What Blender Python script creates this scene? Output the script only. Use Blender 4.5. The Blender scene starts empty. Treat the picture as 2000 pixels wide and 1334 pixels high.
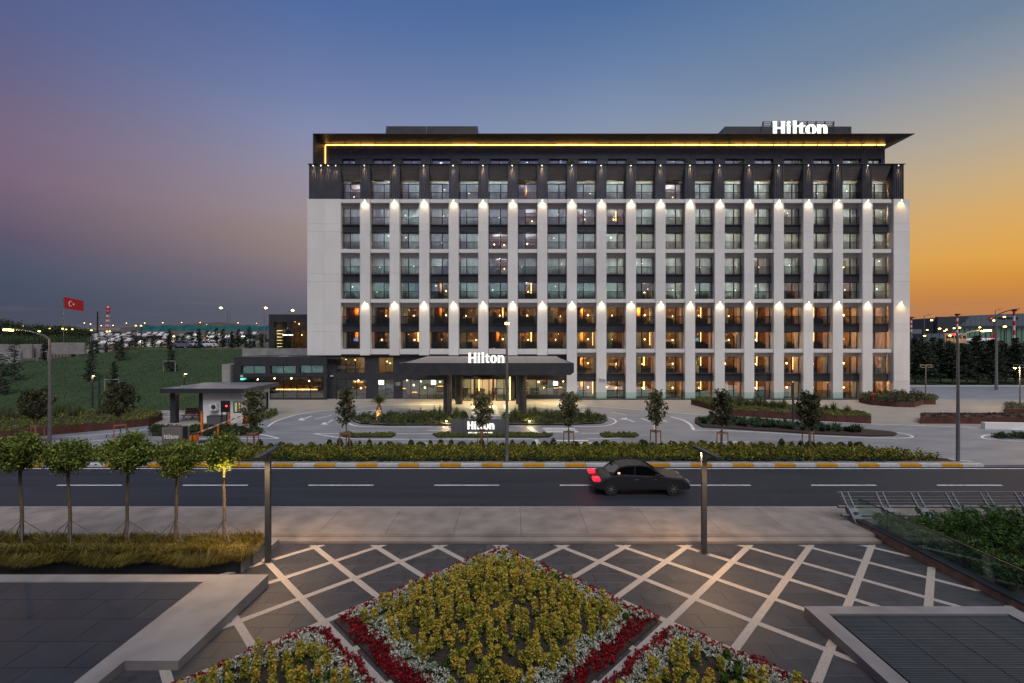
import bpy, math, random
import numpy as np
from mathutils import Vector, geometry

S = bpy.context.scene
C = S.collection
PI = math.pi
R = math.radians
F, H = 900.0, 7.4            # focal length in photo pixels, eye height in metres

# ------------------------------------------------------------------ camera, sky, fill sun, exposure
cd = bpy.data.cameras.new('camera')
cam = bpy.data.objects.new('camera', cd)
C.objects.link(cam)
cam.location = (0, 0, H)
cam.rotation_euler = (R(90), 0, 0)
cd.sensor_width = 36
cd.lens = 36 * F / 2000
cd.clip_start = .1
cd.clip_end = 6000
S.camera = cam
S.view_settings.view_transform = 'Standard'
S.view_settings.look = 'None'
S.view_settings.exposure = 0.06
S.view_settings.gamma = 1
S.view_settings.use_curve_mapping = False
S.render.engine = 'CYCLES'
S.cycles.use_denoising = True
S.cycles.max_bounces = 6
S.cycles.transparent_max_bounces = 24
S.cycles.sample_clamp_indirect = 3
S.cycles.caustics_reflective = False
S.cycles.caustics_refractive = False


def lin(h):
    h = h.lstrip('#')
    o = []
    for i in (0, 2, 4):
        c = int(h[i:i + 2], 16) / 255
        o.append(c / 12.92 if c <= .04045 else ((c + .055) / 1.055) ** 2.4)
    return (o[0], o[1], o[2], 1)


world = bpy.data.worlds.new('World')
S.world = world
world.use_nodes = True
nt = world.node_tree
nt.nodes.clear()
N = nt.nodes.new
L = nt.links.new


def wmath(op, a, b=None, c=None, clamp=False):
    n = N('ShaderNodeMath')
    n.operation = op
    n.use_clamp = clamp
    for i, v in enumerate((a, b, c)):
        if v is None:
            continue
        if isinstance(v, (int, float)):
            n.inputs[i].default_value = v
        else:
            L(v, n.inputs[i])
    return n.outputs[0]


tc = N('ShaderNodeTexCoord')
sep = N('ShaderNodeSeparateXYZ')
L(tc.outputs['Generated'], sep.inputs[0])
X_, Y_, Z_ = sep.outputs
hl = wmath('SQRT', wmath('ADD', wmath('MULTIPLY', X_, X_), wmath('ADD', wmath('MULTIPLY', Y_, Y_), 1e-5)))
SUNAZ = R(66)
ca = wmath('DIVIDE', wmath('ADD', wmath('MULTIPLY', X_, math.sin(SUNAZ)), wmath('MULTIPLY', Y_, math.cos(SUNAZ))), hl)
tt = wmath('MULTIPLY', wmath('SUBTRACT', 1.0, ca), .5)
wn = N('ShaderNodeTexNoise')
wn.inputs['Scale'].default_value = 1.0
mp = N('ShaderNodeMapping')
mp.inputs['Scale'].default_value = (2.2, 2.2, 26)
L(tc.outputs['Generated'], mp.inputs[0])
L(mp.outputs[0], wn.inputs['Vector'])
wn.inputs['Detail'].default_value = 5
zz = wmath('ADD', Z_, wmath('MULTIPLY', wmath('SUBTRACT', wn.outputs[0], .5), .012))


def ramp(stops):
    r = N('ShaderNodeValToRGB')
    e = r.color_ramp.elements
    r.color_ramp.interpolation = 'LINEAR'
    while len(e) < len(stops):
        e.new(.5)
    for el, (p, c) in zip(e, stops):
        el.position = p
        el.color = lin(c)
    L(zz, r.inputs[0])
    return r.outputs[0]


rR = ramp([(0, '#a8745a'), (.046, '#b97d4d'), (.069, '#c58444'), (.0955, '#d2913f'), (.129, '#dca24c'), (.188, '#d4a766'), (.244, '#c4a97f'), (.299, '#b0a493'), (.325, '#a59f97'), (.387, '#8a929d'), (.444, '#6e8299'), (.6, '#50709a'), (1, '#3a5580')])
rC = ramp([(0, '#8a7068'), (.08, '#a07f66'), (.17, '#ae947c'), (.26, '#a89c92'), (.34, '#96989f'), (.428, '#7f90ab'), (.51, '#657da4'), (.586, '#4d6c9b'), (.75, '#3d5a8c'), (1, '#34507c')])
rM = ramp([(0, '#5b5a65'), (.064, '#5f5f6c'), (.112, '#766b76'), (.159, '#8a7a7c'), (.207, '#94847f'), (.252, '#978a90'), (.317, '#918c9e'), (.389, '#8189aa'), (.434, '#7380a7'), (.486, '#6476a2'), (.561, '#506a9e'), (.75, '#3d5587'), (1, '#34487a')])
rL = ramp([(0, '#4a4c5a'), (.047, '#474c5d'), (.082, '#465063'), (.117, '#4f5468'), (.153, '#5d556a'), (.187, '#6b5d70'), (.238, '#78657a'), (.296, '#76677f'), (.332, '#6f6682'), (.377, '#646387'), (.444, '#56608a'), (.7, '#3c4c7c'), (1, '#33446e')])


def wmix(f, a, b):
    m = N('ShaderNodeMixRGB')
    L(f, m.inputs[0])
    L(a, m.inputs[1])
    L(b, m.inputs[2])
    return m.outputs[0]


def sstep(x, a, b):
    m = N('ShaderNodeMapRange')
    m.interpolation_type = 'SMOOTHSTEP'
    L(x, m.inputs[0])
    m.inputs[1].default_value = a
    m.inputs[2].default_value = b
    return m.outputs[0]


def lstep(x, a, b):
    m = N('ShaderNodeMapRange')
    L(x, m.inputs[0])
    m.inputs[1].default_value = a
    m.inputs[2].default_value = b
    return m.outputs[0]


col = wmix(lstep(tt, .5, .70), wmix(lstep(tt, .2, .5), wmix(lstep(tt, .025, .2), rR, rC), rM), rL)
# thin cloud streaks low over the horizon
cl = N('ShaderNodeTexNoise')
mp2 = N('ShaderNodeMapping')
mp2.inputs['Scale'].default_value = (3, 3, 38)
L(tc.outputs['Generated'], mp2.inputs[0])
L(mp2.outputs[0], cl.inputs['Vector'])
cl.inputs['Scale'].default_value = 1.3
cl.inputs['Detail'].default_value = 8
band = wmath('MULTIPLY', sstep(Z_, .0, .03), wmath('SUBTRACT', 1.0, sstep(Z_, .05, .11)))
cf = wmath('MULTIPLY', wmath('MULTIPLY', sstep(cl.outputs[0], .52, .72), band), .35)
cc = N('ShaderNodeRGB')
cc.outputs[0].default_value = lin('#77696c')
col = wmix(cf, col, cc.outputs[0])
bg = N('ShaderNodeBackground')
L(col, bg.inputs[0])
bg.inputs[1].default_value = 1.0
wo = N('ShaderNodeOutputWorld')
L(bg.outputs[0], wo.inputs[0])

sd = bpy.data.lights.new('front_fill', 'SUN')  # soft fill added from behind the camera to brighten the facade
sd.energy = 2.3
sd.angle = R(46)
sd.color = (1.0, .965, .915)
sun = bpy.data.objects.new('front_fill', sd)
sun.rotation_euler = (R(34), 0, R(14))
C.objects.link(sun)


# ------------------------------------------------------------------ materials
def mat(name, col, rough=.6, metal=0, var=.12, scale=3, bump=0, bscale=40, col2=None, spec=.5, emit=None, es=0, island=0, objrand=0, detail=4, stretch=None):
    m = bpy.data.materials.new(name)
    m.use_nodes = True
    t = m.node_tree
    b = t.nodes['Principled BSDF']
    b.inputs['Roughness'].default_value = rough
    b.inputs['Metallic'].default_value = metal
    b.inputs['Specular IOR Level'].default_value = spec
    if emit:
        b.inputs['Base Color'].default_value = (*col, 1)
        b.inputs['Emission Color'].default_value = (*emit, 1)
        b.inputs['Emission Strength'].default_value = es
        return m
    g = t.nodes.new('ShaderNodeNewGeometry')
    vec = g.outputs['Position']
    if stretch:
        mpn = t.nodes.new('ShaderNodeMapping')
        mpn.inputs['Scale'].default_value = stretch
        t.links.new(vec, mpn.inputs[0])
        vec = mpn.outputs[0]
    n = t.nodes.new('ShaderNodeTexNoise')
    n.inputs['Scale'].default_value = scale
    n.inputs['Detail'].default_value = detail
    t.links.new(vec, n.inputs['Vector'])
    mx = t.nodes.new('ShaderNodeMixRGB')
    c2 = col2 or tuple(min(1, c * (1 + var)) for c in col)
    c1 = col if col2 else tuple(c * (1 - var) for c in col)
    mx.inputs[1].default_value = (*c1, 1)
    mx.inputs[2].default_value = (*c2, 1)
    mr = t.nodes.new('ShaderNodeMapRange')
    mr.inputs[1].default_value = .32
    mr.inputs[2].default_value = .68
    t.links.new(n.outputs[0], mr.inputs[0])
    t.links.new(mr.outputs[0], mx.inputs[0])
    out = mx.outputs[0]
    if island or objrand:
        hs = t.nodes.new('ShaderNodeHueSaturation')
        mr2 = t.nodes.new('ShaderNodeMapRange')
        a = island or objrand
        mr2.inputs[3].default_value = 1 - a
        mr2.inputs[4].default_value = 1 + a
        if island:
            src = g.outputs['Random Per Island']
        else:
            oi = t.nodes.new('ShaderNodeObjectInfo')
            src = oi.outputs['Random']
        t.links.new(src, mr2.inputs[0])
        t.links.new(mr2.outputs[0], hs.inputs['Value'])
        t.links.new(out, hs.inputs['Color'])
        out = hs.outputs[0]
    t.links.new(out, b.inputs['Base Color'])
    rr = t.nodes.new('ShaderNodeMapRange')
    rr.inputs[3].default_value = max(.02, rough - .08)
    rr.inputs[4].default_value = min(1, rough + .08)
    t.links.new(n.outputs[0], rr.inputs[0])
    t.links.new(rr.outputs[0], b.inputs['Roughness'])
    if bump:
        n2 = t.nodes.new('ShaderNodeTexNoise')
        n2.inputs['Scale'].default_value = bscale
        n2.inputs['Detail'].default_value = 3
        t.links.new(vec, n2.inputs['Vector'])
        bp = t.nodes.new('ShaderNodeBump')
        bp.inputs['Strength'].default_value = bump
        bp.inputs['Distance'].default_value = .01
        t.links.new(n2.outputs[0], bp.inputs['Height'])
        t.links.new(bp.outputs[0], b.inputs['Normal'])
    return m


def leafmat(name, cols, trans=.25, rough=.55):
    m = bpy.data.materials.new(name)
    m.use_nodes = True
    t = m.node_tree
    b = t.nodes['Principled BSDF']
    b.inputs['Roughness'].default_value = rough
    b.inputs['Specular IOR Level'].default_value = .3
    g = t.nodes.new('ShaderNodeNewGeometry')
    n = t.nodes.new('ShaderNodeTexNoise')
    n.inputs['Scale'].default_value = 1.7
    t.links.new(g.outputs['Position'], n.inputs['Vector'])
    ad = t.nodes.new('ShaderNodeMath')
    ad.operation = 'MULTIPLY_ADD'
    t.links.new(n.outputs[0], ad.inputs[0])
    ad.inputs[1].default_value = .9
    sb = t.nodes.new('ShaderNodeMath')
    sb.operation = 'MULTIPLY_ADD'
    t.links.new(g.outputs['Random Per Island'], sb.inputs[0])
    sb.inputs[1].default_value = .9
    sb.inputs[2].default_value = -.4
    t.links.new(sb.outputs[0], ad.inputs[2])
    r = t.nodes.new('ShaderNodeValToRGB')
    e = r.color_ramp.elements
    while len(e) < len(cols):
        e.new(.5)
    for i, (el, c) in enumerate(zip(e, cols)):
        el.position = i / (len(cols) - 1)
        el.color = (*c, 1)
    t.links.new(ad.outputs[0], r.inputs[0])
    t.links.new(r.outputs[0], b.inputs['Base Color'])
    tr = t.nodes.new('ShaderNodeBsdfTranslucent')
    t.links.new(r.outputs[0], tr.inputs[0])
    mx = t.nodes.new('ShaderNodeMixShader')
    mx.inputs[0].default_value = trans
    o = t.nodes['Material Output']
    t.links.new(b.outputs[0], mx.inputs[1])
    t.links.new(tr.outputs[0], mx.inputs[2])
    t.links.new(mx.outputs[0], o.inputs[0])
    return m


def glassmat(name, tint, refl=.35, rough=.01, wav=.0, graze=.6):
    m = bpy.data.materials.new(name)
    m.use_nodes = True
    t = m.node_tree
    t.nodes.remove(t.nodes['Principled BSDF'])
    gl = t.nodes.new('ShaderNodeBsdfGlossy')
    gl.inputs['Roughness'].default_value = rough
    gl.inputs['Color'].default_value = (.93, .98, 1, 1)
    tr = t.nodes.new('ShaderNodeBsdfTransparent')
    tr.inputs[0].default_value = (*tint, 1)
    mx = t.nodes.new('ShaderNodeMixShader')
    fr = t.nodes.new('ShaderNodeLayerWeight')
    fr.inputs[0].default_value = .25
    ma = t.nodes.new('ShaderNodeMath')
    ma.operation = 'MULTIPLY_ADD'
    ma.use_clamp = True
    ma.inputs[1].default_value = graze
    ma.inputs[2].default_value = refl
    t.links.new(fr.outputs['Fresnel'], ma.inputs[0])
    t.links.new(ma.outputs[0], mx.inputs[0])
    t.links.new(tr.outputs[0], mx.inputs[1])
    t.links.new(gl.outputs[0], mx.inputs[2])
    t.links.new(mx.outputs[0], t.nodes['Material Output'].inputs[0])
    if wav:
        g = t.nodes.new('ShaderNodeNewGeometry')
        n = t.nodes.new('ShaderNodeTexNoise')
        n.inputs['Scale'].default_value = .7
        t.links.new(g.outputs['Position'], n.inputs['Vector'])
        bp = t.nodes.new('ShaderNodeBump')
        bp.inputs['Strength'].default_value = wav
        bp.inputs['Distance'].default_value = .05
        t.links.new(n.outputs[0], bp.inputs['Height'])
        t.links.new(bp.outputs[0], gl.inputs['Normal'])
    return m


M = dict(
    white=mat('white_render', (.70, .69, .68), .75, var=.05, scale=.6, bump=.15, bscale=60, objrand=.03, stretch=(1, 1, .35)),
    lintel=mat('pale_slab', (.66, .65, .64), .7, var=.05, scale=1),
    dark=mat('dark_cladding', (.045, .047, .056), .42, .2, var=.15, scale=1.2),
    darkrib=mat('dark_ribbed_metal', (.075, .08, .098), .38, .35, var=.15, scale=1),
    hood=mat('hood_panel', (.22, .20, .19), .5, .1, var=.08, scale=1, objrand=.06),
    frame=mat('window_frame', (.018, .019, .022), .4, .3),
    black=mat('black_plastic', (.012, .012, .014), .5),
    room=mat('room_plaster', (.34, .22, .13), .8, var=.05),
    roomwood=mat('room_wood', (.24, .10, .035), .5, var=.3, scale=2, stretch=(8, 8, .6)),
    roomred=mat('room_red_panel', (.30, .035, .02), .6),
    roomorange=mat('room_orange_panel', (.62, .27, .05), .6),
    bed=mat('bed_cloth', (.07, .09, .1), .8),
    linen=mat('bed_linen', (.5, .47, .42), .8),
    carpet=mat('carpet', (.10, .08, .07), .9),
    curtain=mat('sheer_curtain', (.52, .64, .62), .8, var=.25, scale=1, stretch=(16, 1, .2)),
    road=mat('road_asphalt', (.016, .020, .029), .62, var=.34, scale=1.0, bump=.5, bscale=180, stretch=(.10, 1.6, 1), detail=7),
    drive=mat('driveway_asphalt', (.215, .222, .24), .55, var=.2, scale=.9, bump=.35, bscale=120, detail=8, stretch=(.35, 1, 1)),
    apron=mat('concrete_apron', (.30, .27, .24), .6, var=.12, scale=.7, bump=.2, bscale=80, detail=7),
    walk=mat('sidewalk_concrete', (.235, .20, .18), .7, var=.24, scale=1.1, bump=.3, bscale=90, detail=8, objrand=.05),
    paver=mat('plaza_basalt', (.048, .047, .051), .5, var=.25, scale=2.5, bump=.3, bscale=70, objrand=.12, detail=8),
    slabtile=mat('slab_tile', (.032, .035, .043), .5, var=.18, scale=2, bump=.3, bscale=60, objrand=.10, detail=8),
    concrete=mat('pale_concrete', (.24, .225, .225), .7, var=.16, scale=1.3, bump=.2, bscale=60, detail=7),
    stone=mat('grey_stone', (.26, .25, .25), .8, var=.25, scale=.9, bump=.3, bscale=20, detail=7),
    planterdark=mat('dark_planter', (.022, .024, .03), .45, var=.2, scale=3),
    kerbw=mat('kerb_white', (.50, .50, .52), .6, var=.14, scale=6, objrand=.08, detail=8),
    kerby=mat('kerb_yellow', (.56, .26, .012), .55, var=.16, scale=6, objrand=.08, detail=8),
    kerbc=mat('kerb_concrete', (.24, .245, .255), .7, var=.15, scale=4),
    paint=mat('road_paint', (.72, .72, .72), .6, var=.22, scale=5, detail=9),
    corten=mat('corten_steel', (.075, .023, .016), .75, var=.35, scale=2.5, stretch=(1, 1, .4), detail=8, bump=.2, objrand=.15),
    soil=mat('soil', (.035, .022, .018), .95, var=.4, scale=9, bump=.8, bscale=40),
    lawn=mat('lawn_grass', (.018, .038, .009), .9, scale=.35, col2=(.032, .060, .013), bump=1, bscale=60, detail=9),
    terrain=mat('far_terrain', (.045, .04, .035), .95, scale=.02, col2=(.10, .075, .05), detail=9),
    ground=mat('ground_base', (.07, .07, .075), .9, var=.2, scale=.05),
    wood=mat('stake_wood', (.30, .13, .075), .75, var=.3, scale=6, stretch=(6, 6, 1)),
    bench=mat('bench_wood', (.17, .055, .025), .55, var=.3, scale=5),
    bark=mat('bark', (.13, .10, .075), .9, var=.35, scale=12, bump=.6, bscale=50),
    palmbark=mat('palm_bark', (.30, .21, .13), .9, var=.3, scale=14, bump=.8, bscale=30),
    pole=mat('galvanised_pole', (.22, .225, .24), .42, .6, var=.1, scale=4),
    polegrey=mat('painted_grey_pole', (.055, .06, .07), .45, .3),
    steel=mat('bridge_steel', (.16, .165, .18), .5, .4, var=.15, scale=5),
    orange=mat('orange_paint', (.72, .19, .01), .45),
    red=mat('red_paint', (.55, .02, .015), .5),
    pinkred=mat('barrier_red', (.70, .14, .09), .5),
    whitep=mat('white_paint', (.7, .7, .7), .5),
    signgrey=mat('sign_grey', (.13, .135, .15), .42, .3, var=.08, scale=1),
    pylon=mat('pylon_taupe', (.235, .205, .19), .45, .3, var=.06),
    flagred=mat('flag_red', (.36, .006, .01), .7, var=.1),
    wallgh=mat('gatehouse_render', (.80, .80, .80), .7, var=.06, scale=1.2),
    car=mat('dark_car_paint', (.010, .012, .017), .36, .0, spec=.5),
    carw=mat('white_car_paint', (.5, .5, .52), .3),
    cars=mat('silver_car_paint', (.2, .21, .23), .3, .4),
    rubber=mat('tyre_rubber', (.012, .012, .012), .9),
    alu=mat('alloy', (.35, .35, .36), .35, .8),
    cyan=mat('site_hoarding', (.015, .13, .15), .7, var=.3, scale=.4),
    hangar=mat('hangar_sheet', (.10, .125, .155), .6, var=.12, scale=.15, stretch=(1, 1, .2)),
    hangarglass=mat('hangar_glass_wall', (.06, .13, .10), .25, var=.3, scale=.1, emit=(.10, .19, .12), es=.28),
    grille=mat('slab_grille', (.075, .085, .1), .45, .3),
    rail=mat('handrail_dark', (.03, .02, .018), .4, .5),
    parapet=mat('parapet_stone', (.30, .19, .13), .8, var=.3, scale=3, detail=8),
    turf=mat('pot_green', (.03, .07, .02), .9),
    tile=mat('blue_box', (.03, .04, .055), .5),
)


def emitmat(name, col, s):
    return mat(name, col, .5, emit=col, es=s)


M.update(
    led=emitmat('warm_led', (1, .50, .10), 10),
    ledr=emitmat('room_led', (1, .60, .20), 5),
    bulb=emitmat('warm_bulb', (1, .62, .26), 22),
    bulbw=emitmat('white_bulb', (1, .9, .75), 9),
    spotlens=emitmat('spot_lens', (1, .86, .55), 16),
    sign=emitmat('sign_white', (1, .98, .9), 1.25),
    signdim=emitmat('sign_white_soft', (.9, .95, 1), 1.1),
    sodium=emitmat('sodium_lamp', (1, .60, .10), 30),
    sodiumfar=emitmat('sodium_lamp_far', (1, .62, .14), 9),
    greenl=emitmat('green_light', (.1, 1, .55), 3),
    redl=emitmat('tail_light', (1, .015, .04), 1.5),
    redled=emitmat('red_led', (1, .03, .03), 4),
    tv=emitmat('tv_screen', (.25, .45, .8), 1.0),
    lit=emitmat('lit_blind', (1, .78, .36), .75),
    floodw=emitmat('flood_white', (.95, 1, .9), 6),
)
M['glass'] = glassmat('window_glass', (.92, .96, .96), .34, .012, .08)
M['curtain'] = leafmat('sheer_curtain', [(.34, .44, .44), (.52, .64, .63), (.62, .72, .70)], .5, .8)
M['lobbyglass'] = glassmat('lobby_glass', (.75, .84, .86), .16, .015, .2)
M['railglass'] = glassmat('rail_glass', (.84, .93, .90), .025, .02, 0, .16)
M['carglass'] = glassmat('car_glass', (.08, .09, .1), .12)
M['leaf_round'] = leafmat('leaf_round', [(.045, .075, .014), (.15, .20, .036), (.36, .37, .08)])
M['leaf_mag'] = leafmat('leaf_magnolia', [(.024, .04, .018), (.07, .10, .04), (.16, .17, .08), (.26, .15, .08)])
M['leaf_mag2'] = leafmat('leaf_magnolia_dark', [(.02, .03, .016), (.055, .07, .03), (.15, .10, .05)])
M['leaf_pine'] = leafmat('leaf_pine', [(.012, .022, .014), (.028, .044, .026), (.05, .056, .034)], .1)
M['leaf_hedge'] = leafmat('leaf_hedge', [(.025, .045, .01), (.12, .135, .02), (.44, .36, .045)])
M['leaf_dark'] = leafmat('leaf_dark', [(.014, .026, .012), (.045, .07, .026), (.08, .11, .04)])
M['leaf_red'] = leafmat('leaf_redbrown', [(.02, .018, .018), (.05, .03, .028), (.13, .065, .05)])
M['leaf_spike'] = leafmat('leaf_spiky', [(.04, .06, .028), (.10, .125, .055), (.19, .19, .09)])
M['leaf_strap'] = leafmat('leaf_strap', [(.018, .042, .02), (.045, .085, .042), (.09, .13, .07)])
M['leaf_jun'] = leafmat('leaf_juniper', [(.010, .03, .010), (.045, .095, .02), (.10, .18, .035)])
M['leaf_grass'] = leafmat('leaf_drygrass', [(.05, .045, .012), (.17, .14, .028), (.33, .26, .06)])
M['leaf_yellow'] = leafmat('leaf_yellow', [(.10, .15, .02), (.36, .36, .05), (.62, .48, .08), (.85, .50, .09)])
M['leaf_under'] = leafmat('leaf_under', [(.03, .06, .01), (.07, .13, .02), (.12, .2, .03)])
M['fl_white'] = leafmat('flower_white', [(.18, .22, .12), (.58, .60, .50), (.80, .80, .72)])
M['fl_red'] = leafmat('flower_red', [(.05, .006, .006), (.28, .008, .016), (.45, .01, .02)])
M['leaf_lime'] = leafmat('leaf_lime', [(.04, .06, .012), (.13, .16, .03), (.27, .27, .06)])

ORG = {}


# ------------------------------------------------------------------ helpers
class MB:
    def __init__(s):
        s.v, s.f, s.m, s.mats = [], [], [], []

    def mi(s, mt):
        if mt is None:
            return 0
        if mt not in s.mats:
            s.mats.append(mt)
        return s.mats.index(mt)

    def poly(s, pts, mt=None):
        k = len(s.v)
        s.v += [tuple(p) for p in pts]
        s.f.append(tuple(range(k, k + len(pts))))
        s.m.append(s.mi(mt))

    def box(s, x0, x1, y0, y1, z0, z1, mt=None):
        k = len(s.v)
        s.v += [(x0, y0, z0), (x1, y0, z0), (x1, y1, z0), (x0, y1, z0), (x0, y0, z1), (x1, y0, z1), (x1, y1, z1), (x0, y1, z1)]
        i = s.mi(mt)
        for q in ((3, 2, 1, 0), (4, 5, 6, 7), (0, 1, 5, 4), (1, 2, 6, 5), (2, 3, 7, 6), (3, 0, 4, 7)):
            s.f.append(tuple(k + a for a in q))
            s.m.append(i)
        return s

    def beam(s, p, q, w, h=None, mt=None, up=(0, 0, 1)):
        p, q = Vector(p), Vector(q)
        h = h or w
        d = (q - p).normalized()
        a = d.cross(Vector(up))
        if a.length < 1e-4:
            a = Vector((1, 0, 0))
        a.normalize()
        b = a.cross(d).normalized()
        k = len(s.v)
        for c in (p, q):
            for i, j in ((-1, -1), (1, -1), (1, 1), (-1, 1)):
                s.v.append(tuple(c + a * i * w / 2 + b * j * h / 2))
        i = s.mi(mt)
        for f in ((0, 1, 2, 3), (7, 6, 5, 4), (0, 4, 5, 1), (1, 5, 6, 2), (2, 6, 7, 3), (3, 7, 4, 0)):
            s.f.append(tuple(k + a_ for a_ in f))
            s.m.append(i)
        return s

    def tube(s, p, q, r0, r1=None, n=8, mt=None, caps=True):
        p, q = Vector(p), Vector(q)
        r1 = r0 if r1 is None else r1
        d = (q - p).normalized()
        a = d.cross(Vector((0, 0, 1)))
        if a.length < 1e-3:
            a = Vector((1, 0, 0))
        a.normalize()
        b = a.cross(d).normalized()
        k = len(s.v)
        i = s.mi(mt)
        for c, r in ((p, r0), (q, r1)):
            for j in range(n):
                t = 2 * PI * j / n
                s.v.append(tuple(c + a * math.cos(t) * r + b * math.sin(t) * r))
        for j in range(n):
            s.f.append((k + j, k + (j + 1) % n, k + n + (j + 1) % n, k + n + j))
            s.m.append(i)
        if caps:
            s.f.append(tuple(k + j for j in range(n))[::-1])
            s.f.append(tuple(k + n + j for j in range(n)))
            s.m += [i, i]
        return s

    def path(s, pts, rs, n=8, mt=None):
        for a in range(len(pts) - 1):
            s.tube(pts[a], pts[a + 1], rs[a], rs[a + 1], n, mt)
        return s

    def ball(s, c, r, mt=None, n=8, sz=1):
        k = len(s.v)
        i = s.mi(mt)
        h = n // 2
        for a in range(1, h):
            th = PI * a / h
            for b in range(n):
                ph = 2 * PI * b / n
                s.v.append((c[0] + r * math.sin(th) * math.cos(ph), c[1] + r * math.sin(th) * math.sin(ph), c[2] + r * sz * math.cos(th)))
        t = len(s.v)
        s.v += [(c[0], c[1], c[2] + r * sz), (c[0], c[1], c[2] - r * sz)]
        for a in range(h - 2):
            for b in range(n):
                s.f.append((k + a * n + b, k + (a + 1) * n + b, k + (a + 1) * n + (b + 1) % n, k + a * n + (b + 1) % n))
                s.m.append(i)
        for b in range(n):
            s.f.append((t, k + b, k + (b + 1) % n))
            s.f.append((t + 1, k + (h - 2) * n + (b + 1) % n, k + (h - 2) * n + b))
            s.m += [i, i]
        return s

    def prism(s, pts, a0, a1, axis='z', mt=None):
        """outline pts (2D, simple polygon) extruded between a0 and a1 along axis"""
        n = len(pts)

        def P(p, a):
            return (p[0], p[1], a) if axis == 'z' else ((p[0], a, p[1]) if axis == 'y' else (a, p[0], p[1]))
        i = s.mi(mt)
        k = len(s.v)
        s.v += [P(p, a0) for p in pts] + [P(p, a1) for p in pts]
        for j in range(n):
            s.f.append((k + j, k + (j + 1) % n, k + n + (j + 1) % n, k + n + j))
            s.m.append(i)
        for tri in geometry.tessellate_polygon([[Vector((p[0], p[1], 0)) for p in pts]]):
            s.f.append((k + tri[2], k + tri[1], k + tri[0]))
            s.f.append((k + n + tri[0], k + n + tri[1], k + n + tri[2]))
            s.m += [i, i]
        return s

    def flat(s, pts, z=0, mt=None):
        k = len(s.v)
        i = s.mi(mt)
        s.v += [(p[0], p[1], z) for p in pts]
        for a, b, c in geometry.tessellate_polygon([[Vector((p[0], p[1], 0)) for p in pts]]):
            p, q, r = pts[a], pts[b], pts[c]
            if (q[0] - p[0]) * (r[1] - p[1]) - (q[1] - p[1]) * (r[0] - p[0]) < 0:
                b, c = c, b
            s.f.append((k + a, k + b, k + c))
            s.m.append(i)
        return s

    def stroke(s, pts, w, z, mt=None):
        n = len(pts)
        k = len(s.v)
        i = s.mi(mt)
        for j in range(n):
            a = Vector(pts[max(0, j - 1)][:2])
            b = Vector(pts[min(n - 1, j + 1)][:2])
            d = (b - a).normalized()
            nx, ny = -d.y * w / 2, d.x * w / 2
            s.v += [(pts[j][0] + nx, pts[j][1] + ny, z), (pts[j][0] - nx, pts[j][1] - ny, z)]
        for j in range(n - 1):
            s.f.append((k + 2 * j, k + 2 * j + 1, k + 2 * j + 3, k + 2 * j + 2))
            s.m.append(i)
        return s

    def mesh(s, name, mt=None):
        me = bpy.data.meshes.new(name)
        me.from_pydata(s.v, [], s.f)
        if s.mats:
            for x in s.mats:
                me.materials.append(M[x])
            me.polygons.foreach_set('material_index', s.m)
        elif mt:
            me.materials.append(M[mt])
        me.update()
        return me


def leafmesh(name, P, size, mt, rng, dirs=None, aspect=1.8, up=0.0):
    """P (n,3) leaf centres; every leaf is one four-sided blade with its own turn"""
    P = np.asarray(P, float)
    n = len(P)
    a = rng.normal(size=(n, 3))
    a[:, 2] += up
    if dirs is not None:
        a = a * .5 + dirs
    a /= np.linalg.norm(a, axis=1)[:, None] + 1e-9
    b = np.cross(a, rng.normal(size=(n, 3)))
    b /= np.linalg.norm(b, axis=1)[:, None] + 1e-9
    sz = (np.asarray(size) * (.65 + .7 * rng.random(n)))[:, None]
    V = np.stack([P - a * sz * aspect / 2, P + b * sz / 2, P + a * sz * aspect / 2, P - b * sz / 2], 1).reshape(-1, 3)
    return quadmesh(name, V, mt)


def quadmesh(name, V, mt):
    n = len(V) // 4
    me = bpy.data.meshes.new(name)
    me.vertices.add(4 * n)
    me.vertices.foreach_set('co', V.astype(np.float32).ravel())
    me.loops.add(4 * n)
    me.loops.foreach_set('vertex_index', np.arange(4 * n, dtype=np.int32))
    me.polygons.add(n)
    me.polygons.foreach_set('loop_start', np.arange(0, 4 * n, 4, dtype=np.int32))
    me.update(calc_edges=True)
    me.materials.append(M[mt])
    return me


def blades(name, base, tip, width, mt, rng, droop=.0, seg=3):
    """curved tapering blades from base to tip; droop pulls the tip down"""
    base, tip = np.asarray(base, float), np.asarray(tip, float)
    n = len(base)
    d = tip - base
    side = np.cross(d, np.array([0, 0, 1.0]) + rng.normal(size=(n, 3)) * .4)
    side /= np.linalg.norm(side, axis=1)[:, None] + 1e-9
    w = (np.asarray(width) * np.ones(n))[:, None]
    quads = []

    def pt(t):
        p = base + d * t
        p[:, 2] -= droop * t * t
        if droop:
            p[:, 2] += droop * .5 * t
        return p
    me_v = []
    for k in range(seg + 1):
        t = k / seg
        ww = w * (1 - t) ** .7 * .5 + w * .04
        p = pt(t)
        me_v.append(p - side * ww)
        me_v.append(p + side * ww)
    V = np.stack(me_v, 1)
    m = 2 * (seg + 1)
    me = bpy.data.meshes.new(name)
    me.vertices.add(n * m)
    me.vertices.foreach_set('co', V.astype(np.float32).ravel())
    idx = []
    for k in range(seg):
        idx.append([2 * k, 2 * k + 1, 2 * k + 3, 2 * k + 2])
    idx = np.array(idx)[None] + (np.arange(n) * m)[:, None, None]
    idx = idx.reshape(-1, 4)
    me.loops.add(idx.size)
    me.loops.foreach_set('vertex_index', idx.ravel().astype(np.int32))
    me.polygons.add(len(idx))
    me.polygons.foreach_set('loop_start', np.arange(0, idx.size, 4, dtype=np.int32))
    me.update(calc_edges=True)
    me.materials.append(M[mt])
    return me


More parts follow.
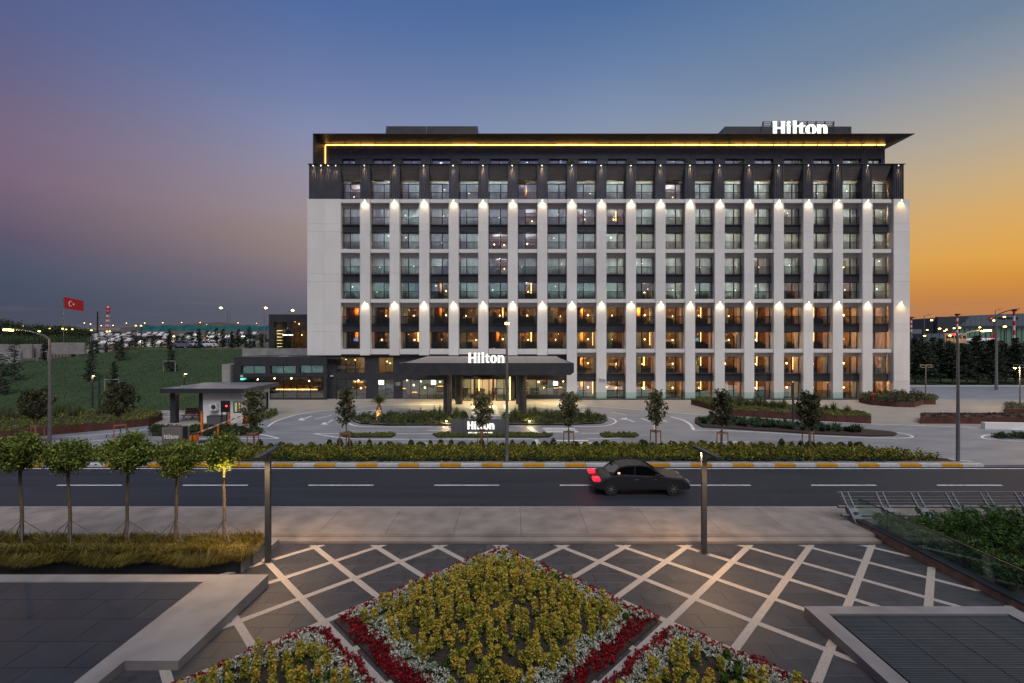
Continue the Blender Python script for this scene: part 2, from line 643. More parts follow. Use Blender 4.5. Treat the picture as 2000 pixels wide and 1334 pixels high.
def tag(o, label=None, cat=None, group=None, kind=None):
    if label:
        o['label'] = label
    if cat:
        o['category'] = cat
    if group:
        o['group'] = group
    if kind:
        o['kind'] = kind
    return o


def put(name, me, parent=None, loc=(0, 0, 0), rz=0, smooth=False):
    """link a mesh; loc is where the mesh's own origin goes in the world"""
    o = bpy.data.objects.new(name, me)
    C.objects.link(o)
    lo = Vector(loc)
    ORG[o.name] = lo
    if parent is not None:
        o.parent = parent
        lo = lo - ORG[parent.name]
    o.location = lo
    o.rotation_euler = (0, 0, rz)
    if smooth:
        me.polygons.foreach_set('use_smooth', [True] * len(me.polygons))
    return o


def thing(name, label, cat, loc=(0, 0, 0), group=None, kind=None):
    o = bpy.data.objects.new(name, None)
    o.empty_display_size = .3
    C.objects.link(o)
    o.location = loc
    ORG[o.name] = Vector(loc)
    return tag(o, label, cat, group, kind)


def copy_tree(o, loc=None, rz=None, label=None, parent=None, scale=None):
    c = o.copy()
    C.objects.link(c)
    c.parent = parent
    if loc is not None:
        c.location = loc
    if rz is not None:
        c.rotation_euler = (0, 0, rz)
    if scale is not None:
        c.scale = (scale, scale, scale)
    if label:
        c['label'] = label
    for ch in list(o.children):
        copy_tree(ch, parent=c)
    return c


def lamp(name, kind, loc, power, col, parent=None, size=.05, cone=None, blend=.6, rot=(0, 0, 0), spread=None):
    d = bpy.data.lights.new(name, kind)
    d.energy = power
    d.color = col
    if kind == 'AREA':
        d.shape = 'RECTANGLE'
        d.size, d.size_y = size
    else:
        d.shadow_soft_size = size
    if kind == 'SPOT':
        d.spot_size = R(cone)
        d.spot_blend = blend
    o = bpy.data.objects.new(name, d)
    C.objects.link(o)
    lo = Vector(loc)
    if parent is not None:
        o.parent = parent
        lo = lo - ORG[parent.name]
    o.location = lo
    o.rotation_euler = rot
    return o


def W(u, v, Y):
    return ((u - 1000) / F * Y, Y, H - (v - 667) / F * Y)


def G(u, v, z=0.0):
    Y = (H - z) * F / (v - 667)
    return ((u - 1000) / F * Y, Y)


def GG(pts, z=0.0):
    return [G(u, v, z) for u, v in pts]


def inpoly(x, y, P):
    x, y = np.asarray(x), np.asarray(y)
    r = np.zeros(x.shape, bool)
    n = len(P)
    for i in range(n):
        x0, y0 = P[i]
        x1, y1 = P[(i + 1) % n]
        c = ((y0 > y) != (y1 > y)) & (x < (x1 - x0) * (y - y0) / (y1 - y0 + 1e-12) + x0)
        r ^= c
    return r


def scatter(P, n, rng):
    P = np.array(P)
    lo, hi = P.min(0), P.max(0)
    out = []
    while sum(len(a) for a in out) < n:
        q = lo + (hi - lo) * rng.random((n * 2, 2))
        out.append(q[inpoly(q[:, 0], q[:, 1], P)])
    return np.concatenate(out)[:n]


def bushes(P, nb, per, rad, hgt, leaf, mt, seed, z0=0, name='shrubs', spread=1.0, aspect=1.5, pts=None):
    """many small leafy mounds spread over polygon P, as one leaf mesh"""
    rng = np.random.default_rng(seed)
    c = scatter(P, nb, rng) if pts is None else np.asarray(pts)
    nb = len(c)
    rr = rad * (.7 + .6 * rng.random(nb))
    hh = hgt * (.65 + .7 * rng.random(nb))
    i = np.repeat(np.arange(nb), per)
    th = rng.random(len(i)) * 2 * PI
    q = rng.random(len(i)) ** .5
    e = rng.random(len(i)) ** .8
    x = c[i, 0] + np.cos(th) * q * rr[i] * (1.05 - .45 * e)
    y = c[i, 1] + np.sin(th) * q * rr[i] * (1.05 - .45 * e)
    z = z0 + hh[i] * e * (1 - .35 * q * q) + .01
    return leafmesh(name, np.stack([x, y, z], 1), leaf, mt, rng, aspect=aspect)


def spiky(n, h, w, mt, seed, spread=.5, droop=.25):
    rng = np.random.default_rng(seed)
    th = rng.random(n) * 2 * PI
    r = rng.random(n)
    base = np.stack([np.cos(th) * .05, np.sin(th) * .05, np.zeros(n)], 1)
    hh = h * (.6 + .45 * rng.random(n))
    tip = np.stack([np.cos(th) * r * spread * h, np.sin(th) * r * spread * h, hh * (1 - .35 * r)], 1)
    return blades('leaves', base, tip, w, mt, rng, droop=droop * h)


# ------------------------------------------------------------------ the ground and what is painted on it
def struct(name, mb, mt=None, label=None, parent=None, loc=(0, 0, 0)):
    o = put(name, mb.mesh(name, mt), parent, loc)
    o['kind'] = 'structure'
    if label:
        o['label'] = label
    return o


g = MB()
g.poly([(-2500, -200, -.62), (2500, -200, -.62), (2500, 3000, -.62), (-2500, 3000, -.62)])
struct('ground', g, 'ground', 'dull grey ground reaching to the horizon')

# the driveway slab: from the planted strip to the hotel, all widths
YK = 27.55                       # road face of the striped kerb
drive = MB()
drive.box(-75, 150, 27.62, 120, -.6, 0)
drive_o = struct('driveway', drive, 'drive', 'grey hotel forecourt and driveway with white lane lines')
road = MB()
road.box(-150, 150, 20.72, YK, -.6, -.10)
road_o = struct('road', road, 'road', 'dark two lane asphalt road with dashed centre line')

apron_pts = GG([(527, 826), (545, 820), (580, 809), (620, 803), (660, 798.6), (696, 794.8), (759, 790.5), (866, 789.3), (1000, 789), (1128, 790.6), (1180, 794), (1240, 798.6),
                (1300, 803.5), (1392, 810.8), (1500, 817), (1700, 827), (1850, 832), (2060, 842), (2300, 850)]) + [(75, 46), (75, 59.0), (49, 59.0), (-24, 59.0), (-44, 58.2), (-44, 46.8), (-24.3, 46.8)]
ap = MB()
ap.flat(apron_pts, .004)
struct('forecourt_paving', ap, 'apron', 'beige concrete paving along the foot of the hotel')
ap = MB()
ap.flat([(-44, 40.2), (-24.4, 40.2), (-24.4, 46.7), (-44, 46.7)], .004)
ap.flat([(-56, 47), (-44.2, 47), (-44.2, 56), (-50, 56)], .004)
struct('path', ap, 'apron', 'pale path leading past the gatehouse to the lawn')


def mark(pts, w=.13, closed=False, z=.010, raw=False, name='lane_marking', parent=drive_o):
    m = MB()
    if raw:
        m.flat(GG(pts), z)
    else:
        m.stroke(GG(pts), w * 1.25, z)
    return put(name, m.mesh(name, 'paint'), parent)


def smooth_line(pts, n=6):
    P = [Vector((p[0], p[1])) for p in pts]
    out = []
    for i in range(len(P) - 1):
        p0, p1, p2, p3 = P[max(0, i - 1)], P[i], P[i + 1], P[min(len(P) - 1, i + 2)]
        for k in range(n):
            t = k / n
            q = .5 * ((2 * p1) + (p2 - p0) * t + (2 * p0 - 5 * p1 + 4 * p2 - p3) * t * t + (3 * p1 - p0 - 3 * p2 + p3) * t ** 3)
            out.append((q.x, q.y))
    out.append((P[-1].x, P[-1].y))
    return out


for pts, w in (
    ([(522, 834), (540, 822.5), (580, 810), (620, 804), (660, 799.6), (696, 795.7), (759, 791.5), (866, 790.3)], .14),
    ([(1128, 791.6), (1180, 795), (1240, 799.6), (1300, 804.5), (1392, 811.8), (1500, 818), (1700, 828), (1850, 833), (2060, 843)], .14),
    ([(696, 803.9), (738, 801)], .12), ([(786, 799.6), (828, 799.3)], .12), ([(1040, 799.4), (1085, 799.4)], .12), ([(1132, 800), (1165, 801.5)], .12),
    ([(1195, 805.5), (1224, 810.5)], .12), ([(1252, 817), (1270, 823.5)], .14), ([(1290, 818), (1303, 824)], .14), ([(616, 819), (648, 811)], .12),
    ([(594, 818.5), (609, 812)], .12), ([(640, 826), (650, 820)], .12), ([(1222, 818), (1240, 824.8)], .14),
    ([(782, 809.6), (870, 809.8)], .12), ([(1080, 808), (1100, 808.6)], .12), ([(1050, 803.6), (1072, 803.8)], .12),
    ([(702, 814), (686, 818.5), (679, 824), (688, 830), (706, 833), (745, 833.8), (845, 834)], .14),
    ([(1120, 833.6), (1170, 833), (1193, 829.5), (1203, 823.5), (1196, 817.5), (1180, 815)], .14),
    ([(612, 847), (760, 847.2), (850, 847.4)], .12), ([(612, 847), (640, 851.5), (670, 855.5), (705, 857.8), (760, 858.2), (880, 858), (1040, 857.4)], .13),
    ([(1135, 846.4), (1190, 847), (1246, 849.2)], .12), ([(1246, 849.2), (1212, 855), (1180, 857), (1148, 857.2)], .12),
    ([(835, 840.6), (882, 840.6)], .12), ([(820, 866.5), (895, 866.5)], .12), ([(1388, 863), (1464, 863.5)], .12),
    ([(1310, 814), (1335, 821), (1349, 830), (1355, 840)], .2), ([(1355, 840), (1450, 842.6), (1600, 851.2), (1700, 855), (1760, 855.8), (1782, 854), (1774, 849), (1748, 844.4)], .13),
    ([(1310, 814), (1345, 816.5), (1400, 818)], .08),
    ([(300, 834), (420, 834), (522, 834)], .12), ([(320, 857.4), (440, 857), (546, 857)], .12), ([(500, 848), (520, 850.5), (546, 857)], .14),
    ([(82, 856), (140, 852.5), (200, 848), (260, 842), (300, 836), (322, 834)], .12), ([(155, 863.5), (210, 859), (262, 853)], .12),
    ([(2080, 862), (2000, 862), (1935, 858.5), (1918, 853.5), (1945, 849), (2080, 850)], .13),
    ([(470, 871.6), (700, 872), (1000, 872.5), (1300, 872), (1560, 874), (1700, 879), (1850, 896), (1900, 902)], .12),
):
    mark(smooth_line(pts) if len(pts) > 2 else pts, w)
# arrow heads, stop bars and wide stripes
for tri in ([(581, 820.5), (590, 816.5), (596, 821.5)], [(626, 829), (634, 824.5), (641, 829.5)], [(1209, 818.6), (1224, 815.6), (1226, 820)], [(875, 864.5), (898, 866.5), (875, 868.5)],
            [(1434, 861), (1444, 863.4), (1434, 866)], [(1276, 830), (1281, 830), (1282, 838), (1278, 838)],
            [(1028, 834), (1039, 834), (1055, 847), (1043, 847)], [(1040, 858.4), (1050, 858.4), (1060, 873), (1046, 873)], [(983, 791), (989, 791), (1000, 812), (992, 812)]):
    mark(tri, raw=True, name='painted_mark')
for u0, u1, v0, v1 in [(1060, 1122, 836, 837.8), (1063, 1126, 839.2, 841), (1066, 1130, 842.6, 844.6), (1077, 1149, 859.5, 862), (1080, 1155, 864.5, 867), (1084, 1160, 869.6, 872.3)] + \
        [(921 - .15 * k, 970 + 1.1 * k, 792.6 + 3 * k, 793.9 + 3 * k) for k in range(7)]:
    mark([(u0, v0), (u1, v0), (u1, v1), (u0, v1)], raw=True, name='crossing_stripe')

# road paint
for v in (915.2, 990.2):
    z = -.096
    Y = (H - z) * F / (v - 667)
    m = MB()
    m.box(-70, 60, Y - .05, Y + .05, -.0975, -.094)
    put('edge_line', m.mesh('edge_line', 'paint'), road_o)
for k in range(-6, 7):
    u0 = 848 + 245.5 * k
    Y = (H + .096) * F / (947.6 - 667)
    x0, x1 = (u0 - 1000) / F * Y, (u0 + 127 - 1000) / F * Y
    m = MB()
    m.box(x0, x1, Y - .055, Y + .055, -.0975, -.094)
    put('lane_dash', m.mesh('lane_dash', 'paint'), road_o)
m = MB()
m.box(1.2, 1.24, 20.8, 27.4, -.0985, -.0965)

# striped kerb
kerb = thing('kerb', 'concrete kerb striped yellow and white along the far side of the road', None, (0, YK, 0), kind='structure')
kw = MB().box(-.618, .618, 0, .30, -.55, .055).mesh('kerb_stone', 'kerbw')
ky = MB().box(-.618, .618, 0, .30, -.55, .055).mesh('kerb_stone', 'kerby')
x = -40.0
i = 0
XEND = (1921 - 1000) / F * YK
while x < XEND:
    put('kerb_stone', ky if i % 2 else kw, kerb, (x, YK, 0))
    x += 1.252
    i += 1
kend = x - .64
km = MB()
km.box(-41, kend, YK + .305, YK + .75, -.5, .03)
put('kerb_backing', km.mesh('kerb_backing', 'kerbc'), kerb)

# planted strip between road and driveway
STRIP = [(-34, 28.3), ((1855 - 1000) / F * 28.6, 28.3), G(1850, 896), G(1700, 880), G(1560, 875.5), G(1300, 873.5), G(1000, 874), G(700, 873.5), G(440, 873), G(250, 874), G(60, 880), (-34, 31)]
sb = MB()
sb.flat(STRIP, .02)
strip = struct('planting_bed', sb, 'soil', 'bare soil of the long bed between road and driveway')
bm_pts = []
rs = random.Random(5)

# sidewalk, steps and plaza
SW = thing('sidewalk', 'wide beige concrete sidewalk on the near side of the road', None, (0, 19, 0), kind='structure')
for k in range(-12, 9):
    m = MB()
    x0 = k * 2.62 + .35
    m.box(x0 + .006, x0 + 2.614, 17.72, 20.62, -.5, .0)
    put('sidewalk_slab', m.mesh('sidewalk_slab', 'walk'), SW)
m = MB()
m.box(-45, 40, 20.62, 20.73, -.5, -.03)
put('kerb_strip', m.mesh('kerb_strip', 'kerbc'), SW)
m = MB()
m.box(-45, 13.9, 17.66, 17.72, -.5, -.03)
m.box(-45, 13.9, 17.30, 17.66, -.5, -.10)
put('step', m.mesh('step', 'walk'), SW)

# plaza: a gently sloping floor, z = .46 - .0367 Y
SL = math.atan(.0367)
NX, NY0, PX, PY = -.42, 16.93, 2.27, 1.2


def PZ(y):
    return .46 - .0367 * y


PLZ = thing('plaza', 'dark basalt plaza paving crossed by pale gravel strips', None, (0, 12, 0), kind='structure')
ps = bpy.data.meshes.new('paving_slab')
m = MB()
w_, d_ = 1.195, .595
k0 = .006
m.v = [(0, 0, -.15), (w_, 0, -.15), (w_, d_, -.15), (0, d_, -.15), (0, 0, -k0), (w_, 0, -k0), (w_, d_, -k0), (0, d_, -k0), (.006, .006, 0), (w_ - .006, .006, 0), (w_ - .006, d_ - .006, 0), (.006, d_ - .006, 0)]
m.f = [(8, 9, 10, 11), (4, 5, 9, 8), (5, 6, 10, 9), (6, 7, 11, 10), (7, 4, 8, 11), (0, 1, 5, 4), (1, 2, 6, 5), (2, 3, 7, 6), (3, 0, 4, 7)]
m.m = [0] * 9
pme = m.mesh('paving_slab', 'paver')
np_ = 0
for r_ in range(15):
    y = 17.28 - .6 * (r_ + 1)
    off = .6 if r_ % 2 else 0
    for c_ in range(20):
        x = -9.4 + 1.2 * c_ + off
        if x > 13.99:
            continue
        o = put('paving_slab', pme, PLZ, (x, y, PZ(y)))
        o.rotation_euler = (-SL, 0, 0)
        np_ += 1
m = MB()
m.v = [(-46, 8.2, PZ(8.2) - .03), (14.2, 8.2, PZ(8.2) - .03), (14.2, 17.3, PZ(17.3) - .03), (-46, 17.3, PZ(17.3) - .03)]
m.f = [(0, 1, 2, 3)]
m.m = [0]
put('paving_joint', m.mesh('paving_joint', 'soil'), PLZ)
gravel = mat('gravel_strip', (.30, .26, .23), .85, scale=38, col2=(.52, .46, .40), bump=1, bscale=70, detail=3)
M['gravel'] = gravel


def clipline(x0, y0, dx, dy, xa, xb, ya, yb):
    t0, t1 = -1e9, 1e9
    for p, d, a, b in ((x0, dx, xa, xb), (y0, dy, ya, yb)):
        ta, tb = (a - p) / d, (b - p) / d
        t0, t1 = max(t0, min(ta, tb)), min(t1, max(ta, tb))
    return t0, t1


YT = 17.12
for s_ in (-1, 1):
    for j in range(-12, 16):
        x0 = NX + PX * j
        dx, dy = s_ * PX / 2, -PY
        t0, t1 = clipline(x0, NY0, dx, dy, -9.3, 13.95, 8.3, YT)
        if t1 - t0 < .15:
            continue
        hw = .135                                  # half width measured along x
        zo = .006 if s_ > 0 else .010
        a = (x0 + dx * t0, NY0 + dy * t0)
        b = (x0 + dx * t1, NY0 + dy * t1)
        m = MB()
        vs = [(a[0] - hw, a[1]), (a[0] + hw, a[1]), (b[0] + hw, b[1]), (b[0] - hw, b[1])]
        k_ = [(p[0], p[1], PZ(p[1]) + zo) for p in vs]
        m.poly(k_)
        m.poly([(k_[0][0], k_[0][1], k_[0][2] - .03), k_[0], k_[3], (k_[3][0], k_[3][1], k_[3][2] - .03)])
        m.poly([(k_[1][0], k_[1][1], k_[1][2] - .03), k_[1], k_[2], (k_[2][0], k_[2][1], k_[2][2] - .03)])
        put('gravel_strip', m.mesh('gravel_strip', 'gravel'), PLZ)


# ------------------------------------------------------------------ lettering
def ell(cx, cy, rx, ry, n=20, a0=0.0, a1=2 * PI):
    return [(cx + rx * math.cos(a0 + (a1 - a0) * k / n), cy + ry * math.sin(a0 + (a1 - a0) * k / n)) for k in range(n)]


def glyph(ch):
    """outlines of a flared roman letter, cap height 1; returns list of simple outlines that only touch"""
    def stem(x0, x1, h, f=.035, top=True):
        return [(x0 - f, 0), (x1 + f, 0), (x1, .10), (x1, h - .10), (x1 + (f if top else 0), h), (x0 - f, h), (x0, h - .10), (x0, .10)]
    if ch == 'H':
        return [stem(.05, .28, 1), stem(.60, .83, 1), [(.28, .45), (.60, .45), (.60, .56), (.28, .56)]]
    if ch == 'i':
        return [stem(1.0, 1.20, .73, .03, False), ell(1.10, .91, .115, .11, 16)]
    if ch == 'l':
        return [stem(1.41, 1.62, 1.04, .03, False)]
    if ch == 't':
        return [[(1.84, .16), (1.88, .05), (1.97, 0), (2.10, 0), (2.21, .05), (2.19, .11), (2.09, .09), (2.05, .15), (2.05, .90), (1.96, .90), (1.84, .80)],
                [(1.70, .60), (1.84, .60), (1.84, .70), (1.70, .70)], [(2.05, .60), (2.21, .60), (2.21, .70), (2.05, .70)]]
    if ch == 'o':
        o_, i_ = ell(2.61, .375, .365, .40, 28), ell(2.61, .375, .125, .30, 28)
        return [[o_[k], o_[(k + 1) % 28], i_[(k + 1) % 28], i_[k]] for k in range(28)]
    if ch == 'n':
        return [stem(3.06, 3.28, .75, .03, False), stem(3.48, 3.71, .48, .03, False)[0:3] + [(3.71, .50), (3.66, .64), (3.56, .73), (3.44, .755), (3.34, .71), (3.28, .63), (3.28, .53), (3.36, .60), (3.43, .60), (3.48, .52), (3.48, .10)]]


def wordmark(parent, x0, y, z0, width, cap, depth, mt, glyphs='Hilton'):
    sx = width / 3.72
    for ch in glyphs:
        m = MB()
        for pl in glyph(ch):
            m.prism([(x0 + px_ * sx, z0 + pz_ * cap) for px_, pz_ in pl], y, y + depth, 'y')
        put('letter', m.mesh('letter', mt), parent)


def text(parent, body, x0, y, z0, width, height, mt, name='lettering', depth=.02):
    c = bpy.data.curves.new(name, 'FONT')
    c.body = body
    c.extrude = .5
    c.size = 1
    c.offset = .015
    t = bpy.data.objects.new(name, c)
    C.objects.link(t)
    bpy.context.view_layer.update()
    me = bpy.data.meshes.new_from_object(t)
    bpy.data.objects.remove(t)
    n = len(me.vertices)
    co = np.empty(n * 3)
    me.vertices.foreach_get('co', co)
    co = co.reshape(-1, 3)
    lo, hi = co.min(0), co.max(0)
    q = (co - lo) / (hi - lo)
    out = np.stack([x0 + q[:, 0] * width, y + depth * (1 - q[:, 2]), z0 + q[:, 1] * height], 1)
    me.vertices.foreach_set('co', out.ravel())
    me.materials.clear()
    me.materials.append(M[mt])
    me.update()
    return put(name, me, parent)


# ------------------------------------------------------------------ the hotel
YF, YW = 59.1, 60.0              # face of the piers, plane of the windows
SF = F / YF


def fx(u, Y=YF):
    return (u - 1000) / F * Y


def fz(v, Y=YF):
    return H - (v - 667) / F * Y


HOT = thing('hotel_building', 'long nine storey hotel with white piers, dark crown and lit rooms', 'hotel', (11, 59, 0))
zt_white = fz(388.3)
z_bot = fz(694)
XL, XR = fx(600), fx(1777)
XB = fx(1127)
COLW = 19.6 / SF
core = MB()
core.box(XL + .04, XR - .04, 64.3, 76, 0, zt_white, 'white')
core.box(XL + .04, XL + .3, YF + .06, 64.3, z_bot + .02, zt_white, 'white')
core.box(XR - .3, XR - .04, YF + .06, 64.3, 0, zt_white, 'white')
put('wall', core.mesh('wall'), HOT)
core = MB()
core.box(fx(603), fx(1766), 64.3, 75.5, zt_white + .01, fz(321), 'dark')
core.box(fx(603) + .05, fx(603) + .4, YF + .1, 64.3, zt_white + .01, fz(321), 'dark')
core.box(fx(1766) - .4, fx(1766) - .05, YF + .1, 64.3, zt_white + .01, fz(321), 'dark')
put('crown_wall', core.mesh('crown_wall'), HOT)
# floor plates
for k in range(0, 10):
    zz_ = fz(354 + 48.85 * k - 4) if k else fz(350)
    m = MB()
    m.box(XL + .35 if k < 7 else XB - .7, XR - .35, YW + (.14 if k else 1.0), 64.28, zz_ - .12, zz_ + .12)
    if k < 9:
        put('floor_plate', m.mesh('floor_plate', 'lintel'), HOT)

# pier panels
storey = 48.85 / SF


def pier_rows(last):
    rows = []
    rows.append((fz(388.3) - 0, fz(388.3), 0))
    return rows


def panel_mesh(w, h, d=.05):
    m = MB()
    g_ = .008
    m.box(-w / 2 + g_, w / 2 - g_, 0, d, g_, h - g_)
    return m.mesh('facade_panel', 'white')


hA = (437 - 388.3) / SF
hB = (452 - 437) / SF
hC = (486.3 - 452) / SF
pmA, pmB, pmC = panel_mesh(COLW, hA), panel_mesh(COLW, hB), panel_mesh(COLW, hC + .0)
bw = (665.5 - 600) / 2 / SF
qmA, qmB, qmC = panel_mesh(bw, hA), panel_mesh(bw, hB), panel_mesh(bw, hC)
ew = (1777 - 1745.5) / SF
emA, emB, emC = panel_mesh(ew, hA), panel_mesh(ew, hB), panel_mesh(ew, hC)
piers = []
for i in range(19):
    u0 = 703 + 57.75 * i
    nst = 8 if i >= 7 else 6
    cx = fx(u0) + COLW / 2
    zb = 0.0 if i >= 7 else z_bot
    ms = (pmA, pmB, pmC)
    w = COLW
    if i == 18:
        cx = fx(1745.5) + ew / 2
        ms = (emA, emB, emC)
        w = ew
    piers.append((cx, w))
    m = MB()
    m.box(cx - w / 2 + .006, cx + w / 2 - .006, YF + .052, YW + .12, zb + .01, zt_white - .01)
    put('pier', m.mesh('pier', 'white'), HOT)
    for p in range(nst // 2):
        zt = zt_white - p * 2 * storey
        for me_, h0, hh in ((ms[0], 0, hA), (ms[1], hA, hB), (ms[2], hA + hB, hC)):
            put('facade_panel', me_, HOT, (cx, YF, zt - h0 - hh))
    if nst == 6:
        z2 = zt_white - 6 * storey
        put('facade_panel', panel_mesh(w, z2 - z_bot), HOT, (cx, YF, z_bot))
    else:
        z2 = zt_white - 8 * storey
        m = MB()
        m.box(cx - w / 2 + .006, cx + w / 2 - .006, YF, YF + .05, 0, z2 - .008)
        if z2 > .1:
            put('pier_foot', m.mesh('pier_foot', 'white'), HOT)
m = MB()
m.box(XL + .01, fx(665.5) - .006, YF + .052, YW + .12, z_bot + .01, zt_white - .01)
put('pier', m.mesh('pier', 'white'), HOT)
for q in (0, 1):
    cx = fx(600) + bw * (q + .5)
    for p in range(3):
        zt = zt_white - p * 2 * storey
        for me_, h0, hh in ((qmA, 0, hA), (qmB, hA, hB), (qmC, hA + hB, hC)):
            put('facade_panel', me_, HOT, (cx, YF, zt - h0 - hh))
    put('facade_panel', panel_mesh(bw, zt_white - 6 * storey - z_bot), HOT, (cx, YF, z_bot))

# lintels, spandrels, hoods
BW = 37.5 / SF


def bx0(i):
    return fx(665.5 + 57.75 * i)


lm, sm, hm = MB(), MB(), MB()
lh = (395.5 - 388.3) / SF
lm.box(.004, BW - .004, .12, 1.0, -lh, 0)
lm.box(.004, BW - .004, .80, 1.01, -(15.2 / SF) - .02, -lh - .001)
lintel_me = lm.mesh('lintel', 'lintel')
sh = 15.4 / SF
sm.box(.004, BW - .004, .62, .98, -sh + .03, -.06)
sm.box(.004, BW - .004, .42, .98, -.06, 0)
sm.box(.004, BW - .004, .42, .98, -sh, -sh + .03)
sm.box(.004, BW - .004, .58, .62, -sh + .48, -sh + .53)
spand_me = sm.mesh('spandrel_panel', 'dark')
lb = MB()
lb.box(.004, BW - .004, .12, 1.0, -(694 - 681.8) / SF, 0)
lintel_bot = lb.mesh('lintel', 'lintel')
for i in range(19):
    x = bx0(i)
    for p in range(4):
        if p == 3 and i < 8:
            put('lintel', lintel_bot, HOT, (x, YF, zt_white - 6 * storey - .004))
            continue
        put('lintel', lintel_me, HOT, (x, YF, zt_white - 2 * p * storey - .004))
        if not (p == 3 and i < 8):
            put('spandrel_panel', spand_me, HOT, (x, YF, zt_white - 2 * p * storey - hA))

# windows, three shapes of rooms behind them
WH = 34.0 / SF
FR = {}
for side in (0, 1):
    m = MB()
    t = .05
    m.box(.02, BW - .02, 0, .10, WH - t - .03, WH)
    m.box(.02, BW - .02, 0, .10, 0, t)
    m.box(.02, .02 + t, 0, .10, t, WH - t - .03)
    m.box(BW - .02 - t, BW - .02, 0, .10, t, WH - t - .03)
    xm = BW * (.37 if side else .62)
    m.box(xm - .05, xm + .05, -.02, .10, t, WH - t - .03)
    fme = m.mesh('window_frame', 'frame')
    m1, m2 = MB(), MB()
    m1.box(.02 + t, xm - .05, .03, .05, t, WH - t - .03)
    m2.box(xm + .05, BW - .02 - t, .05, .07, t, WH - t - .03)
    FR[side] = (fme, m1.mesh('pane', 'glass'), m2.mesh('pane', 'glass'))
m = MB()
nb = 21
for k in range(nb):
    x = .05 + (BW - .1) * k / (nb - 1)
    m.box(x - .011, x + .011, -.02, .002, .05, .97)
m.box(.0, BW, -.03, .012, .97, 1.02)
m.box(.0, BW, -.025, .007, .02, .05)
rail_me = m.mesh('railing', 'frame')


def room(variant, lit):
    m = MB()
    w, d, h = BW + 1.0, 3.9, 2.75
    x0 = -.5
    m.poly([(x0, d, 0), (x0 + w, d, 0), (x0 + w, d, h), (x0, d, h)], 'room')
    m.poly([(x0, 0, 0), (x0, d, 0), (x0, d, h), (x0, 0, h)], 'roomwood' if variant in (1, 3) else 'room')
    m.poly([(x0 + w, d, 0), (x0 + w, 0, 0), (x0 + w, 0, h), (x0 + w, d, h)], 'room' if variant != 2 else 'roomwood')
    m.poly([(x0, 0, .06), (x0 + w, 0, .06), (x0 + w, d, .06), (x0, d, .06)], 'carpet')
    m.poly([(x0, d, h), (x0 + w, d, h), (x0 + w, 0, h), (x0, 0, h)], 'room')
    L_ = 'ledr'
    m.box(.1, 1.5 if variant % 2 else 2.3, .55, 1.2, .08, .72, 'bed')
    m.box(.1, 1.5 if variant % 2 else 2.3, 1.21, 1.35, .08, .98, 'bed')
    m.box(-.3, .35, 3.2, 3.8, .08, 2.3, 'black')
    if variant == 0:      # bed along the back, headboard, lamp
        m.box(.2, 2.2, 2.0, d - .1, .1, .55, 'bed')
        m.box(.2, 2.2, d - .9, d - .12, .56, .72, 'linen')
        m.box(.0, 2.4, d - .1, d - .03, .1, 1.35, 'roomwood')
        m.ball((1.25, 1.6, 1.25), .085, 'bulb')
        m.box(.6, 1.1, d - .06, d - .03, 1.5, 2.1, 'black')
    if variant == 1:      # red and orange niche
        m.box(.25, .62, 2.4, 2.6, .1, h - .02, 'roomred')
        m.box(.82, 1.22, 1.9, 2.1, .1, h - .1, 'roomorange')
        m.box(.0, 1.2, 1.88, 2.1, h - .34, h - .1, 'roomorange')
        m.box(.65, .80, 2.6, 3.6, .1, h - .02, 'black')
        m.box(2.28, 2.36, .9, .98, .5, h - .15, L_)
        m.ball((1.78, 1.4, 1.3), .10, 'bulb')
    if variant == 2:      # vertical light slot
        m.box(1.72, 1.84, 1.7, 1.8, .5, h - .1, L_)
        m.box(.0, .7, 3.0, 3.6, .1, 2.1, 'roomwood')
        m.box(.75, 1.3, 3.4, 3.6, .1, 2.2, 'roomorange')
        m.ball((1.38, 1.3, 1.22), .09, 'bulb')
        m.box(.15, .9, 2.4, 2.46, 1.2, 1.75, 'black')
    if variant == 3:      # two small lamps, panelled headboard
        m.box(.1, 2.3, 2.5, 2.62, .1, 1.25, 'linen')
        for k in range(8):
            m.box(.1 + k * .28, .12 + k * .28, 2.47, 2.5, .1, 1.25, 'roomwood')
        m.ball((.6, 2.1, 1.25), .085, 'bulb')
        m.ball((1.95, 2.1, 1.20), .085, 'bulb')
        m.box(.0, 2.45, 2.5, 2.7, 2.3, h - .02, 'roomwood')
    return m.mesh('room_interior')


RM = [room(k, 1) for k in range(4)]


def curtain(x0, x1, seed):
    m = MB()
    r = random.Random(seed)
    n = max(4, int((x1 - x0) / .05))
    pr = None
    for k in range(n + 1):
        x = x0 + (x1 - x0) * k / n
        y = .28 + (.06 if k % 2 else 0) + r.random() * .02
        if pr:
            m.poly([(pr[0], pr[1], .08), (x, y, .08), (x, y, 2.6), (pr[0], pr[1], 2.6)])
        pr = (x, y)
    return m.mesh('curtain', 'curtain')


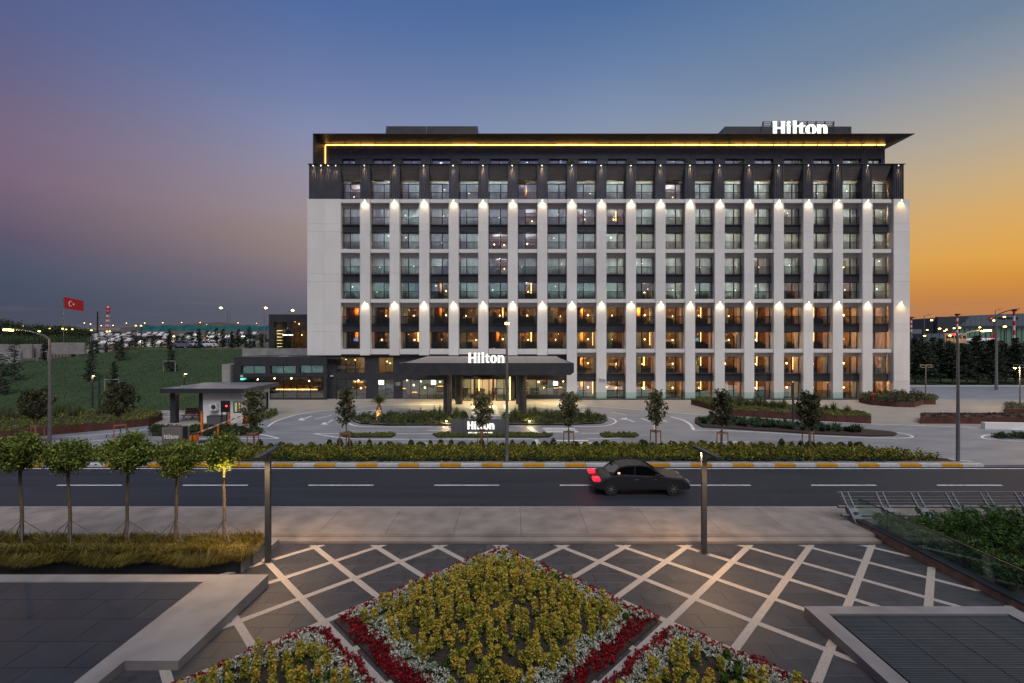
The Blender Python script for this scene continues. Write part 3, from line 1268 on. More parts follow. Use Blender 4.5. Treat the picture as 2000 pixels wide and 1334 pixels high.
CUR = [curtain(.02, .42, 1), curtain(BW - .42, BW, 2), curtain(.02, .95, 3), curtain(BW - 1.3, BW, 4), curtain(.02, BW, 5)]
cl_ = MB()
cl_.ball((0, 0, 0), .06, 'bulbw')
ceil_me = cl_.mesh('ceiling_light')
rnd = random.Random(11)
patt = [0, 1, 3, 2, 0, 3, 1, 2]
for i in range(19):
    for k in range(9):
        if k >= 7 and i < 8:
            continue
        x = bx0(i)
        zb = fz(354 + 48.85 * k + 34.3)
        side = 1 if i % 2 == 0 else 0
        fme, p1, p2 = FR[side]
        Yk = YW + (.0 if k else -.0)
        wo_ = put('window', fme, HOT, (x, Yk, zb))
        put('pane', p1, wo_, (x, Yk, zb))
        put('pane', p2, wo_, (x, Yk, zb))
        v = patt[(i + (k // 2) * 3) % 8] if k >= 5 else rnd.randrange(4)
        if i >= 8 and k >= 5:
            v = [1, 0, 1, 3, 2, 3, 2, 0, 2, 1, 3][(i - 8 + (k in (7, 8)) * 2) % 11]
        put('room_interior', RM[v], wo_, (x, Yk + .16, zb - .05))
        if k < 5:
            r_ = rnd.random()
            full = r_ < .76
            c_ = CUR[4] if full else (CUR[3] if r_ < .86 else (CUR[2] if r_ < .94 else CUR[rnd.randrange(2)]))
            put('curtain', c_, wo_, (x, Yk + .0, zb))
            if rnd.random() < .4:
                put('ceiling_light', ceil_me, wo_, (x + .4 + rnd.random() * 1.6, Yk + .25, zb + 1.0 + rnd.random() * .9))
        else:
            put('curtain', CUR[(i + k) % 2] if rnd.random() < .8 else CUR[2], wo_, (x, Yk, zb))
            if k == 6 and i in (0, 12):
                m = MB()
                m.box(.9, 1.5, 1.2, 1.25, 1.0, 1.4, 'tv')
                put('television', m.mesh('television'), wo_, (x, Yk + .16, zb))
        if k < 6 or (k == 8 and i in (9, 11, 14, 16)):
            put('railing', rail_me, HOT, (x, YW - .34, zb))
        lum = (1.0 if k >= 5 else .0)
        if lum:
            pw = (110 if i < 8 else 210) * (.75 + .5 * rnd.random())
            lamp('room_or_fill_light', 'POINT', (x + BW * .55, Yk + 1.7, zb + 1.9), pw, (1, .52, .20), wo_, .12)
        else:
            lamp('room_or_fill_light', 'POINT', (x + BW * .55, Yk + 1.9, zb + 1.9), (230 + 60 * (i > 8) if full else 60) * (.75 + .5 * rnd.random()), (.90, .94, .98) if i < 9 else (.95, .94, .84), wo_, .12)  # added fill: backlit curtains stand in for sky reflected in the panes
# glass guard in front of the two lowest terrace rows
for i in range(8, 19):
    m = MB()
    x0 = bx0(i) - .65
    m.box(x0 + .01, x0 + 57.75 / SF - .01, YF - .52, YF - .50, .03, .95)
    put('glass_guard', m.mesh('glass_guard', 'railglass'), HOT)
m = MB()
m.box(XB - .7, XR - .6, YF - .62, YF - .02, 0, .10, 'black')
put('plinth', m.mesh('plinth'), HOT)

# crown: dark ribbed piers, sloping hood panels
z0c, z1c = zt_white + .012, fz(321)


def ribs(x0, x1, z0, z1, y, pitch=.25, dep=.10):
    m = MB()
    m.box(x0, x1, y, y + .9, z0, z1)
    n = int((x1 - x0) / pitch)
    for k in range(n):
        xx = x0 + (x1 - x0) * (k + .5) / n
        m.box(xx - .04, xx + .04, y - dep, y - .001, z0 + .01, z1 - .01)
    o = put('ribbed_cladding', m.mesh('ribbed_cladding', 'darkrib'), HOT)
    return o


for i in range(18):
    u0 = 703 + 57.75 * i
    ribs(fx(u0), fx(u0 + 19.6), z0c, z1c, YF + .06)
ribs(fx(603), fx(665.5), z0c, z1c, YF + .06)
ribs(fx(1745.5), fx(1766), z0c, z1c, YF + .06)
m = MB()
m.box(fx(601.5), fx(1768), YF - .10, YF + .9, z1c + .001, z1c + .07)
put('parapet_cap', m.mesh('parapet_cap', 'dark'), HOT)
zh = fz(351.5, YW)
for i in range(19):
    x = bx0(i)
    n = 3
    for k in range(n):
        a, b = k / n, (k + 1) / n
        za, zb_ = z1c - .03 + (zh - z1c + .03) * a, z1c - .03 + (zh - z1c + .03) * b
        ya, yb = YF + .10 + .85 * a, YF + .10 + .85 * b
        m = MB()
        m.v = [(x + .005, ya, za - .02), (x + BW - .005, ya, za - .02), (x + BW - .005, yb, zb_ + .01), (x + .005, yb, zb_ + .01),
               (x + .005, ya + .06, za + .02), (x + BW - .005, ya + .06, za + .02), (x + BW - .005, yb + .06, zb_ + .05), (x + .005, yb + .06, zb_ + .05)]
        m.f = [(0, 1, 2, 3), (4, 7, 6, 5), (0, 4, 5, 1), (2, 6, 7, 3), (1, 5, 6, 2), (3, 7, 4, 0)]
        m.m = [0] * 6
        put('hood_panel', m.mesh('hood_panel', 'hood'), HOT)
m = MB()
m.box(fx(603.5), fx(1765.5), YF + .96, 64.2, z1c - .2, z1c)
put('terrace_floor', m.mesh('terrace_floor', 'hood'), HOT)

# facade spotlights: a small housing and lens on each pier
hs = MB()
hs.box(-.09, .09, -.26, -.0, 0, .06, 'frame')
hs.ball((0, -.13, -.02), .055, 'spotlens', 8, .5)
hous = hs.mesh('wall_light')
for i, (cx, w) in enumerate(piers):
    for v_ in (391.5, 589.5):
        z = fz(v_)
        o = put('wall_light', hous, HOT, (cx - (.12 if i == 18 else 0), YF, z))
        last = i == 18
        lamp('wall_light_beam', 'SPOT', (cx - (.12 if last else 0), YF - .21, z - .05), 165, (1, .60, .18) if last else (1, .75, .43), o, .04, 112, 1.0, (R(6), 0, 0))
hs = MB()
hs.box(-.04, .04, -.16, -.0, 0, .05, 'frame')
hs.ball((0, -.09, -.02), .04, 'spotlens', 8, .6)
hous2 = hs.mesh('wall_light')
xs = [fx(703 + 57.75 * i + 9) for i in range(18)] + [fx(1754)] + [fx(u) for u in (612.5, 627, 641.5, 656)]
for x in xs:
    z = fz(323.5)
    o = put('wall_light', hous2, HOT, (x, YF + .0, z))
    lamp('wall_light_beam', 'SPOT', (x, YF - .20, z - .05), 330, (1, .60, .24), o, .02, 50, .8, (R(10), 0, 0))
# fixtures seen end-on along the far left flank
for v_ in (324, 334, 344, 358, 373, 421, 433, 445, 455, 464, 473, 481, 488):
    m = MB()
    X0 = XL if v_ > 388 else fx(603)
    m.box(X0 - .16, X0 - .001, 60.2, 60.3, fz(v_, 60.2), fz(v_, 60.2) + .05, 'frame')
    m.ball((X0 - .12, 60.25, fz(v_, 60.2) - .04), .06, 'spotlens', 6)
    put('flank_light', m.mesh('flank_light'), HOT)
m = MB()
put('flank_light', MB().ball((XL - .1, 60.4, fz(600, 60.4)), .07, 'spotlens', 6).mesh('flank_light'), HOT)
put('flank_light', MB().ball((XL - .1, 60.4, fz(596, 60.4)), .06, 'spotlens', 6).mesh('flank_light'), HOT)

# set-back top floor
YU = 60.8
zu0, zu1 = z1c + .0, fz(281.5, YU)
XUL, XUR = fx(635.5, YU), fx(1729, YU)
wins = []
zwt = fz(310.5, YU)
for i in range(19):
    a, b = 671 + 57.4 * i + (5 if i == 0 else 0), 671 + 57.4 * i + 36
    if i == 0:
        a, b = 668, 693
    if 1660 < a:
        a, b = a - 8, b - 18
    wins.append((fx(a, YU), fx(b, YU)))
m = MB()
m.box(XUL, XUR, YU + .05, YU + .5, zwt + .02, zu1)
n = int((XUR - XUL) / .24)
for k in range(n):
    xx = XUL + (XUR - XUL) * (k + .5) / n
    m.box(xx - .06, xx + .06, YU, YU + .049, zwt + .06, zu1 - .01)
put('ribbed_cladding', m.mesh('ribbed_cladding', 'darkrib'), HOT)
m = MB()
xp = XUL
for a, b in wins + [(XUR, XUR)]:
    if a - xp > .1:
        m.box(xp, a, YU + .05, YU + .5, zu0 + .002, zwt)
        nn = max(1, int((a - xp) / .24))
        for k in range(nn):
            xx = xp + (a - xp) * (k + .5) / nn
            m.box(xx - .06, xx + .06, YU, YU + .049, zu0 + .01, zwt - .02)
    xp = b
put('ribbed_cladding', m.mesh('ribbed_cladding', 'darkrib'), HOT)
for a, b in wins:
    m = MB()
    m.box(a, b, YU + .3, YU + .38, zwt - .12, zwt)
    m.box(a, a + .06, YU + .3, YU + .38, zu0 + .01, zwt - .12)
    m.box((a + b) / 2 - .05, (a + b) / 2 + .05, YU + .3, YU + .38, zu0 + .01, zwt - .12)
    m.box(b - .06, b, YU + .3, YU + .38, zu0 + .01, zwt - .12)
    wo_ = put('window', m.mesh('window_frame', 'frame'), HOT)
    m = MB()
    m.box(a + .06, (a + b) / 2 - .05, YU + .33, YU + .35, zu0 + .01, zwt - .12)
    put('pane', m.mesh('pane', 'glass'), wo_)
    m = MB()
    m.box((a + b) / 2 + .05, b - .06, YU + .33, YU + .35, zu0 + .01, zwt - .12)
    put('pane', m.mesh('pane', 'glass'), wo_)
    m = MB()
    m.poly([(a, YU + .43, zu0), (b, YU + .43, zu0), (b, YU + .43, zwt), (a, YU + .43, zwt)])
    put('curtain', m.mesh('curtain', 'curtain'), wo_)
    lamp('room_or_fill_light', 'POINT', ((a + b) / 2, YU + .485, zwt - .3), 30, (.8, .92, 1), wo_, .01)  # fill lamp added behind the curtain, brightening it like reflected sky
# wedge-edged roof
e = MB()
xo0, xo1, yo0, yo1 = fx(611, 58.6), fx(1787, 58.6), 58.6, 76
zt_, ze_, zi_ = 33.86, 33.80, zu1 + .002
vt = [(xo0, yo0), (xo1, yo0), (xo1, yo1), (xo0, yo1)]
vi = [(XUL, YU), (XUR, YU), (XUR, 74), (XUL, 74)]
e.v = [(x, y, zt_) for x, y in vt] + [(x, y, ze_) for x, y in vt] + [(x, y, zi_) for x, y in vi]
e.f = [(0, 1, 2, 3), (0, 4, 5, 1), (1, 5, 6, 2), (2, 6, 7, 3), (3, 7, 4, 0), (4, 8, 9, 5), (5, 9, 10, 6), (6, 10, 11, 7), (7, 11, 8, 4), (8, 11, 10, 9)]
e.m = [0] * 10
roof = put('roof', e.mesh('roof', 'dark'), HOT)
m = MB()
m.prism([(xo0, yo0 + .0), (xo0 + .12, yo0 + .0), (XUL + .02, YU), (xo0, YU)], zu0 + .002, ze_ - .002, 'z')
put('side_fin', m.mesh('side_fin', 'dark'), HOT)
m = MB()
m.box(XUL, XUR, YU + .52, 74, zu0 + .01, zu1)
put('top_floor_core', m.mesh('top_floor_core', 'dark'), HOT)
br = MB()
br.prism([(YU - .02, -.02), (YU - .02, -.30), (YU - .9, .0)], -.02, .02, 'x')
brm = br.mesh('bracket', 'hood')
for k in range(38):
    put('bracket', brm, HOT, (XUL + .8 + k * 1.94, 0, zu1 + .0))
rs2 = random.Random(2)
x = XUL + .1
while x < XUR - .2:
    w = min(2.4 + rs2.random() * 1.5, XUR - .05 - x)
    m = MB()
    m.box(x, x + w - .04, YU - .10, YU - .03, zu1 - .15, zu1 - .15 + (.075 if rs2.random() < .3 else .045), 'led')
    put('light_strip', m.mesh('light_strip'), HOT)
    x += w
m = MB()
m.box(XUL + .03, XUL + .065, YU - .14, YU - .08, zu0 + .1, zu1 - .2, 'led')
put('light_strip', m.mesh('light_strip'), HOT)
# plant boxes on the roof and the roof sign
for ua, ub, uc, v_ in ((750, 933, 754, 246.5), (1402, 1663, 1416, 247)):
    Yp = 64
    zt = fz(v_, Yp)
    m = MB()
    m.prism([(fx(ua, Yp), 33.87), (fx(ub, Yp), 33.87), (fx(ub, Yp), zt), (fx(uc, Yp), zt)], Yp, Yp + 8, 'y')
    nn = int((fx(ub, Yp) - fx(uc, Yp)) / .32)
    for k in range(nn):
        xx = fx(uc, Yp) + .1 + (fx(ub, Yp) - fx(uc, Yp) - .2) * k / nn
        m.box(xx, xx + .09, Yp - .05, Yp - .001, 33.88, zt - .04)
    put('plant_enclosure', m.mesh('plant_enclosure', 'dark'), HOT)
for u in (755.5, 833):
    Yp = 63.9
    m = MB()
    m.tube((fx(u, Yp), Yp, 33.9), (fx(u, Yp), Yp, fz(247, Yp)), .045, n=6)
    put('steel_tube', m.mesh('steel_tube', 'pole'), HOT)
SG = MB()
Ys = 60.2
xa, xb, za, zb = fx(1491, Ys), fx(1629, Ys), 33.88, fz(236.5, Ys)
for k in range(9):
    xx = xa + (xb - xa) * k / 8
    SG.box(xx - .05, xx + .05, Ys, Ys + .08, za, zb)
    SG.beam((xx, Ys + .1, zb - .05), (xx, Ys + 1.6, za), .06)
for k in range(10):
    z = za + .05 + (zb - za - .1) * k / 9
    SG.box(xa - .05, xb + .05, Ys + .09, Ys + .13, z - .035, z + .035)
sgo = put('sign_frame', SG.mesh('sign_frame', 'dark'), HOT)
wordmark(sgo, fx(1508, 60), 59.85, fz(263.5, 60), fx(1615, 60) - fx(1508, 60), 1.72, .14, 'sign')

# ---- lobby storey set under the white block
YL = 59.6
ztop = z_bot
mL = MB()
LW = []          # (u0,u1,v0,v1, mullions)
LW += [(657, 712, 697, 729, 2), (739, 768, 697, 729, 1), (657, 715, 741, 778.5, 2), (737, 769, 741, 778.5, 1), (785, 868, 741, 778.5, 4)]
LW += [(1028, 1108, 741, 773, 3), (893, 1000, 741, 780, 0)]


def rects_wall(x0, x1, z0, z1, holes, y0, y1, mb):
    xs_ = sorted({x0, x1} | {h[0] for h in holes} | {h[1] for h in holes})
    for a, b in zip(xs_, xs_[1:]):
        hs_ = sorted([(h[2], h[3]) for h in holes if h[0] <= a + 1e-6 and h[1] >= b - 1e-6])
        z = z0
        for c, d in hs_:
            if c > z + 1e-4:
                mb.box(a, b, y0, y1, z, c)
            z = d
        if z < z1 - 1e-4:
            mb.box(a, b, y0, y1, z, z1)


holes = [(fx(a, YL), fx(b, YL), max(0.0, fz(d, YL)), fz(c, YL)) for a, b, c, d, e_ in LW]
rects_wall(fx(635, YL), fx(1122, YL), 0, ztop - .01, holes, YL, YL + .35, mL)
put('lobby_wall', mL.mesh('lobby_wall', 'dark'), HOT)
for k in range(14):
    u = 640 + k * 36
    if any(a - 2 < u < b + 2 for a, b, c, d, e_ in LW):
        continue
for (a, b, c, d, nm), (x0, x1, z0, z1) in zip(LW, holes):
    if nm == 0:
        continue
    m = MB()
    t = .05
    m.box(x0, x1, YL + .14, YL + .22, z1 - t, z1)
    m.box(x0, x1, YL + .14, YL + .22, z0, z0 + t)
    for k in range(nm + 2):
        xx = x0 + (x1 - x0 - t) * k / (nm + 1)
        m.box(xx, xx + t, YL + .14, YL + .22, z0 + t, z1 - t)
    wo_ = put('window', m.mesh('window_frame', 'frame'), HOT)
    for k in range(nm + 1):
        xx = x0 + (x1 - x0 - t) * k / (nm + 1)
        m = MB()
        m.box(xx + t, x0 + (x1 - x0 - t) * (k + 1) / (nm + 1), YL + .17, YL + .19, z0 + t, z1 - t)
        put('pane', m.mesh('pane', 'lobbyglass'), wo_)
# lobby interior
lob = MB()
lx0, lx1 = fx(636), fx(1122)
lob.poly([(lx0, 68, 0), (lx1, 68, 0), (lx1, 68, 5.4), (lx0, 68, 5.4)], 'roomwood')
lob.poly([(lx0, YL, .02), (lx1, YL, .02), (lx1, 68, .02), (lx0, 68, .02)], 'carpet')
lob.poly([(lx0, 68, 5.4), (lx1, 68, 5.4), (lx1, YL + .4, 5.4), (lx0, YL + .4, 5.4)], 'roomwood')
lob.box(lx0, lx1 - 1, 62.0, 67.9, 2.95, 3.15, 'roomwood')
lob.box(lx0 - .3, lx0, YL + .4, 68, 0, 5.4, 'dark')
lob.box(lx1, lx1 + .3, YL + .4, 68, 0, 5.4, 'dark')
put('lobby_interior', lob.mesh('lobby_interior'), HOT)
rl = random.Random(4)
for k in range(26):
    x = lx0 + 1 + rl.random() * (lx1 - lx0 - 2)
    y = 61.2 + rl.random() * 4.5
    m = MB()
    kind = rl.random()
    if kind < .45:      # armchair
        m.box(x, x + .8, y, y + .7, .12, .42, 'bed')
        m.box(x, x + .8, y + .6, y + .75, .42, .95, 'bed')
        m.box(x, x + .12, y, y + .6, .42, .62, 'roomwood')
        m.box(x + .68, x + .8, y, y + .6, .42, .62, 'roomwood')
        nm = 'armchair'
    elif kind < .7:
        m.tube((x, y, .02), (x, y, .7), .04, n=6, mt='frame')
        m.tube((x, y, .7), (x, y, .74), .45, n=14, mt='linen')
        nm = 'table'
    else:
        m.box(x, x + 1.5, 67.7, 67.95, .3, 2.6, 'bed')
        for q in range(5):
            m.box(x + .05, x + 1.45, 67.6, 67.7, .5 + q * .45, .54 + q * .45, 'ledr')
        nm = 'shelf'
    put(nm, m.mesh(nm), HOT)
for u, v_, s_ in ((744.5, 747, .16), (847, 747, .16), (1085, 749, .16), (700, 743, .06), (795, 743, .05), (860, 746, .05), (705, 758, .07), (676, 702, .05), (694, 703, .05), (756, 706, .05), (762, 709, .05),
                  (808, 752, .06), (830, 757, .06), (1052, 746, .06), (1100, 745, .05), (822, 745, .05), (1062, 757, .05)):
    m = MB()
    Yq = 61.6
    xx, z = fx(u, Yq), fz(v_, Yq)
    if s_ > .1:
        m.box(xx - .28, xx + .28, Yq - .2, Yq + .2, z - .25, z + .25, 'bulbw')
        m.tube((xx, Yq, 0.03), (xx, Yq, z - .25), .03, n=6, mt='frame')
    else:
        m.ball((xx, Yq, z), s_ * 1.6, 'bulb', 8)
        m.tube((xx, Yq, z + s_), (xx, Yq, min(5.3, z + 1.2)), .012, n=4, mt='frame')
    put('lobby_lamp', m.mesh('lobby_lamp'), HOT)
for x in (-21, -16, -11, -6.5, 4.5, 7):
    lamp('lobby_light', 'POINT', (x, 65.0, 2.6), 60, (1, .62, .26), HOT, .25)
for x in (-20, -15):
    lamp('lobby_light', 'POINT', (x, 62.3, 4.9), 90, (1, .50, .18), HOT, .2)
for x in (-5, 0):
    lamp('lobby_light', 'POINT', (x, 61.0, 2.7), 420, (1, .66, .3), HOT, .25)
for k in range(26):
    x = lx0 + .8 + rl.random() * (lx1 - lx0 - 2.5)
    y = 61.5 + rl.random() * 5
    z = .5 + rl.random() * 2.2
    w = .5 + rl.random() * 1.2
    m = MB()
    m.box(x, x + w, y, y + .05, z, z + .05, 'ledr')
    m.box(x - .1, x + w + .1, y + .06, y + .12, max(.05, z - .8), z + .25, 'roomorange' if k % 3 else 'roomwood')
    put('lit_niche', m.mesh('lit_niche'), HOT)
# stair seen through the upper lobby window
m = MB()
for k in range(7):
    m.box(fx(662), fx(690), 60.6 + .28 * k, 60.9 + .28 * k, 3.3 + .14 * k, 3.40 + .14 * k, 'room')
put('stair', m.mesh('stair'), HOT)
# door plates, camera
for u in (775.5, 1118):
    m = MB()
    m.box(fx(u) - .3, fx(u) + .3, YL - .06, YL - .01, fz(754), fz(747), 'concrete')
    put('wall_plate', m.mesh('wall_plate'), HOT)
for u, v_ in ((646.5, 734.5), (1173, 737.5), (1180, 739)):
    m = MB()
    yy = YL if u < 1000 else YF
    m.box(fx(u) - .16, fx(u) + .16, yy - .35, yy - .1, fz(v_) - .08, fz(v_) + .06, 'whitep')
    m.box(fx(u) - .03, fx(u) + .03, yy - .12, yy - .002, fz(v_) - .05, fz(v_) + .05, 'whitep')
    put('security_camera', m.mesh('security_camera'), HOT)
# soffit under the block and wall behind
m = MB()
m.box(XL + .05, XB - .7, YF + .1, 64.25, z_bot - .0, z_bot + .14)
put('soffit', m.mesh('soffit', 'dark'), HOT)

# ---- entrance: revolving door and side leaves
YD = 57.6
ent = MB()
ex0, ex1 = fx(893, YD), fx(1000, YD)
ent.box(ex0 - .3, ex1 + .3, YD - .1, YL - .01, 3.12, 3.9)
ent.box(ex0 - .3, ex0, YD - .1, YL - .01, 0, 3.12)
ent.box(ex1, ex1 + .3, YD - .1, YL - .01, 0, 3.12)
po = put('entrance_portal', ent.mesh('entrance_portal', 'dark'), HOT)
cxd = fx(945, YD)
rv = MB()
rad = 1.32
for k in range(24):
    a0, a1 = 2 * PI * k / 24, 2 * PI * (k + 1) / 24
    rv.poly([(cxd + rad * math.cos(a0), YD + rad * math.sin(a0), 2.75), (cxd + rad * math.cos(a1), YD + rad * math.sin(a1), 2.75),
             (cxd + rad * math.cos(a1), YD + rad * math.sin(a1), 3.1), (cxd + rad * math.cos(a0), YD + rad * math.sin(a0), 3.1)])
    rv.poly([(cxd, YD, 2.75), (cxd + rad * math.cos(a1), YD + rad * math.sin(a1), 2.75), (cxd + rad * math.cos(a0), YD + rad * math.sin(a0), 2.75)])
for k in (2, 4, 8, 10, 14, 16, 20, 22):
    a0 = 2 * PI * k / 24
    rv.tube((cxd + rad * math.cos(a0), YD + rad * math.sin(a0), 0), (cxd + rad * math.cos(a0), YD + rad * math.sin(a0), 2.75), .05, n=6)
ro = put('revolving_door', rv.mesh('revolving_door', 'frame'), HOT)
for k in range(3):
    a0 = R(25 + 120 * k)
    m = MB()
    dx, dy = math.cos(a0), math.sin(a0)
    m.beam((cxd, YD, .08), (cxd + dx * 1.2, YD + dy * 1.2, .08), .05, .08)
    m.beam((cxd, YD, 2.68), (cxd + dx * 1.2, YD + dy * 1.2, 2.68), .05, .08)
    m.beam((cxd + dx * 1.2, YD + dy * 1.2, .08), (cxd + dx * 1.2, YD + dy * 1.2, 2.68), .05, .05)
    w_o = put('door_wing', m.mesh('door_wing', 'frame'), ro)
for s_ in (-1, 1):
    m = MB()
    n = 8
    for k in range(n):
        b0 = (0 if s_ > 0 else PI) + R(-35 + 70 * k / n)
        b1 = (0 if s_ > 0 else PI) + R(-35 + 70 * (k + 1) / n)
        m.poly([(cxd + rad * math.cos(b0), YD + rad * math.sin(b0), .05), (cxd + rad * math.cos(b1), YD + rad * math.sin(b1), .05),
                (cxd + rad * math.cos(b1), YD + rad * math.sin(b1), 2.7), (cxd + rad * math.cos(b0), YD + rad * math.sin(b0), 2.7)])
    put('curved_pane', m.mesh('curved_pane', 'lobbyglass'), ro)
    m = MB()
    xx = cxd + s_ * .62
    m.box(xx - .03, xx + .03, YD + .25, YD + .3, 1.2, 2.75, 'ledr')
    put('light_slot', m.mesh('light_slot'), ro)
for xa, xb in ((ex0, fx(905, YD)), (fx(905.5, YD), fx(920.5, YD)), (fx(968.5, YD), fx(984, YD)), (fx(984.5, YD), ex1)):
    m = MB()
    m.box(xa, xa + .08, YD, YD + .08, 0, 3.1)
    m.box(xb - .08, xb, YD, YD + .08, 0, 3.1)
    m.box(xa + .08, xb - .08, YD, YD + .08, 3.0, 3.1)
    m.box(xa + .08, xb - .08, YD, YD + .08, 0, .1)
    m.box(xa + .08, xb - .08, YD, YD + .08, 1.5, 1.56)
    dn = put('side_door', m.mesh('side_door', 'frame'), HOT)
    m = MB()
    m.box(xa + .08, xb - .08, YD + .03, YD + .05, .1, 3.0)
    put('pane', m.mesh('pane', 'lobbyglass'), dn)
for u in (894.5, 898, 996):
    m = MB()
    m.box(fx(u, YD) - .04, fx(u, YD) + .04, YD - .05, YD - .01, .1, 3.0, 'ledr')
    put('light_strip', m.mesh('light_strip'), HOT)

# ---- canopy
CX0, CX1, CY0, CY1 = fx(777, 45), fx(1121, 45), 45.0, 59.0
can = MB()
zc0, zc1 = 4.12, 5.30
ch = .35
can.prism([(CX0, zc1), (CX0, zc0 + .02), (CX0 + .1, zc0), (CX1 - ch, zc0), (CX1, zc0 + .28), (CX1, zc1)], CY0, CY0 + .35, 'y')
can.box(CX0 + .01, CX0 + .35, CY0 + .351, CY1, zc0 + .01, zc1 - .01)
can.box(CX1 - .35, CX1 - .01, CY0 + .351, CY1, zc0 + .3, zc1 - .01)
can.box(CX0 + .351, CX1 - .351, CY0 + .351, CY1, zc0 + .02, zc0 + .4)
cano = put('entrance_canopy', can.mesh('entrance_canopy', 'dark'), HOT)
for k in range(4):
    a = CX0 + .36 + (CX1 - CX0 - .72) * k / 4
    b = CX0 + .36 + (CX1 - CX0 - .72) * (k + 1) / 4
    m = MB()
    m.v = [(a + .02, CY0 + .4, zc1 - .06), (b - .02, CY0 + .4, zc1 - .06), (b - .02, CY1, zc1 + .22), (a + .02, CY1, zc1 + .22)]
    m.f = [(0, 1, 2, 3)]
    m.m = [0]
    m.box(a + .02, b - .02, CY1 - .05, CY1, zc0 + .42, zc1 + .2)
    put('roof_panel', m.mesh('roof_panel', 'concrete'), cano)
for yb, xs_ in ((46.3, (-6.47, 1.03)), (54.6, (-6.3, .9))):
    for x in xs_:
        m = MB()
        n = 24
        pts = []
        for k in range(n):
            r_ = .40 if k % 2 else .43
            pts.append((x + r_ * math.cos(2 * PI * k / n), yb + r_ * math.sin(2 * PI * k / n)))
        m.prism(pts, 0, zc0 + .019, 'z')
        put('column', m.mesh('column', 'dark'), cano)
        if yb < 50:
            for dx in (-1.2, 1.4):
                pass
rigs = [(-9.4, 53.6, 1700), (-5.0, 55.6, 1300), (-2.7, 53.6, 1500), (-.3, 55.6, 1300), (4.6, 54, 1800), (-2.7, 50.2, 1300), (-9.2, 57, 700), (4.9, 57, 700), (-5.6, 45.7, 160), (1.9, 45.7, 120)]
for x, y, p in rigs:
    m = MB()
    m.tube((x, y, zc0 - .03), (x, y, zc0 + .018), .11, n=10, mt='spotlens')
    o = put('downlight', m.mesh('downlight'), cano)
    lamp('downlight_beam', 'SPOT', (x, y, zc0 - .06), p, (1, .78, .42), o, .08, 110, .7)
wordmark(cano, fx(914.5, 45.6), 45.45, zc1 + .0, fx(985, 45.6) - fx(914.5, 45.6), .98, .1, 'sign')

# ---- low restaurant wing on the left, terrace above it and glazed upper pavilion
YP = 58.5
px0, px1 = fx(457, YP), fx(633, YP)
wing = MB()
zr = fz(697, YP)
LW2 = [(471, 518, 714, 730, 1), (528, 577, 714, 730, 1), (585, 631, 713, 729, 1), (473, 632, 736, 778, 5)]
hol = [(fx(a, YP), fx(b, YP), max(0.12, fz(d, YP)), fz(c, YP)) for a, b, c, d, e_ in LW2]
rects_wall(px0, px1 + .3, 0, zr, hol, YP, YP + .4, wing)
wing.box(px0, px0 + .4, YP + .4, 66.5, 0, zr)
wing.box(px0 + .4, px1 + 2, YP + .4, 66.5, zr - .3, zr - .02)
put('wing_wall', wing.mesh('wing_wall', 'dark'), HOT)
for (a, b, c, d, nm), (x0, x1, z0, z1) in zip(LW2, hol):
    m = MB()
    t = .06
    m.box(x0, x1, YP + .15, YP + .23, z1 - t, z1)
    m.box(x0, x1, YP + .15, YP + .23, z0, z0 + t)
    for k in range(nm + 2):
        xx = x0 + (x1 - x0 - t) * k / (nm + 1)
        m.box(xx, xx + t, YP + .15, YP + .23, z0 + t, z1 - t)
    wo_ = put('window', m.mesh('window_frame', 'frame'), HOT)
    for k in range(nm + 1):
        xx = x0 + (x1 - x0 - t) * k / (nm + 1)
        m = MB()
        m.box(xx + t, x0 + (x1 - x0 - t) * (k + 1) / (nm + 1), YP + .18, YP + .20, z0 + t, z1 - t)
        put('pane', m.mesh('pane', 'lobbyglass'), wo_)
    if z0 > 2.5:
        m = MB()
        m.poly([(x0, YP + .45, z0), (x1, YP + .45, z0), (x1, YP + .45, z1), (x0, YP + .45, z1)])
        put('blind', m.mesh('blind', 'curtain'), wo_)
        for q in (.25, .75):
            lamp('room_or_fill_light', 'POINT', (x0 + (x1 - x0) * q, YP + 1.7, (z0 + z1) / 2), 34, (.93, 1, .90), wo_, .2)  # added lamps glow through the blind where the glass would mirror sky
wi = MB()
wi.poly([(px0, 65.5, 0), (px1, 65.5, 0), (px1, 65.5, 3.2), (px0, 65.5, 3.2)], 'roomwood')
wi.poly([(px0 + .4, YP + .3, .03), (px1, YP + .3, .03), (px1, 65.5, .03), (px0 + .4, 65.5, .03)], 'carpet')
wi.box(px0 + .4, px1, YP + .55, 65.4, 3.1, 3.25, 'black')
put('wing_interior', wi.mesh('wing_interior'), HOT)
for k in range(6):
    x = fx(540 + 13 * k, 60.5)
    m = MB()
    m.box(x - .55, x + .55, 61.4, 61.55, .95, 1.05, 'ledr')
    m.box(x - .6, x + .6, 61.56, 61.7, .05, 1.6, 'roomwood')
    m.box(x - .45, x + .3, 60.3, 60.9, .40, .48, 'bed')
    m.box(x - .45, x + .3, 60.85, 60.93, .48, .92, 'bed')
    m.box(x - .4, x - .35, 60.3, 60.35, .05, .4, 'frame')
    m.box(x + .2, x + .25, 60.3, 60.35, .05, .4, 'frame')
    put('dining_set', m.mesh('dining_set'), HOT)
for u, v_ in ((503, 741), (536, 739), (569, 739), (604, 744)):
    m = MB()
    m.ball((fx(u, 60), 60, fz(v_, 60)), .10, 'bulb', 8)
    put('lobby_lamp', m.mesh('lobby_lamp'), HOT)
for x in (-32, -28.5, -25.5):
    lamp('lobby_light', 'POINT', (x, 60.9, 2.4), 60, (1, .6, .22), HOT, .15)
m = MB()
m.box(fx(476), fx(482), YP - .06, YP - .01, fz(741), fz(738), 'greenl')
put('exit_sign', m.mesh('exit_sign'), HOT)
m = MB()
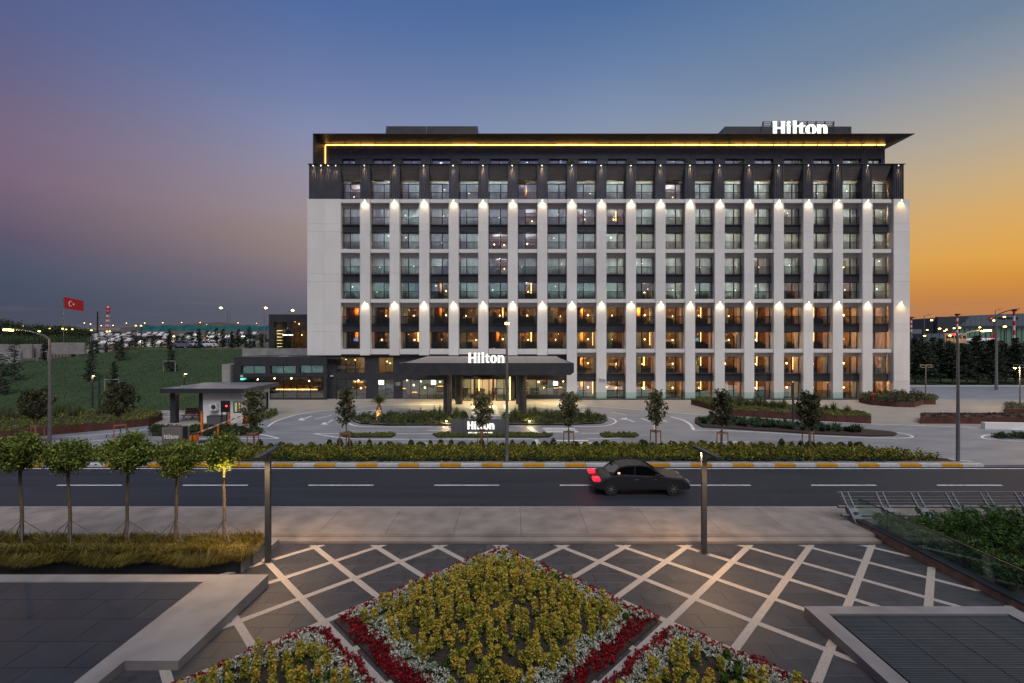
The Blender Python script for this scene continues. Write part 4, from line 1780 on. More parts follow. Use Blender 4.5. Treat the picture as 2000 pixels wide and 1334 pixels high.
m.box(fx(476), fx(480), YP - .12, YP - .01, fz(735.5), fz(732), 'whitep')
put('siren', m.mesh('siren'), HOT)
# terrace wall
Yt = 66.6
m = MB()
m.box(fx(473, Yt), XL + .0, Yt, Yt + .5, zr - .4, fz(680.5, Yt))
put('terrace_wall', m.mesh('terrace_wall', 'stone'), HOT)
m = MB()
m.box(fx(473, Yt) + .1, XL, Yt + .5, 80, zr - .4, fz(681, Yt) - .1)
put('terrace_floor', m.mesh('terrace_floor', 'concrete'), HOT)
for k in range(5):
    a = fx(478, Yt) + k * 1.55
    m = MB()
    m.box(a + .02, a + 1.5, Yt + .1, Yt + .12, fz(680, Yt), fz(667.5, Yt))
    put('glass_guard', m.mesh('glass_guard', 'railglass'), HOT)
Yv = 70
m = MB()
vx0, vx1 = fx(525, Yv), XL + .5
vz0, vz1 = fz(681, Yt) - .1, fz(614, Yv)
vh = [(fx(535, Yv), fx(561, Yv), fz(641, Yv), fz(628, Yv)), (fx(567, Yv), fx(592, Yv), fz(640, Yv), fz(628, Yv)), (fx(537, Yv), fx(598, Yv), vz0, fz(645, Yv))]
rects_wall(vx0, vx1, vz0, vz1, vh, Yv, Yv + .4, m)
m.box(vx0, vx0 + .4, Yv + .4, 80, vz0, vz1)
m.box(vx0 + .4, vx1, Yv + .4, 80, vz1 - .3, vz1)
put('pavilion_wall', m.mesh('pavilion_wall', 'dark'), HOT)
for (x0, x1, z0, z1), nm in zip(vh, (0, 0, 4)):
    m = MB()
    t = .07
    for k in range(nm + 2):
        xx = x0 + (x1 - x0 - t) * k / (nm + 1)
        m.box(xx, xx + t, Yv + .15, Yv + .23, z0, z1)
    wo_ = put('window', m.mesh('window_frame', 'frame'), HOT)
    for k in range(nm + 1):
        xx = x0 + (x1 - x0 - t) * k / (nm + 1)
        m = MB()
        m.box(xx + t, x0 + (x1 - x0 - t) * (k + 1) / (nm + 1), Yv + .18, Yv + .20, z0, z1)
        put('pane', m.mesh('pane', 'lobbyglass'), wo_)
m = MB()
m.poly([(vx0 + .4, 76, vz0), (vx1, 76, vz0), (vx1, 76, vz1), (vx0 + .4, 76, vz1)], 'roomwood')
for k in range(6):
    m.box(fx(538, 71), fx(547, 71), 71.5, 71.8, vz0 + .3 + k * .5, vz0 + .36 + k * .5, 'ledr')
for k in range(16):
    m.ball((vx0 + 1.5 + rl.random() * 4.6, 71.5 + rl.random() * 3, vz0 + 1.2 + rl.random() * 3.2), .07, 'bulb', 6)
m.box(fx(552, 72), fx(572, 72), 72, 72.1, vz0 + 2.1, vz0 + 2.2, 'floodw')
put('pavilion_interior', m.mesh('pavilion_interior'), HOT)
lamp('lobby_light', 'POINT', (fx(555, 72), 72, vz0 + 2.6), 160, (1, .62, .25), HOT, .2)
m = MB()
m.box(fx(441, 59), fx(457, 59), 58.2, 62, 0, fz(711, 59))
put('stone_buttress', m.mesh('stone_buttress', 'stone'), HOT)

# small green shrubs on the terrace behind the parapet
for n_, u in enumerate((774, 888, 1001, 1115, 1230, 1341, 1446, 1559, 1671)):
    rng = np.random.default_rng(n_)
    q = rng.normal(size=(260, 3)) * np.array([.33, .22, .28])
    me = leafmesh('foliage', q + np.array([0, 0, .35]), .10, 'leaf_under', rng)
    pos = ('above the second bay', 'above the fourth bay', 'above the sixth bay', 'above the eighth bay', 'above the tenth bay', 'above the twelfth bay', 'above the fourteenth bay', 'above the sixteenth bay', 'nearest the right end of the roof')[n_]
    o = put('terrace_shrub', me, None, (fx(u, 60.2), 60.2, z1c + .02))
    tag(o, 'small green shrub on the hotel roof terrace ' + pos, 'shrub', 'shrubs on the roof terrace')

# ------------------------------------------------------------------ land around the hotel
def sst(a, b, x):
    t = min(1, max(0, (x - a) / (b - a)))
    return t * t * (3 - 2 * t)


def lawn_z(x, y):
    top = 6.2 - 2.4 * sst(-68, -80, x) if x < -60 else 6.2
    z = .15 + .179 * (y - 50.5)
    if z > top - .5:
        z = top - .5 * math.exp(-(z - top + .5) / .5)
    return max(z, .0)


def hill_z(x, y):
    if x < 30:
        z = lawn_z(x, 86) if y < 100 else lawn_z(x, 86) + .045 * (min(y, 260) - 100)
        w = sst(90, 260, y)
        z = z * (1 - w) + (6.2 + .045 * (min(y, 260) - 100)) * w if y > 100 else z
        if y > 260:
            z += (min(y, 520) - 260) * .033
        u = x / y * 900 + 1000
        if y > 400:
            z += sst(400, 560, y) * (9.0 * math.exp(-((u - 432) / 55) ** 2) + 1.5 * math.exp(-((u - 250) / 90) ** 2) - 2.5 * sst(180, 60, u))
    else:
        z = .03 + 6.9 * sst(118, 210, y)
    return z


def grid(name, xs, ys, fn, mt, wob=0):
    r = random.Random(1)
    m = MB()
    nx = len(xs)
    for y in ys:
        for x in xs:
            m.v.append((x, y, fn(x, y) + (r.random() - .5) * wob))
    for j in range(len(ys) - 1):
        for i in range(nx - 1):
            k = j * nx + i
            m.f.append((k, k + 1, k + nx + 1, k + nx))
            m.m.append(0)
    return m.mesh(name, mt)


lawn = put('lawn', grid('lawn', [-135 + 1.6 * k for k in range(64)], [46 + .9 * k for k in range(46)], lawn_z, 'lawn', .05))
tag(lawn, 'dark green grass slope rising left of the hotel', kind='structure')
hx = [-900, -700, -520, -400, -330] + [-300 + 12 * k for k in range(24)] + [-5, 31, 55, 90, 140, 200, 260, 320, 400, 520, 700, 900]
hy = [86.4, 92, 100, 110, 118, 130, 145, 160, 180, 200, 220, 240, 260, 300, 340, 400, 440, 480, 520, 560, 620, 760, 1000]
hl_ = put('hills', grid('hills', hx, hy, hill_z, 'terrain', .15))
tag(hl_, 'brown plateau and low hill on the horizon', kind='structure')
# grass tufts over the lawn
rng = np.random.default_rng(3)
gx, gy = -90 + 58 * rng.random(26000), 49 + 34 * rng.random(26000) ** 1.0
gz = np.array([lawn_z(a, b) for a, b in zip(gx, gy)])
base = np.stack([gx, gy, gz], 1)
tip = base + np.stack([rng.normal(size=26000) * .06, rng.normal(size=26000) * .06, .10 + .10 * rng.random(26000)], 1)
M['leaf_lawn'] = leafmat('leaf_lawn', [(.014, .028, .006), (.03, .056, .012), (.05, .08, .02)])
me = blades('grass', base, tip, .05, 'leaf_lawn', rng, seg=1)
tag(put('grass', me), 'short dark green grass covering the slope', 'grass', kind='stuff')

# bed below the lawn: corten planters
def planter(name_label, foot, h, parts_fn=None, panel=2.2):
    """corten steel retaining wall round a polygon, panel by panel, with soil inside"""
    cx, cy = foot[0]
    t = thing('corten_planter', name_label, 'planter', (cx, cy, 0), 'rusted steel planters')
    n = len(foot)
    for k in range(n):
        a, b = Vector(foot[k]), Vector(foot[(k + 1) % n])
        Ld = (b - a).length
        q = max(1, round(Ld / panel))
        for j in range(q):
            p0, p1 = a.lerp(b, j / q), a.lerp(b, (j + 1) / q)
            d = (p1 - p0).normalized() * .006
            m = MB()
            m.beam((p0.x + d.x, p0.y + d.y, h / 2), (p1.x - d.x, p1.y - d.y, h / 2), .05, h)
            put('steel_panel', m.mesh('steel_panel', 'corten'), t)
    m = MB()
    m.flat(foot, h - .07)
    put('soil', m.mesh('soil', 'soil'), t)
    return t


def cover(parent, P, n, per, rad, hgt, leaf, mt, seed, z0, name='ground_cover'):
    o = put(name, bushes(P, n, per, rad, hgt, leaf, mt, seed, z0), parent)
    o['kind'] = 'stuff'
    return o


def spike_thing(label, cat, group, h, mt, n=60, w=.07, seed=1, spread=.5, droop=.2, name='spiky_plant'):
    o = put(name, spiky(n, h, w, mt, seed, spread, droop))
    return tag(o, label, cat, group)


ORD = 'first second third fourth fifth sixth seventh eighth ninth tenth eleventh twelfth thirteenth fourteenth fifteenth sixteenth seventeenth eighteenth nineteenth twentieth'.split()
for _t in ('twenty', 'thirty', 'forty', 'fifty', 'sixty', 'seventy', 'eighty', 'ninety'):
    if _t != 'twenty':
        ORD.append(_t[:-1] + 'ieth')
    ORD += [_t + '-' + w for w in ORD[:9]]
ORD += ['hundredth'] + ['hundred and ' + w for w in ORD[:19]]


def spots(src, pts, z0, rs_, smin=.8, smax=1.25):
    first = True
    base_label = src['label']
    pts = sorted(pts)
    for k_, (x, y) in enumerate(pts):
        o = src if first else src.copy()
        if not first:
            C.objects.link(o)
        o.location = (x, y, z0)
        o.rotation_euler = (0, 0, rs_.random() * 6.28)
        s_ = smin + (smax - smin) * rs_.random()
        o.scale = (s_, s_, s_)
        o['label'] = base_label + ', ' + ORD[k_] + ' from the left'
        first = False


r9 = random.Random(9)
P1 = GG([(-70, 867), (60, 853.5), (140, 846), (230, 838), (290, 831.5), (317, 820)]) + [G(300, 812), G(200, 813), G(60, 818), G(-70, 822)]
p1 = planter('long low rusted steel planter with grasses at the foot of the lawn', P1, .66)
cover(p1, P1, 700, 26, .28, .20, .07, 'leaf_lime', 21, .58)
P1b = GG([(-60, 838), (60, 832), (150, 827), (215, 822), (212, 816), (60, 820), (-60, 824)])
rr_ = np.random.default_rng(8)
sp = spike_thing('tall grassy tuft in the planter below the lawn', 'plant', 'grassy plants in the planter below the lawn', 1.25, 'leaf_spike', 46, .05, 31, .35, .12, 'grass_tuft')
spots(sp, [tuple(p) for p in scatter(P1b, 44, rr_)], .58, r9, .75, 1.15)

P2 = GG([(1350, 790), (1380, 798), (1425, 811.5), (1560, 820), (1701, 827.5), (1690, 816), (1560, 803), (1385, 786)])
p2 = planter('long wedge shaped rusted planter before the right half of the facade', P2, .62)
cover(p2, P2, 420, 24, .28, .22, .08, 'leaf_lime', 22, .54)
sp = spike_thing('upright spiky plant in the wedge shaped rusted planter', 'plant', 'spiky plants in the wedge planter', 1.1, 'leaf_spike', 60, .07, 33, .55, .1)
P2b = GG([(1400, 797), (1440, 805), (1560, 811), (1610, 812), (1560, 806), (1420, 793)])
spots(sp, [tuple(p) for p in scatter(P2b, 22, rr_)] + [G(1613, 813), G(1628, 812), G(1655, 817), G(1580, 811), G(1530, 808)], .54, r9, .75, 1.05)

P3 = GG([(1678, 785.5), (1700, 791), (1750, 795), (1785, 795.5), (1803, 790), (1799, 784), (1700, 782)])
p3 = planter('rounded rusted planter with reddish bushes at the right foot of the hotel', P3, .56)
cover(p3, P3, 130, 60, .45, .75, .10, 'leaf_spike', 23, .5)
cover(p3, P3, 60, 40, .4, .95, .10, 'leaf_red', 24, .5)
P3b = GG([(1800, 790), (1827, 790), (1824, 783), (1800, 783.5)])
p3b = planter('small rusted planter just beside the rounded one', P3b, .56)
cover(p3b, P3b, 30, 50, .4, .5, .10, 'leaf_spike', 25, .5)
for u, lb in ((1713, 'left'), (1723.5, 'right')):
    x, y = G(u, 792)
    m = MB()
    m.tube((0, 0, .5), (0, 0, 1.25), .09, n=10)
    m.ball((0, 0, 1.28), .12)
    o = thing('fire_hydrant', 'red pillar hydrant in the rounded planter, the %s one of two' % lb, 'hydrant', (x, y + .6, 0), 'red hydrants')
    put('body', m.mesh('body', 'red'), o, (x, y + .6, 0))
    m = MB()
    m.tube((-.16, 0, 1.05), (.16, 0, 1.05), .05, n=8)
    put('nozzle', m.mesh('nozzle', 'red'), o, (x, y + .6, 0))
P4 = GG([(1798, 827.5), (2150, 828.5), (2150, 819), (1798, 818)])
p4 = planter('straight rusted planter at the edge of the paving far right', P4, .60, panel=3.2)
cover(p4, P4, 120, 20, .25, .12, .07, 'leaf_red', 26, .54)
P5 = GG([(1961, 811), (2100, 812), (2100, 798), (1968, 799)])
p5 = planter('rusted planter with a lamp cut by the right edge', P5, .6)
cover(p5, P5, 60, 40, .4, .4, .09, 'leaf_spike', 27, .5)
m = MB()
a, b = G(1924, 838), G(2150, 842)
m.prism([a, b, (b[0], b[1] + .35), (a[0], a[1] + .35)], 0, .55, 'z')
o = put('low_wall', m.mesh('low_wall', 'white'))
tag(o, 'low white concrete wall in front of the straight rusted planter', 'wall')

# island with strap leaved plants on the right
PI_ = GG([(1358, 817), (1357, 827), (1372, 835), (1450, 840), (1600, 849), (1700, 853), (1746, 852), (1752, 848), (1740, 845), (1600, 832), (1450, 820), (1390, 815)])
m = MB()
m.prism(PI_, .0, .12, 'z')
o = struct('planting_bed', m, 'soil', 'soil of the long island between the driveway lanes on the right')
m = MB()
sp = spike_thing('strap leaved plant in the right driveway island', 'plant', 'strap leaved plants in the right island', .72, 'leaf_strap', 34, .09, 41, .8, .45, 'strap_leaved_plant')
PI2 = GG([(1362, 822), (1375, 830), (1450, 836), (1600, 845), (1700, 849), (1736, 849), (1600, 836), (1450, 824), (1390, 819)])
spots(sp, [tuple(p) for p in scatter(PI2, 110, rr_)], .12, r9, .8, 1.3)
# island far right
PR = GG([(1935, 853.5), (1950, 851), (2100, 852), (2100, 859), (1950, 856.5)])
m = MB()
m.prism(PR, 0, .12, 'z')
o = struct('planting_bed', m, 'soil', 'soil of the small island at the right edge')
o = put('ground_cover', bushes(PR, 60, 40, .3, .25, .09, 'leaf_dark', 51, .1))
tag(o, 'dark low plants on the small island cut by the right edge', 'ground cover', kind='stuff')

# central island beds, left and right of the crossing
for nm, P, sd_ in (('left', GG([(690, 823), (694, 817), (712, 813.5), (760, 812), (866, 811.5), (908, 812), (908, 829), (880, 831.5), (760, 831.5), (705, 828.5)]), 61),
                   ('right', GG([(984, 812), (1100, 811.5), (1168, 814.5), (1187, 821), (1175, 827.5), (1110, 830.5), (984, 830.5)]), 62)):
    m = MB()
    m.prism(P, 0, .13, 'z')
    o = struct('planting_bed', m, 'soil', 'soil of the %s bed of the turning island' % nm)
    m = MB()
    m.stroke([(p[0], p[1]) for p in P] + [P[0]], .14, .145)
    put('bed_edging', m.mesh('bed_edging', 'kerbc'), o)
    for lf, nb_, hh, rd, s2, mm in (('leaf_dark', 120, .42, .34, .075, 'dark green mounds'), ('leaf_lime', 110, .36, .28, .06, 'lime green mounds'), ('leaf_red', 60, .22, .25, .06, 'reddish low mounds'), ('leaf_spike', 60, .3, .3, .06, 'grey green mounds')):
        o = put('shrubbery', bushes(P, nb_, 70, rd, hh, s2, lf, sd_ + nb_, .1))
        tag(o, '%s in the %s bed of the turning island' % (mm, nm), 'shrubs', kind='stuff')
sp = spike_thing('tall spiky plant in the turning island before the entrance', 'plant', 'spiky plants in the turning island', 1.35, 'leaf_spike', 70, .06, 71, .5, .08)
spots(sp, [G(u, v) for u, v in ((821, 823), (849, 818), (860, 822), (893, 817), (1035, 819), (1044, 818), (1067, 821), (1078, 821), (1007, 822), (1150, 821), (800, 826))], .1, r9, .85, 1.15)
x, y = G(906, 820)
o = put('round_bush', bushes(None, 1, 900, .42, .75, .06, 'leaf_dark', 77, 0, pts=[(0, 0)]), None, (x, y, .1))
tag(o, 'clipped round green bush just left of the front sign', 'bush')
for u, v, lb in ((872, 829, 'left of the front sign'), (1034, 829, 'right of the front sign')):
    x, y = G(u, v)
    o = thing('garden_light', 'small uplight glowing in the island bed ' + lb, 'garden light', (x, y, .12))
    m = MB()
    m.tube((0, 0, 0), (0, -.05, .16), .07, .09, 10, 'frame')
    m.tube((0, -.05, .161), (0, -.052, .17), .08, .08, 10, 'spotlens')
    put('housing', m.mesh('housing'), o, (x, y, .12))
    lamp('garden_beam', 'POINT', (x, y - .25, .55), 90, (1, .66, .26), o, .06)

# bottle palms with uplights
def palm(label, u, v, h, seed):
    x, y = G(u, v)
    t = thing('palm_tree', label, 'palm', (x, y, .1))
    m = MB()
    pr = [(0, .20), (.25, .31), (.6, .30), (.95, .22), (1.25, .15), (h, .16)]
    for (a, ra), (b, rb) in zip(pr, pr[1:]):
        m.tube((0, 0, a), (0, 0, b), ra, rb, 12)
    rng = np.random.default_rng(seed)
    put('trunk', m.mesh('trunk', 'palmbark'), t, (x, y, .1), smooth=True)
    # old leaf bases criss-crossing the swollen foot
    mb = MB()
    for k in range(9):
        for j in range(10):
            a = 2 * PI * (j + .5 * (k % 2)) / 10
            z = .12 + k * .13
            rad_ = np.interp(z, [p[0] for p in pr], [p[1] for p in pr])
            c = Vector((math.cos(a) * rad_, math.sin(a) * rad_, z))
            mb.beam(c, c + Vector((math.cos(a) * .05, math.sin(a) * .05, .07)), .07, .03)
    o = put('leaf_base', mb.mesh('leaf_base', 'palmbark'), t, (x, y, .1))
    o['kind'] = 'stuff'
    n = 260
    th = rng.random(n) * 2 * PI
    el = rng.random(n) * 1.5
    d = np.stack([np.cos(th) * np.cos(el), np.sin(th) * np.cos(el), np.sin(el)], 1)
    ln = .75 + .35 * rng.random(n)
    base = np.array([0, 0, h]) + d * .05
    tip = base + d * ln[:, None]
    put('crown', blades('crown', base, tip, .05, 'leaf_spike', rng, droop=.28), t, (x, y, .1))
    o = thing('garden_light', 'small uplight at the foot of the palm ' + label.split(' palm ')[1], 'garden light', (x - .1, y - .75, .12))
    m = MB()
    m.tube((0, 0, 0), (0, .05, .14), .06, .08, 10, 'frame')
    m.tube((0, .05, .141), (0, .052, .15), .07, .07, 10, 'spotlens')
    put('housing', m.mesh('housing'), o, (x - .1, y - .75, .12))
    lamp('garden_beam', 'SPOT', (x - .1, y - .72, .30), 160, (1, .62, .26), o, .05, 80, .6, (R(155), 0, 0))


palm('short bottle shaped palm in the left bed of the island', 740, 822, 1.55, 5)
palm('short bottle shaped palm in the right bed of the island', 1121, 820, 1.65, 6)

# thin median strips
for u0, u1, lb in ((668, 765, 'left of the front sign'), (850, 1072, 'at the foot of the front sign'), (1176, 1240, 'right of the crossing')):
    P = GG([(u0 - 4, 849.5), (u0 + 4, 847.8), (u1, 848), (u1 + 8, 850.5), (u1, 855), (u0 + 4, 855)])
    m = MB()
    m.prism(P, 0, .10, 'z')
    struct('planting_bed', m, 'soil', 'narrow soil strip %s' % lb)
    o = put('low_hedge', bushes(P, int((u1 - u0) * 1.2), 46, .16, .13, .05, 'leaf_lime', u0, .08))
    tag(o, 'narrow low green planting ' + lb, 'hedge', kind='stuff')

# hedge on the right side of the gatehouse and dark bed by the barrier
P = GG([(452, 826.5), (500, 826.5), (541, 811), (532, 806), (505, 812)])
o = put('hedge', bushes(P, 60, 90, .32, .6, .08, 'leaf_lime', 91, .0))
tag(o, 'loose lime green hedge along the right side of the gatehouse', 'hedge', kind='stuff')
P = GG([(296, 838), (500, 839), (512, 846), (500, 851), (296, 852)])
m = MB()
m.prism(P, 0, .12, 'z')
struct('planting_bed', m, 'soil', 'soil of the bed beside the barrier lanes')
o = put('hedge', bushes(P, 260, 46, .34, .34, .09, 'leaf_dark', 92, .1))
tag(o, 'dark green ground hedge between the barrier lanes', 'hedge', kind='stuff')

# roadside bed: yellow green shrubs, darker clumps behind
RB = [(-33, 28.55), ((1838 - 1000) / F * 28.7, 28.55), G(1800, 893), G(1690, 883), G(1560, 880), G(1300, 878), G(700, 878), G(60, 884)]
o = put('yellow_shrubs', bushes(RB, 2600, 40, .26, .50, .075, 'leaf_hedge', 101, .0))
tag(o, 'band of yellow green shrubs along the far kerb of the road', 'shrubs', kind='stuff')
RB2 = [(-33, 28.3), (24, 28.3), (24, 28.75), (-33, 28.75)]
o = put('low_shrubs', bushes(RB2, 420, 40, .22, .26, .07, 'leaf_dark', 102, .0))
tag(o, 'low dark green plants in the front row of the roadside bed', 'shrubs', kind='stuff')
balls = [put('round_bush', bushes(None, 1, 420, .33, .52, .07, mt, 110 + q, 0, pts=[(0, 0)])) for q, mt in enumerate(('leaf_dark', 'leaf_red', 'leaf_dark'))]
for b_, lb in zip(balls, ('small dark green bush in the back row of the roadside bed', 'small reddish brown bush in the back row of the roadside bed', 'small dark round bush in the back row of the roadside bed')):
    tag(b_, lb, 'bush', 'bushes in the back row of the roadside bed')
used = [False] * 3
u = 452
ub = 0
while u < 1700:
    v = 876.5 + r9.random() * 1.5 + max(0, (u - 1500) / 200 * 3)
    q = 1 if (u < 640 and r9.random() < .7) else (0 if r9.random() < .6 else 2)
    if used[q]:
        o = balls[q].copy()
        C.objects.link(o)
    else:
        o = balls[q]
        used[q] = True
    x, y = G(u, v)
    o.location = (x, y, 0)
    s_ = .85 + .35 * r9.random()
    o.scale = (s_, s_, s_ * (.9 + .2 * r9.random()))
    o.rotation_euler = (0, 0, r9.random() * 6)
    o['label'] = ('dark green', 'reddish brown', 'dark')[q] + ' round bush in back row of roadside bed, ' + ORD[ub] + ' from the left'
    ub += 1
    u += 17 + r9.random() * 5


# ------------------------------------------------------------------ trees
def magnolia(seed, dark=False, h=4.2, wid=1.5, nleaf=1100):
    rng = np.random.default_rng(seed)
    t = thing('young_tree', 'x', 'tree', (0, 0, 0), 'young staked trees')
    m = MB()
    pts = [(0, 0, 0), (.02, 0, h * .33), (-.02, .01, h * .66), (0, 0, h * .93)]
    m.path(pts, [.045, .038, .025, .008], 7)
    tips = []
    for k in range(26):
        z = h * (.42 + .52 * k / 26)
        a = k * 2.4 + rng.random()
        prof = math.sin(min(1, (z / h - .36) / .22) * PI / 2) * (1 - max(0, (z / h - .52) / .5)) ** .8
        r = wid * .5 * (.35 + .75 * prof) * (.8 + .3 * rng.random())
        e_ = (math.cos(a) * r, math.sin(a) * r, z + r * .55)
        m.tube((0, 0, z), e_, .012, .004, 4)
        for q in range(3):
            f_ = (.28, .65, 1.0)[q]
            tips.append((e_[0] * f_, e_[1] * f_, z + (e_[2] - z) * f_))
    put('trunk', m.mesh('trunk', 'bark'), t)
    tips = np.array(tips + [(0, 0, h * .95), (0, 0, h * .9)])
    nleaf = int(nleaf * 1.35)
    i = rng.integers(0, len(tips), nleaf)
    P = tips[i] + rng.normal(size=(nleaf, 3)) * np.array([.085, .085, .10])
    put('crown', leafmesh('crown', P, .10, 'leaf_mag2' if dark else 'leaf_mag', rng, aspect=1.9), t)
    for k in range(3):
        a = k * 2 * PI / 3 + .5
        m = MB()
        m.tube((.42 * math.cos(a), .42 * math.sin(a), 0), (.38 * math.cos(a), .38 * math.sin(a), 1.3), .035, n=7)
        put('stake', m.mesh('stake', 'wood'), t)
        b_ = (k + 1) * 2 * PI / 3 + .5
        m = MB()
        m.beam((.39 * math.cos(a), .39 * math.sin(a), 1.22), (.39 * math.cos(b_), .39 * math.sin(b_), 1.22), .05, .07)
        put('crossbar', m.mesh('crossbar', 'wood'), t)
    return t


TREES = [(676, 880, 4.25, 'young staked tree left of the turning island', 1, 0), (942, 877, 3.7, 'young staked tree standing before the front sign', 2, 0), (1111, 878, 3.95, 'young staked tree before the lower crosswalk', 3, 0),
         (1281, 877, 4.0, 'young staked tree between the crosswalk and the right island', 4, 0), (1410, 880, 4.15, 'young staked tree by the left end of the wedge planter', 5, 1), (1580, 880, 3.95, 'young dense staked tree before the wedge planter middle', 6, 1),
         (495, 882, 4.2, 'young staked tree in front of the gatehouse', 7, 0), (235, 862, 4.3, 'young dark tree before the long low planter, near the pylon sign', 8, 1), (72, 864, 3.9, 'young brownish tree before the long planter beside the tall lamp', 9, 1)]
for u, v, h, lb, sd_, dk in TREES:
    x, y = G(u, v)
    wid = 2.0 if sd_ in (8, 9) else (1.5 if sd_ in (6, 7, 2) else 1.3)
    t = magnolia(200 + sd_, dk, h, wid, 1500 if sd_ in (6, 8, 9) else 1150)
    t.location = (x, y, 0)
    t['label'] = lb
    t.rotation_euler = (0, 0, sd_)


# planter with overhanging grass and five clipped trees
PY0, PY1, PXR = 14.95, 16.25, -8.78
pt = thing('stone_planter', 'long dark stone planter overhung by dry golden grass', 'planter', (-15, 15, 0))
for k in range(14):
    x1 = PXR - .02 - k * 1.78
    m = MB()
    m.box(x1 - 1.77, x1, PY0, PY0 + .08, -.12, .55)
    put('stone_panel', m.mesh('stone_panel', 'planterdark'), pt)
m = MB()
m.box(PXR - .02 + .001, PXR + .06, PY0 - .0, PY1, -.12, .55)
put('end_panel', m.mesh('end_panel', 'concrete'), pt)
m = MB()
m.box(-34, PXR - .02, PY0 + .09, PY1, -.12, .50)
put('soil', m.mesh('soil', 'soil'), pt)
m = MB()
m.box(PXR + .07, PXR + .16, 15.4, 16.3, -.3, .42)
m.box(-34, PXR + .06, 16.3, 17.25, -.3, .0)
put('back_ledge', m.mesh('back_ledge', 'concrete'), pt)
rng = np.random.default_rng(12)
n = 15000
bx = -24 + (PXR + 24.1) * rng.random(n)
by = PY0 + .0 + (PY1 - PY0) * rng.random(n) ** 1.1
lump = .5 + .5 * np.sin(bx * 1.9 + np.sin(bx * .7) * 2) * np.cos(by * 2.1 + bx)
base = np.stack([bx, by, np.full(n, .48)], 1)
hh = .26 + .16 * lump + .12 * rng.random(n)
tip = base + np.stack([rng.normal(size=n) * .15, -.16 + rng.normal(size=n) * .16, hh], 1)
put('top_grass', blades('top_grass', base, tip, .018, 'leaf_grass', rng, droop=.22, seg=3), pt)['kind'] = 'stuff'
n = 13000
bx = -24 + (PXR + 24.15) * rng.random(n)
by = PY0 + .02 + .25 * rng.random(n)
ln = .12 + .30 * rng.random(n) + .10 * np.sin(bx * 2.3)
base = np.stack([bx, by, .55 + .22 * rng.random(n)], 1)
tip = np.stack([bx + rng.normal(size=n) * .10, PY0 - .10 - .22 * rng.random(n), .50 - ln], 1)
put('hanging_grass', blades('hanging_grass', base, tip, .017, 'leaf_grass', rng, droop=-.30, seg=3), pt)['kind'] = 'stuff'
n = 1100
by = PY0 + (PY1 - PY0) * rng.random(n)
base = np.stack([PXR - .1 + .1 * rng.random(n), by, .55 + .15 * rng.random(n)], 1)
tip = np.stack([PXR + .10 + .15 * rng.random(n), by + rng.normal(size=n) * .1, .42 - .25 * rng.random(n)], 1)
put('side_grass', blades('side_grass', base, tip, .016, 'leaf_grass', rng, droop=-.2, seg=3), pt)['kind'] = 'stuff'


def round_tree(u, lb, seed, rx, rz, zc, yel=False, lean=0.0):
    rng = np.random.default_rng(seed)
    Y = 15.75
    x = (u - 1000) / F * Y
    t = thing('clipped_tree', lb, 'tree', (x, Y, .5), 'round topped trees in the stone planter')
    m = MB()
    zt = zc - .5 - rz * .55
    p = [(0, 0, 0), (.02, 0, zt * .35), (lean * .5 - .02, .01, zt * .7), (lean, 0, zt)]
    m.path(p, [.062, .052, .046, .042], 9)
    ctr = np.array([lean, 0, zc - .5])
    br_ = []
    for k in range(9):
        a = k * 2.4 + rng.random()
        e_ = ctr + np.array([math.cos(a) * rx * .55, math.sin(a) * rx * .55, (rng.random() - .4) * rz * .9])
        m.tube((lean, 0, zt - .02), tuple(e_), .028, .008, 5)
        br_.append(e_)
    put('trunk', m.mesh('trunk', 'bark'), t, (x, Y, .5))
    nc = 70
    d = rng.normal(size=(nc, 3))
    d /= np.linalg.norm(d, axis=1)[:, None]
    rr = (.55 + .45 * rng.random(nc))[:, None]
    C_ = ctr + d * rr * np.array([rx, rx, rz]) * .88
    n = 7800
    i = rng.integers(0, nc, n)
    P = C_[i] + rng.normal(size=(n, 3)) * np.array([.115, .115, .095])
    put('crown', leafmesh('crown', P, .052, 'leaf_round', rng, aspect=1.9, dirs=np.tile([0, 0, -.5], (n, 1))), t, (x, Y, .5))
    for k in range(4):
        a = k * PI / 2 + .6 + rng.random() * .3
        m = MB()
        m.tube((.01, 0, .82), (.78 * math.cos(a), .55 * math.sin(a), .10), .013, n=5)
        put('guy_stake', m.mesh('guy_stake', 'steel'), t, (x, Y, .5))


round_tree(42, 'leftmost round topped tree, cut by the left edge', 301, .82, .62, 3.62, lean=-.05)
round_tree(136, 'smaller round topped tree with its crown over the tall lamp foot', 302, .66, .50, 3.50, lean=-.06)
round_tree(247, 'tallest round topped tree, in the middle of the stone planter row', 303, .78, .68, 3.60, lean=.08)
round_tree(343, 'round topped tree in front of the pylon sign', 304, .60, .66, 3.42, lean=.08)
round_tree(437, 'rightmost round topped tree, its underside lit yellow', 305, .58, .60, 3.62, lean=.03)
o = thing('garden_light', 'warm spotlight fixed in the rightmost round topped tree', 'garden light', (-9.79, 15.62, 2.72))
m = MB()
m.tube((0, 0, 0), (.03, .0, .10), .035, .045, 8, 'frame')
m.tube((.03, 0, .101), (.031, 0, .107), .018, .018, 8, 'ledr')
put('housing', m.mesh('housing'), o, (-9.79, 15.62, 2.72))
lamp('garden_beam', 'POINT', (-9.66, 15.40, 3.0), 40, (1, .70, .12), o, .04)


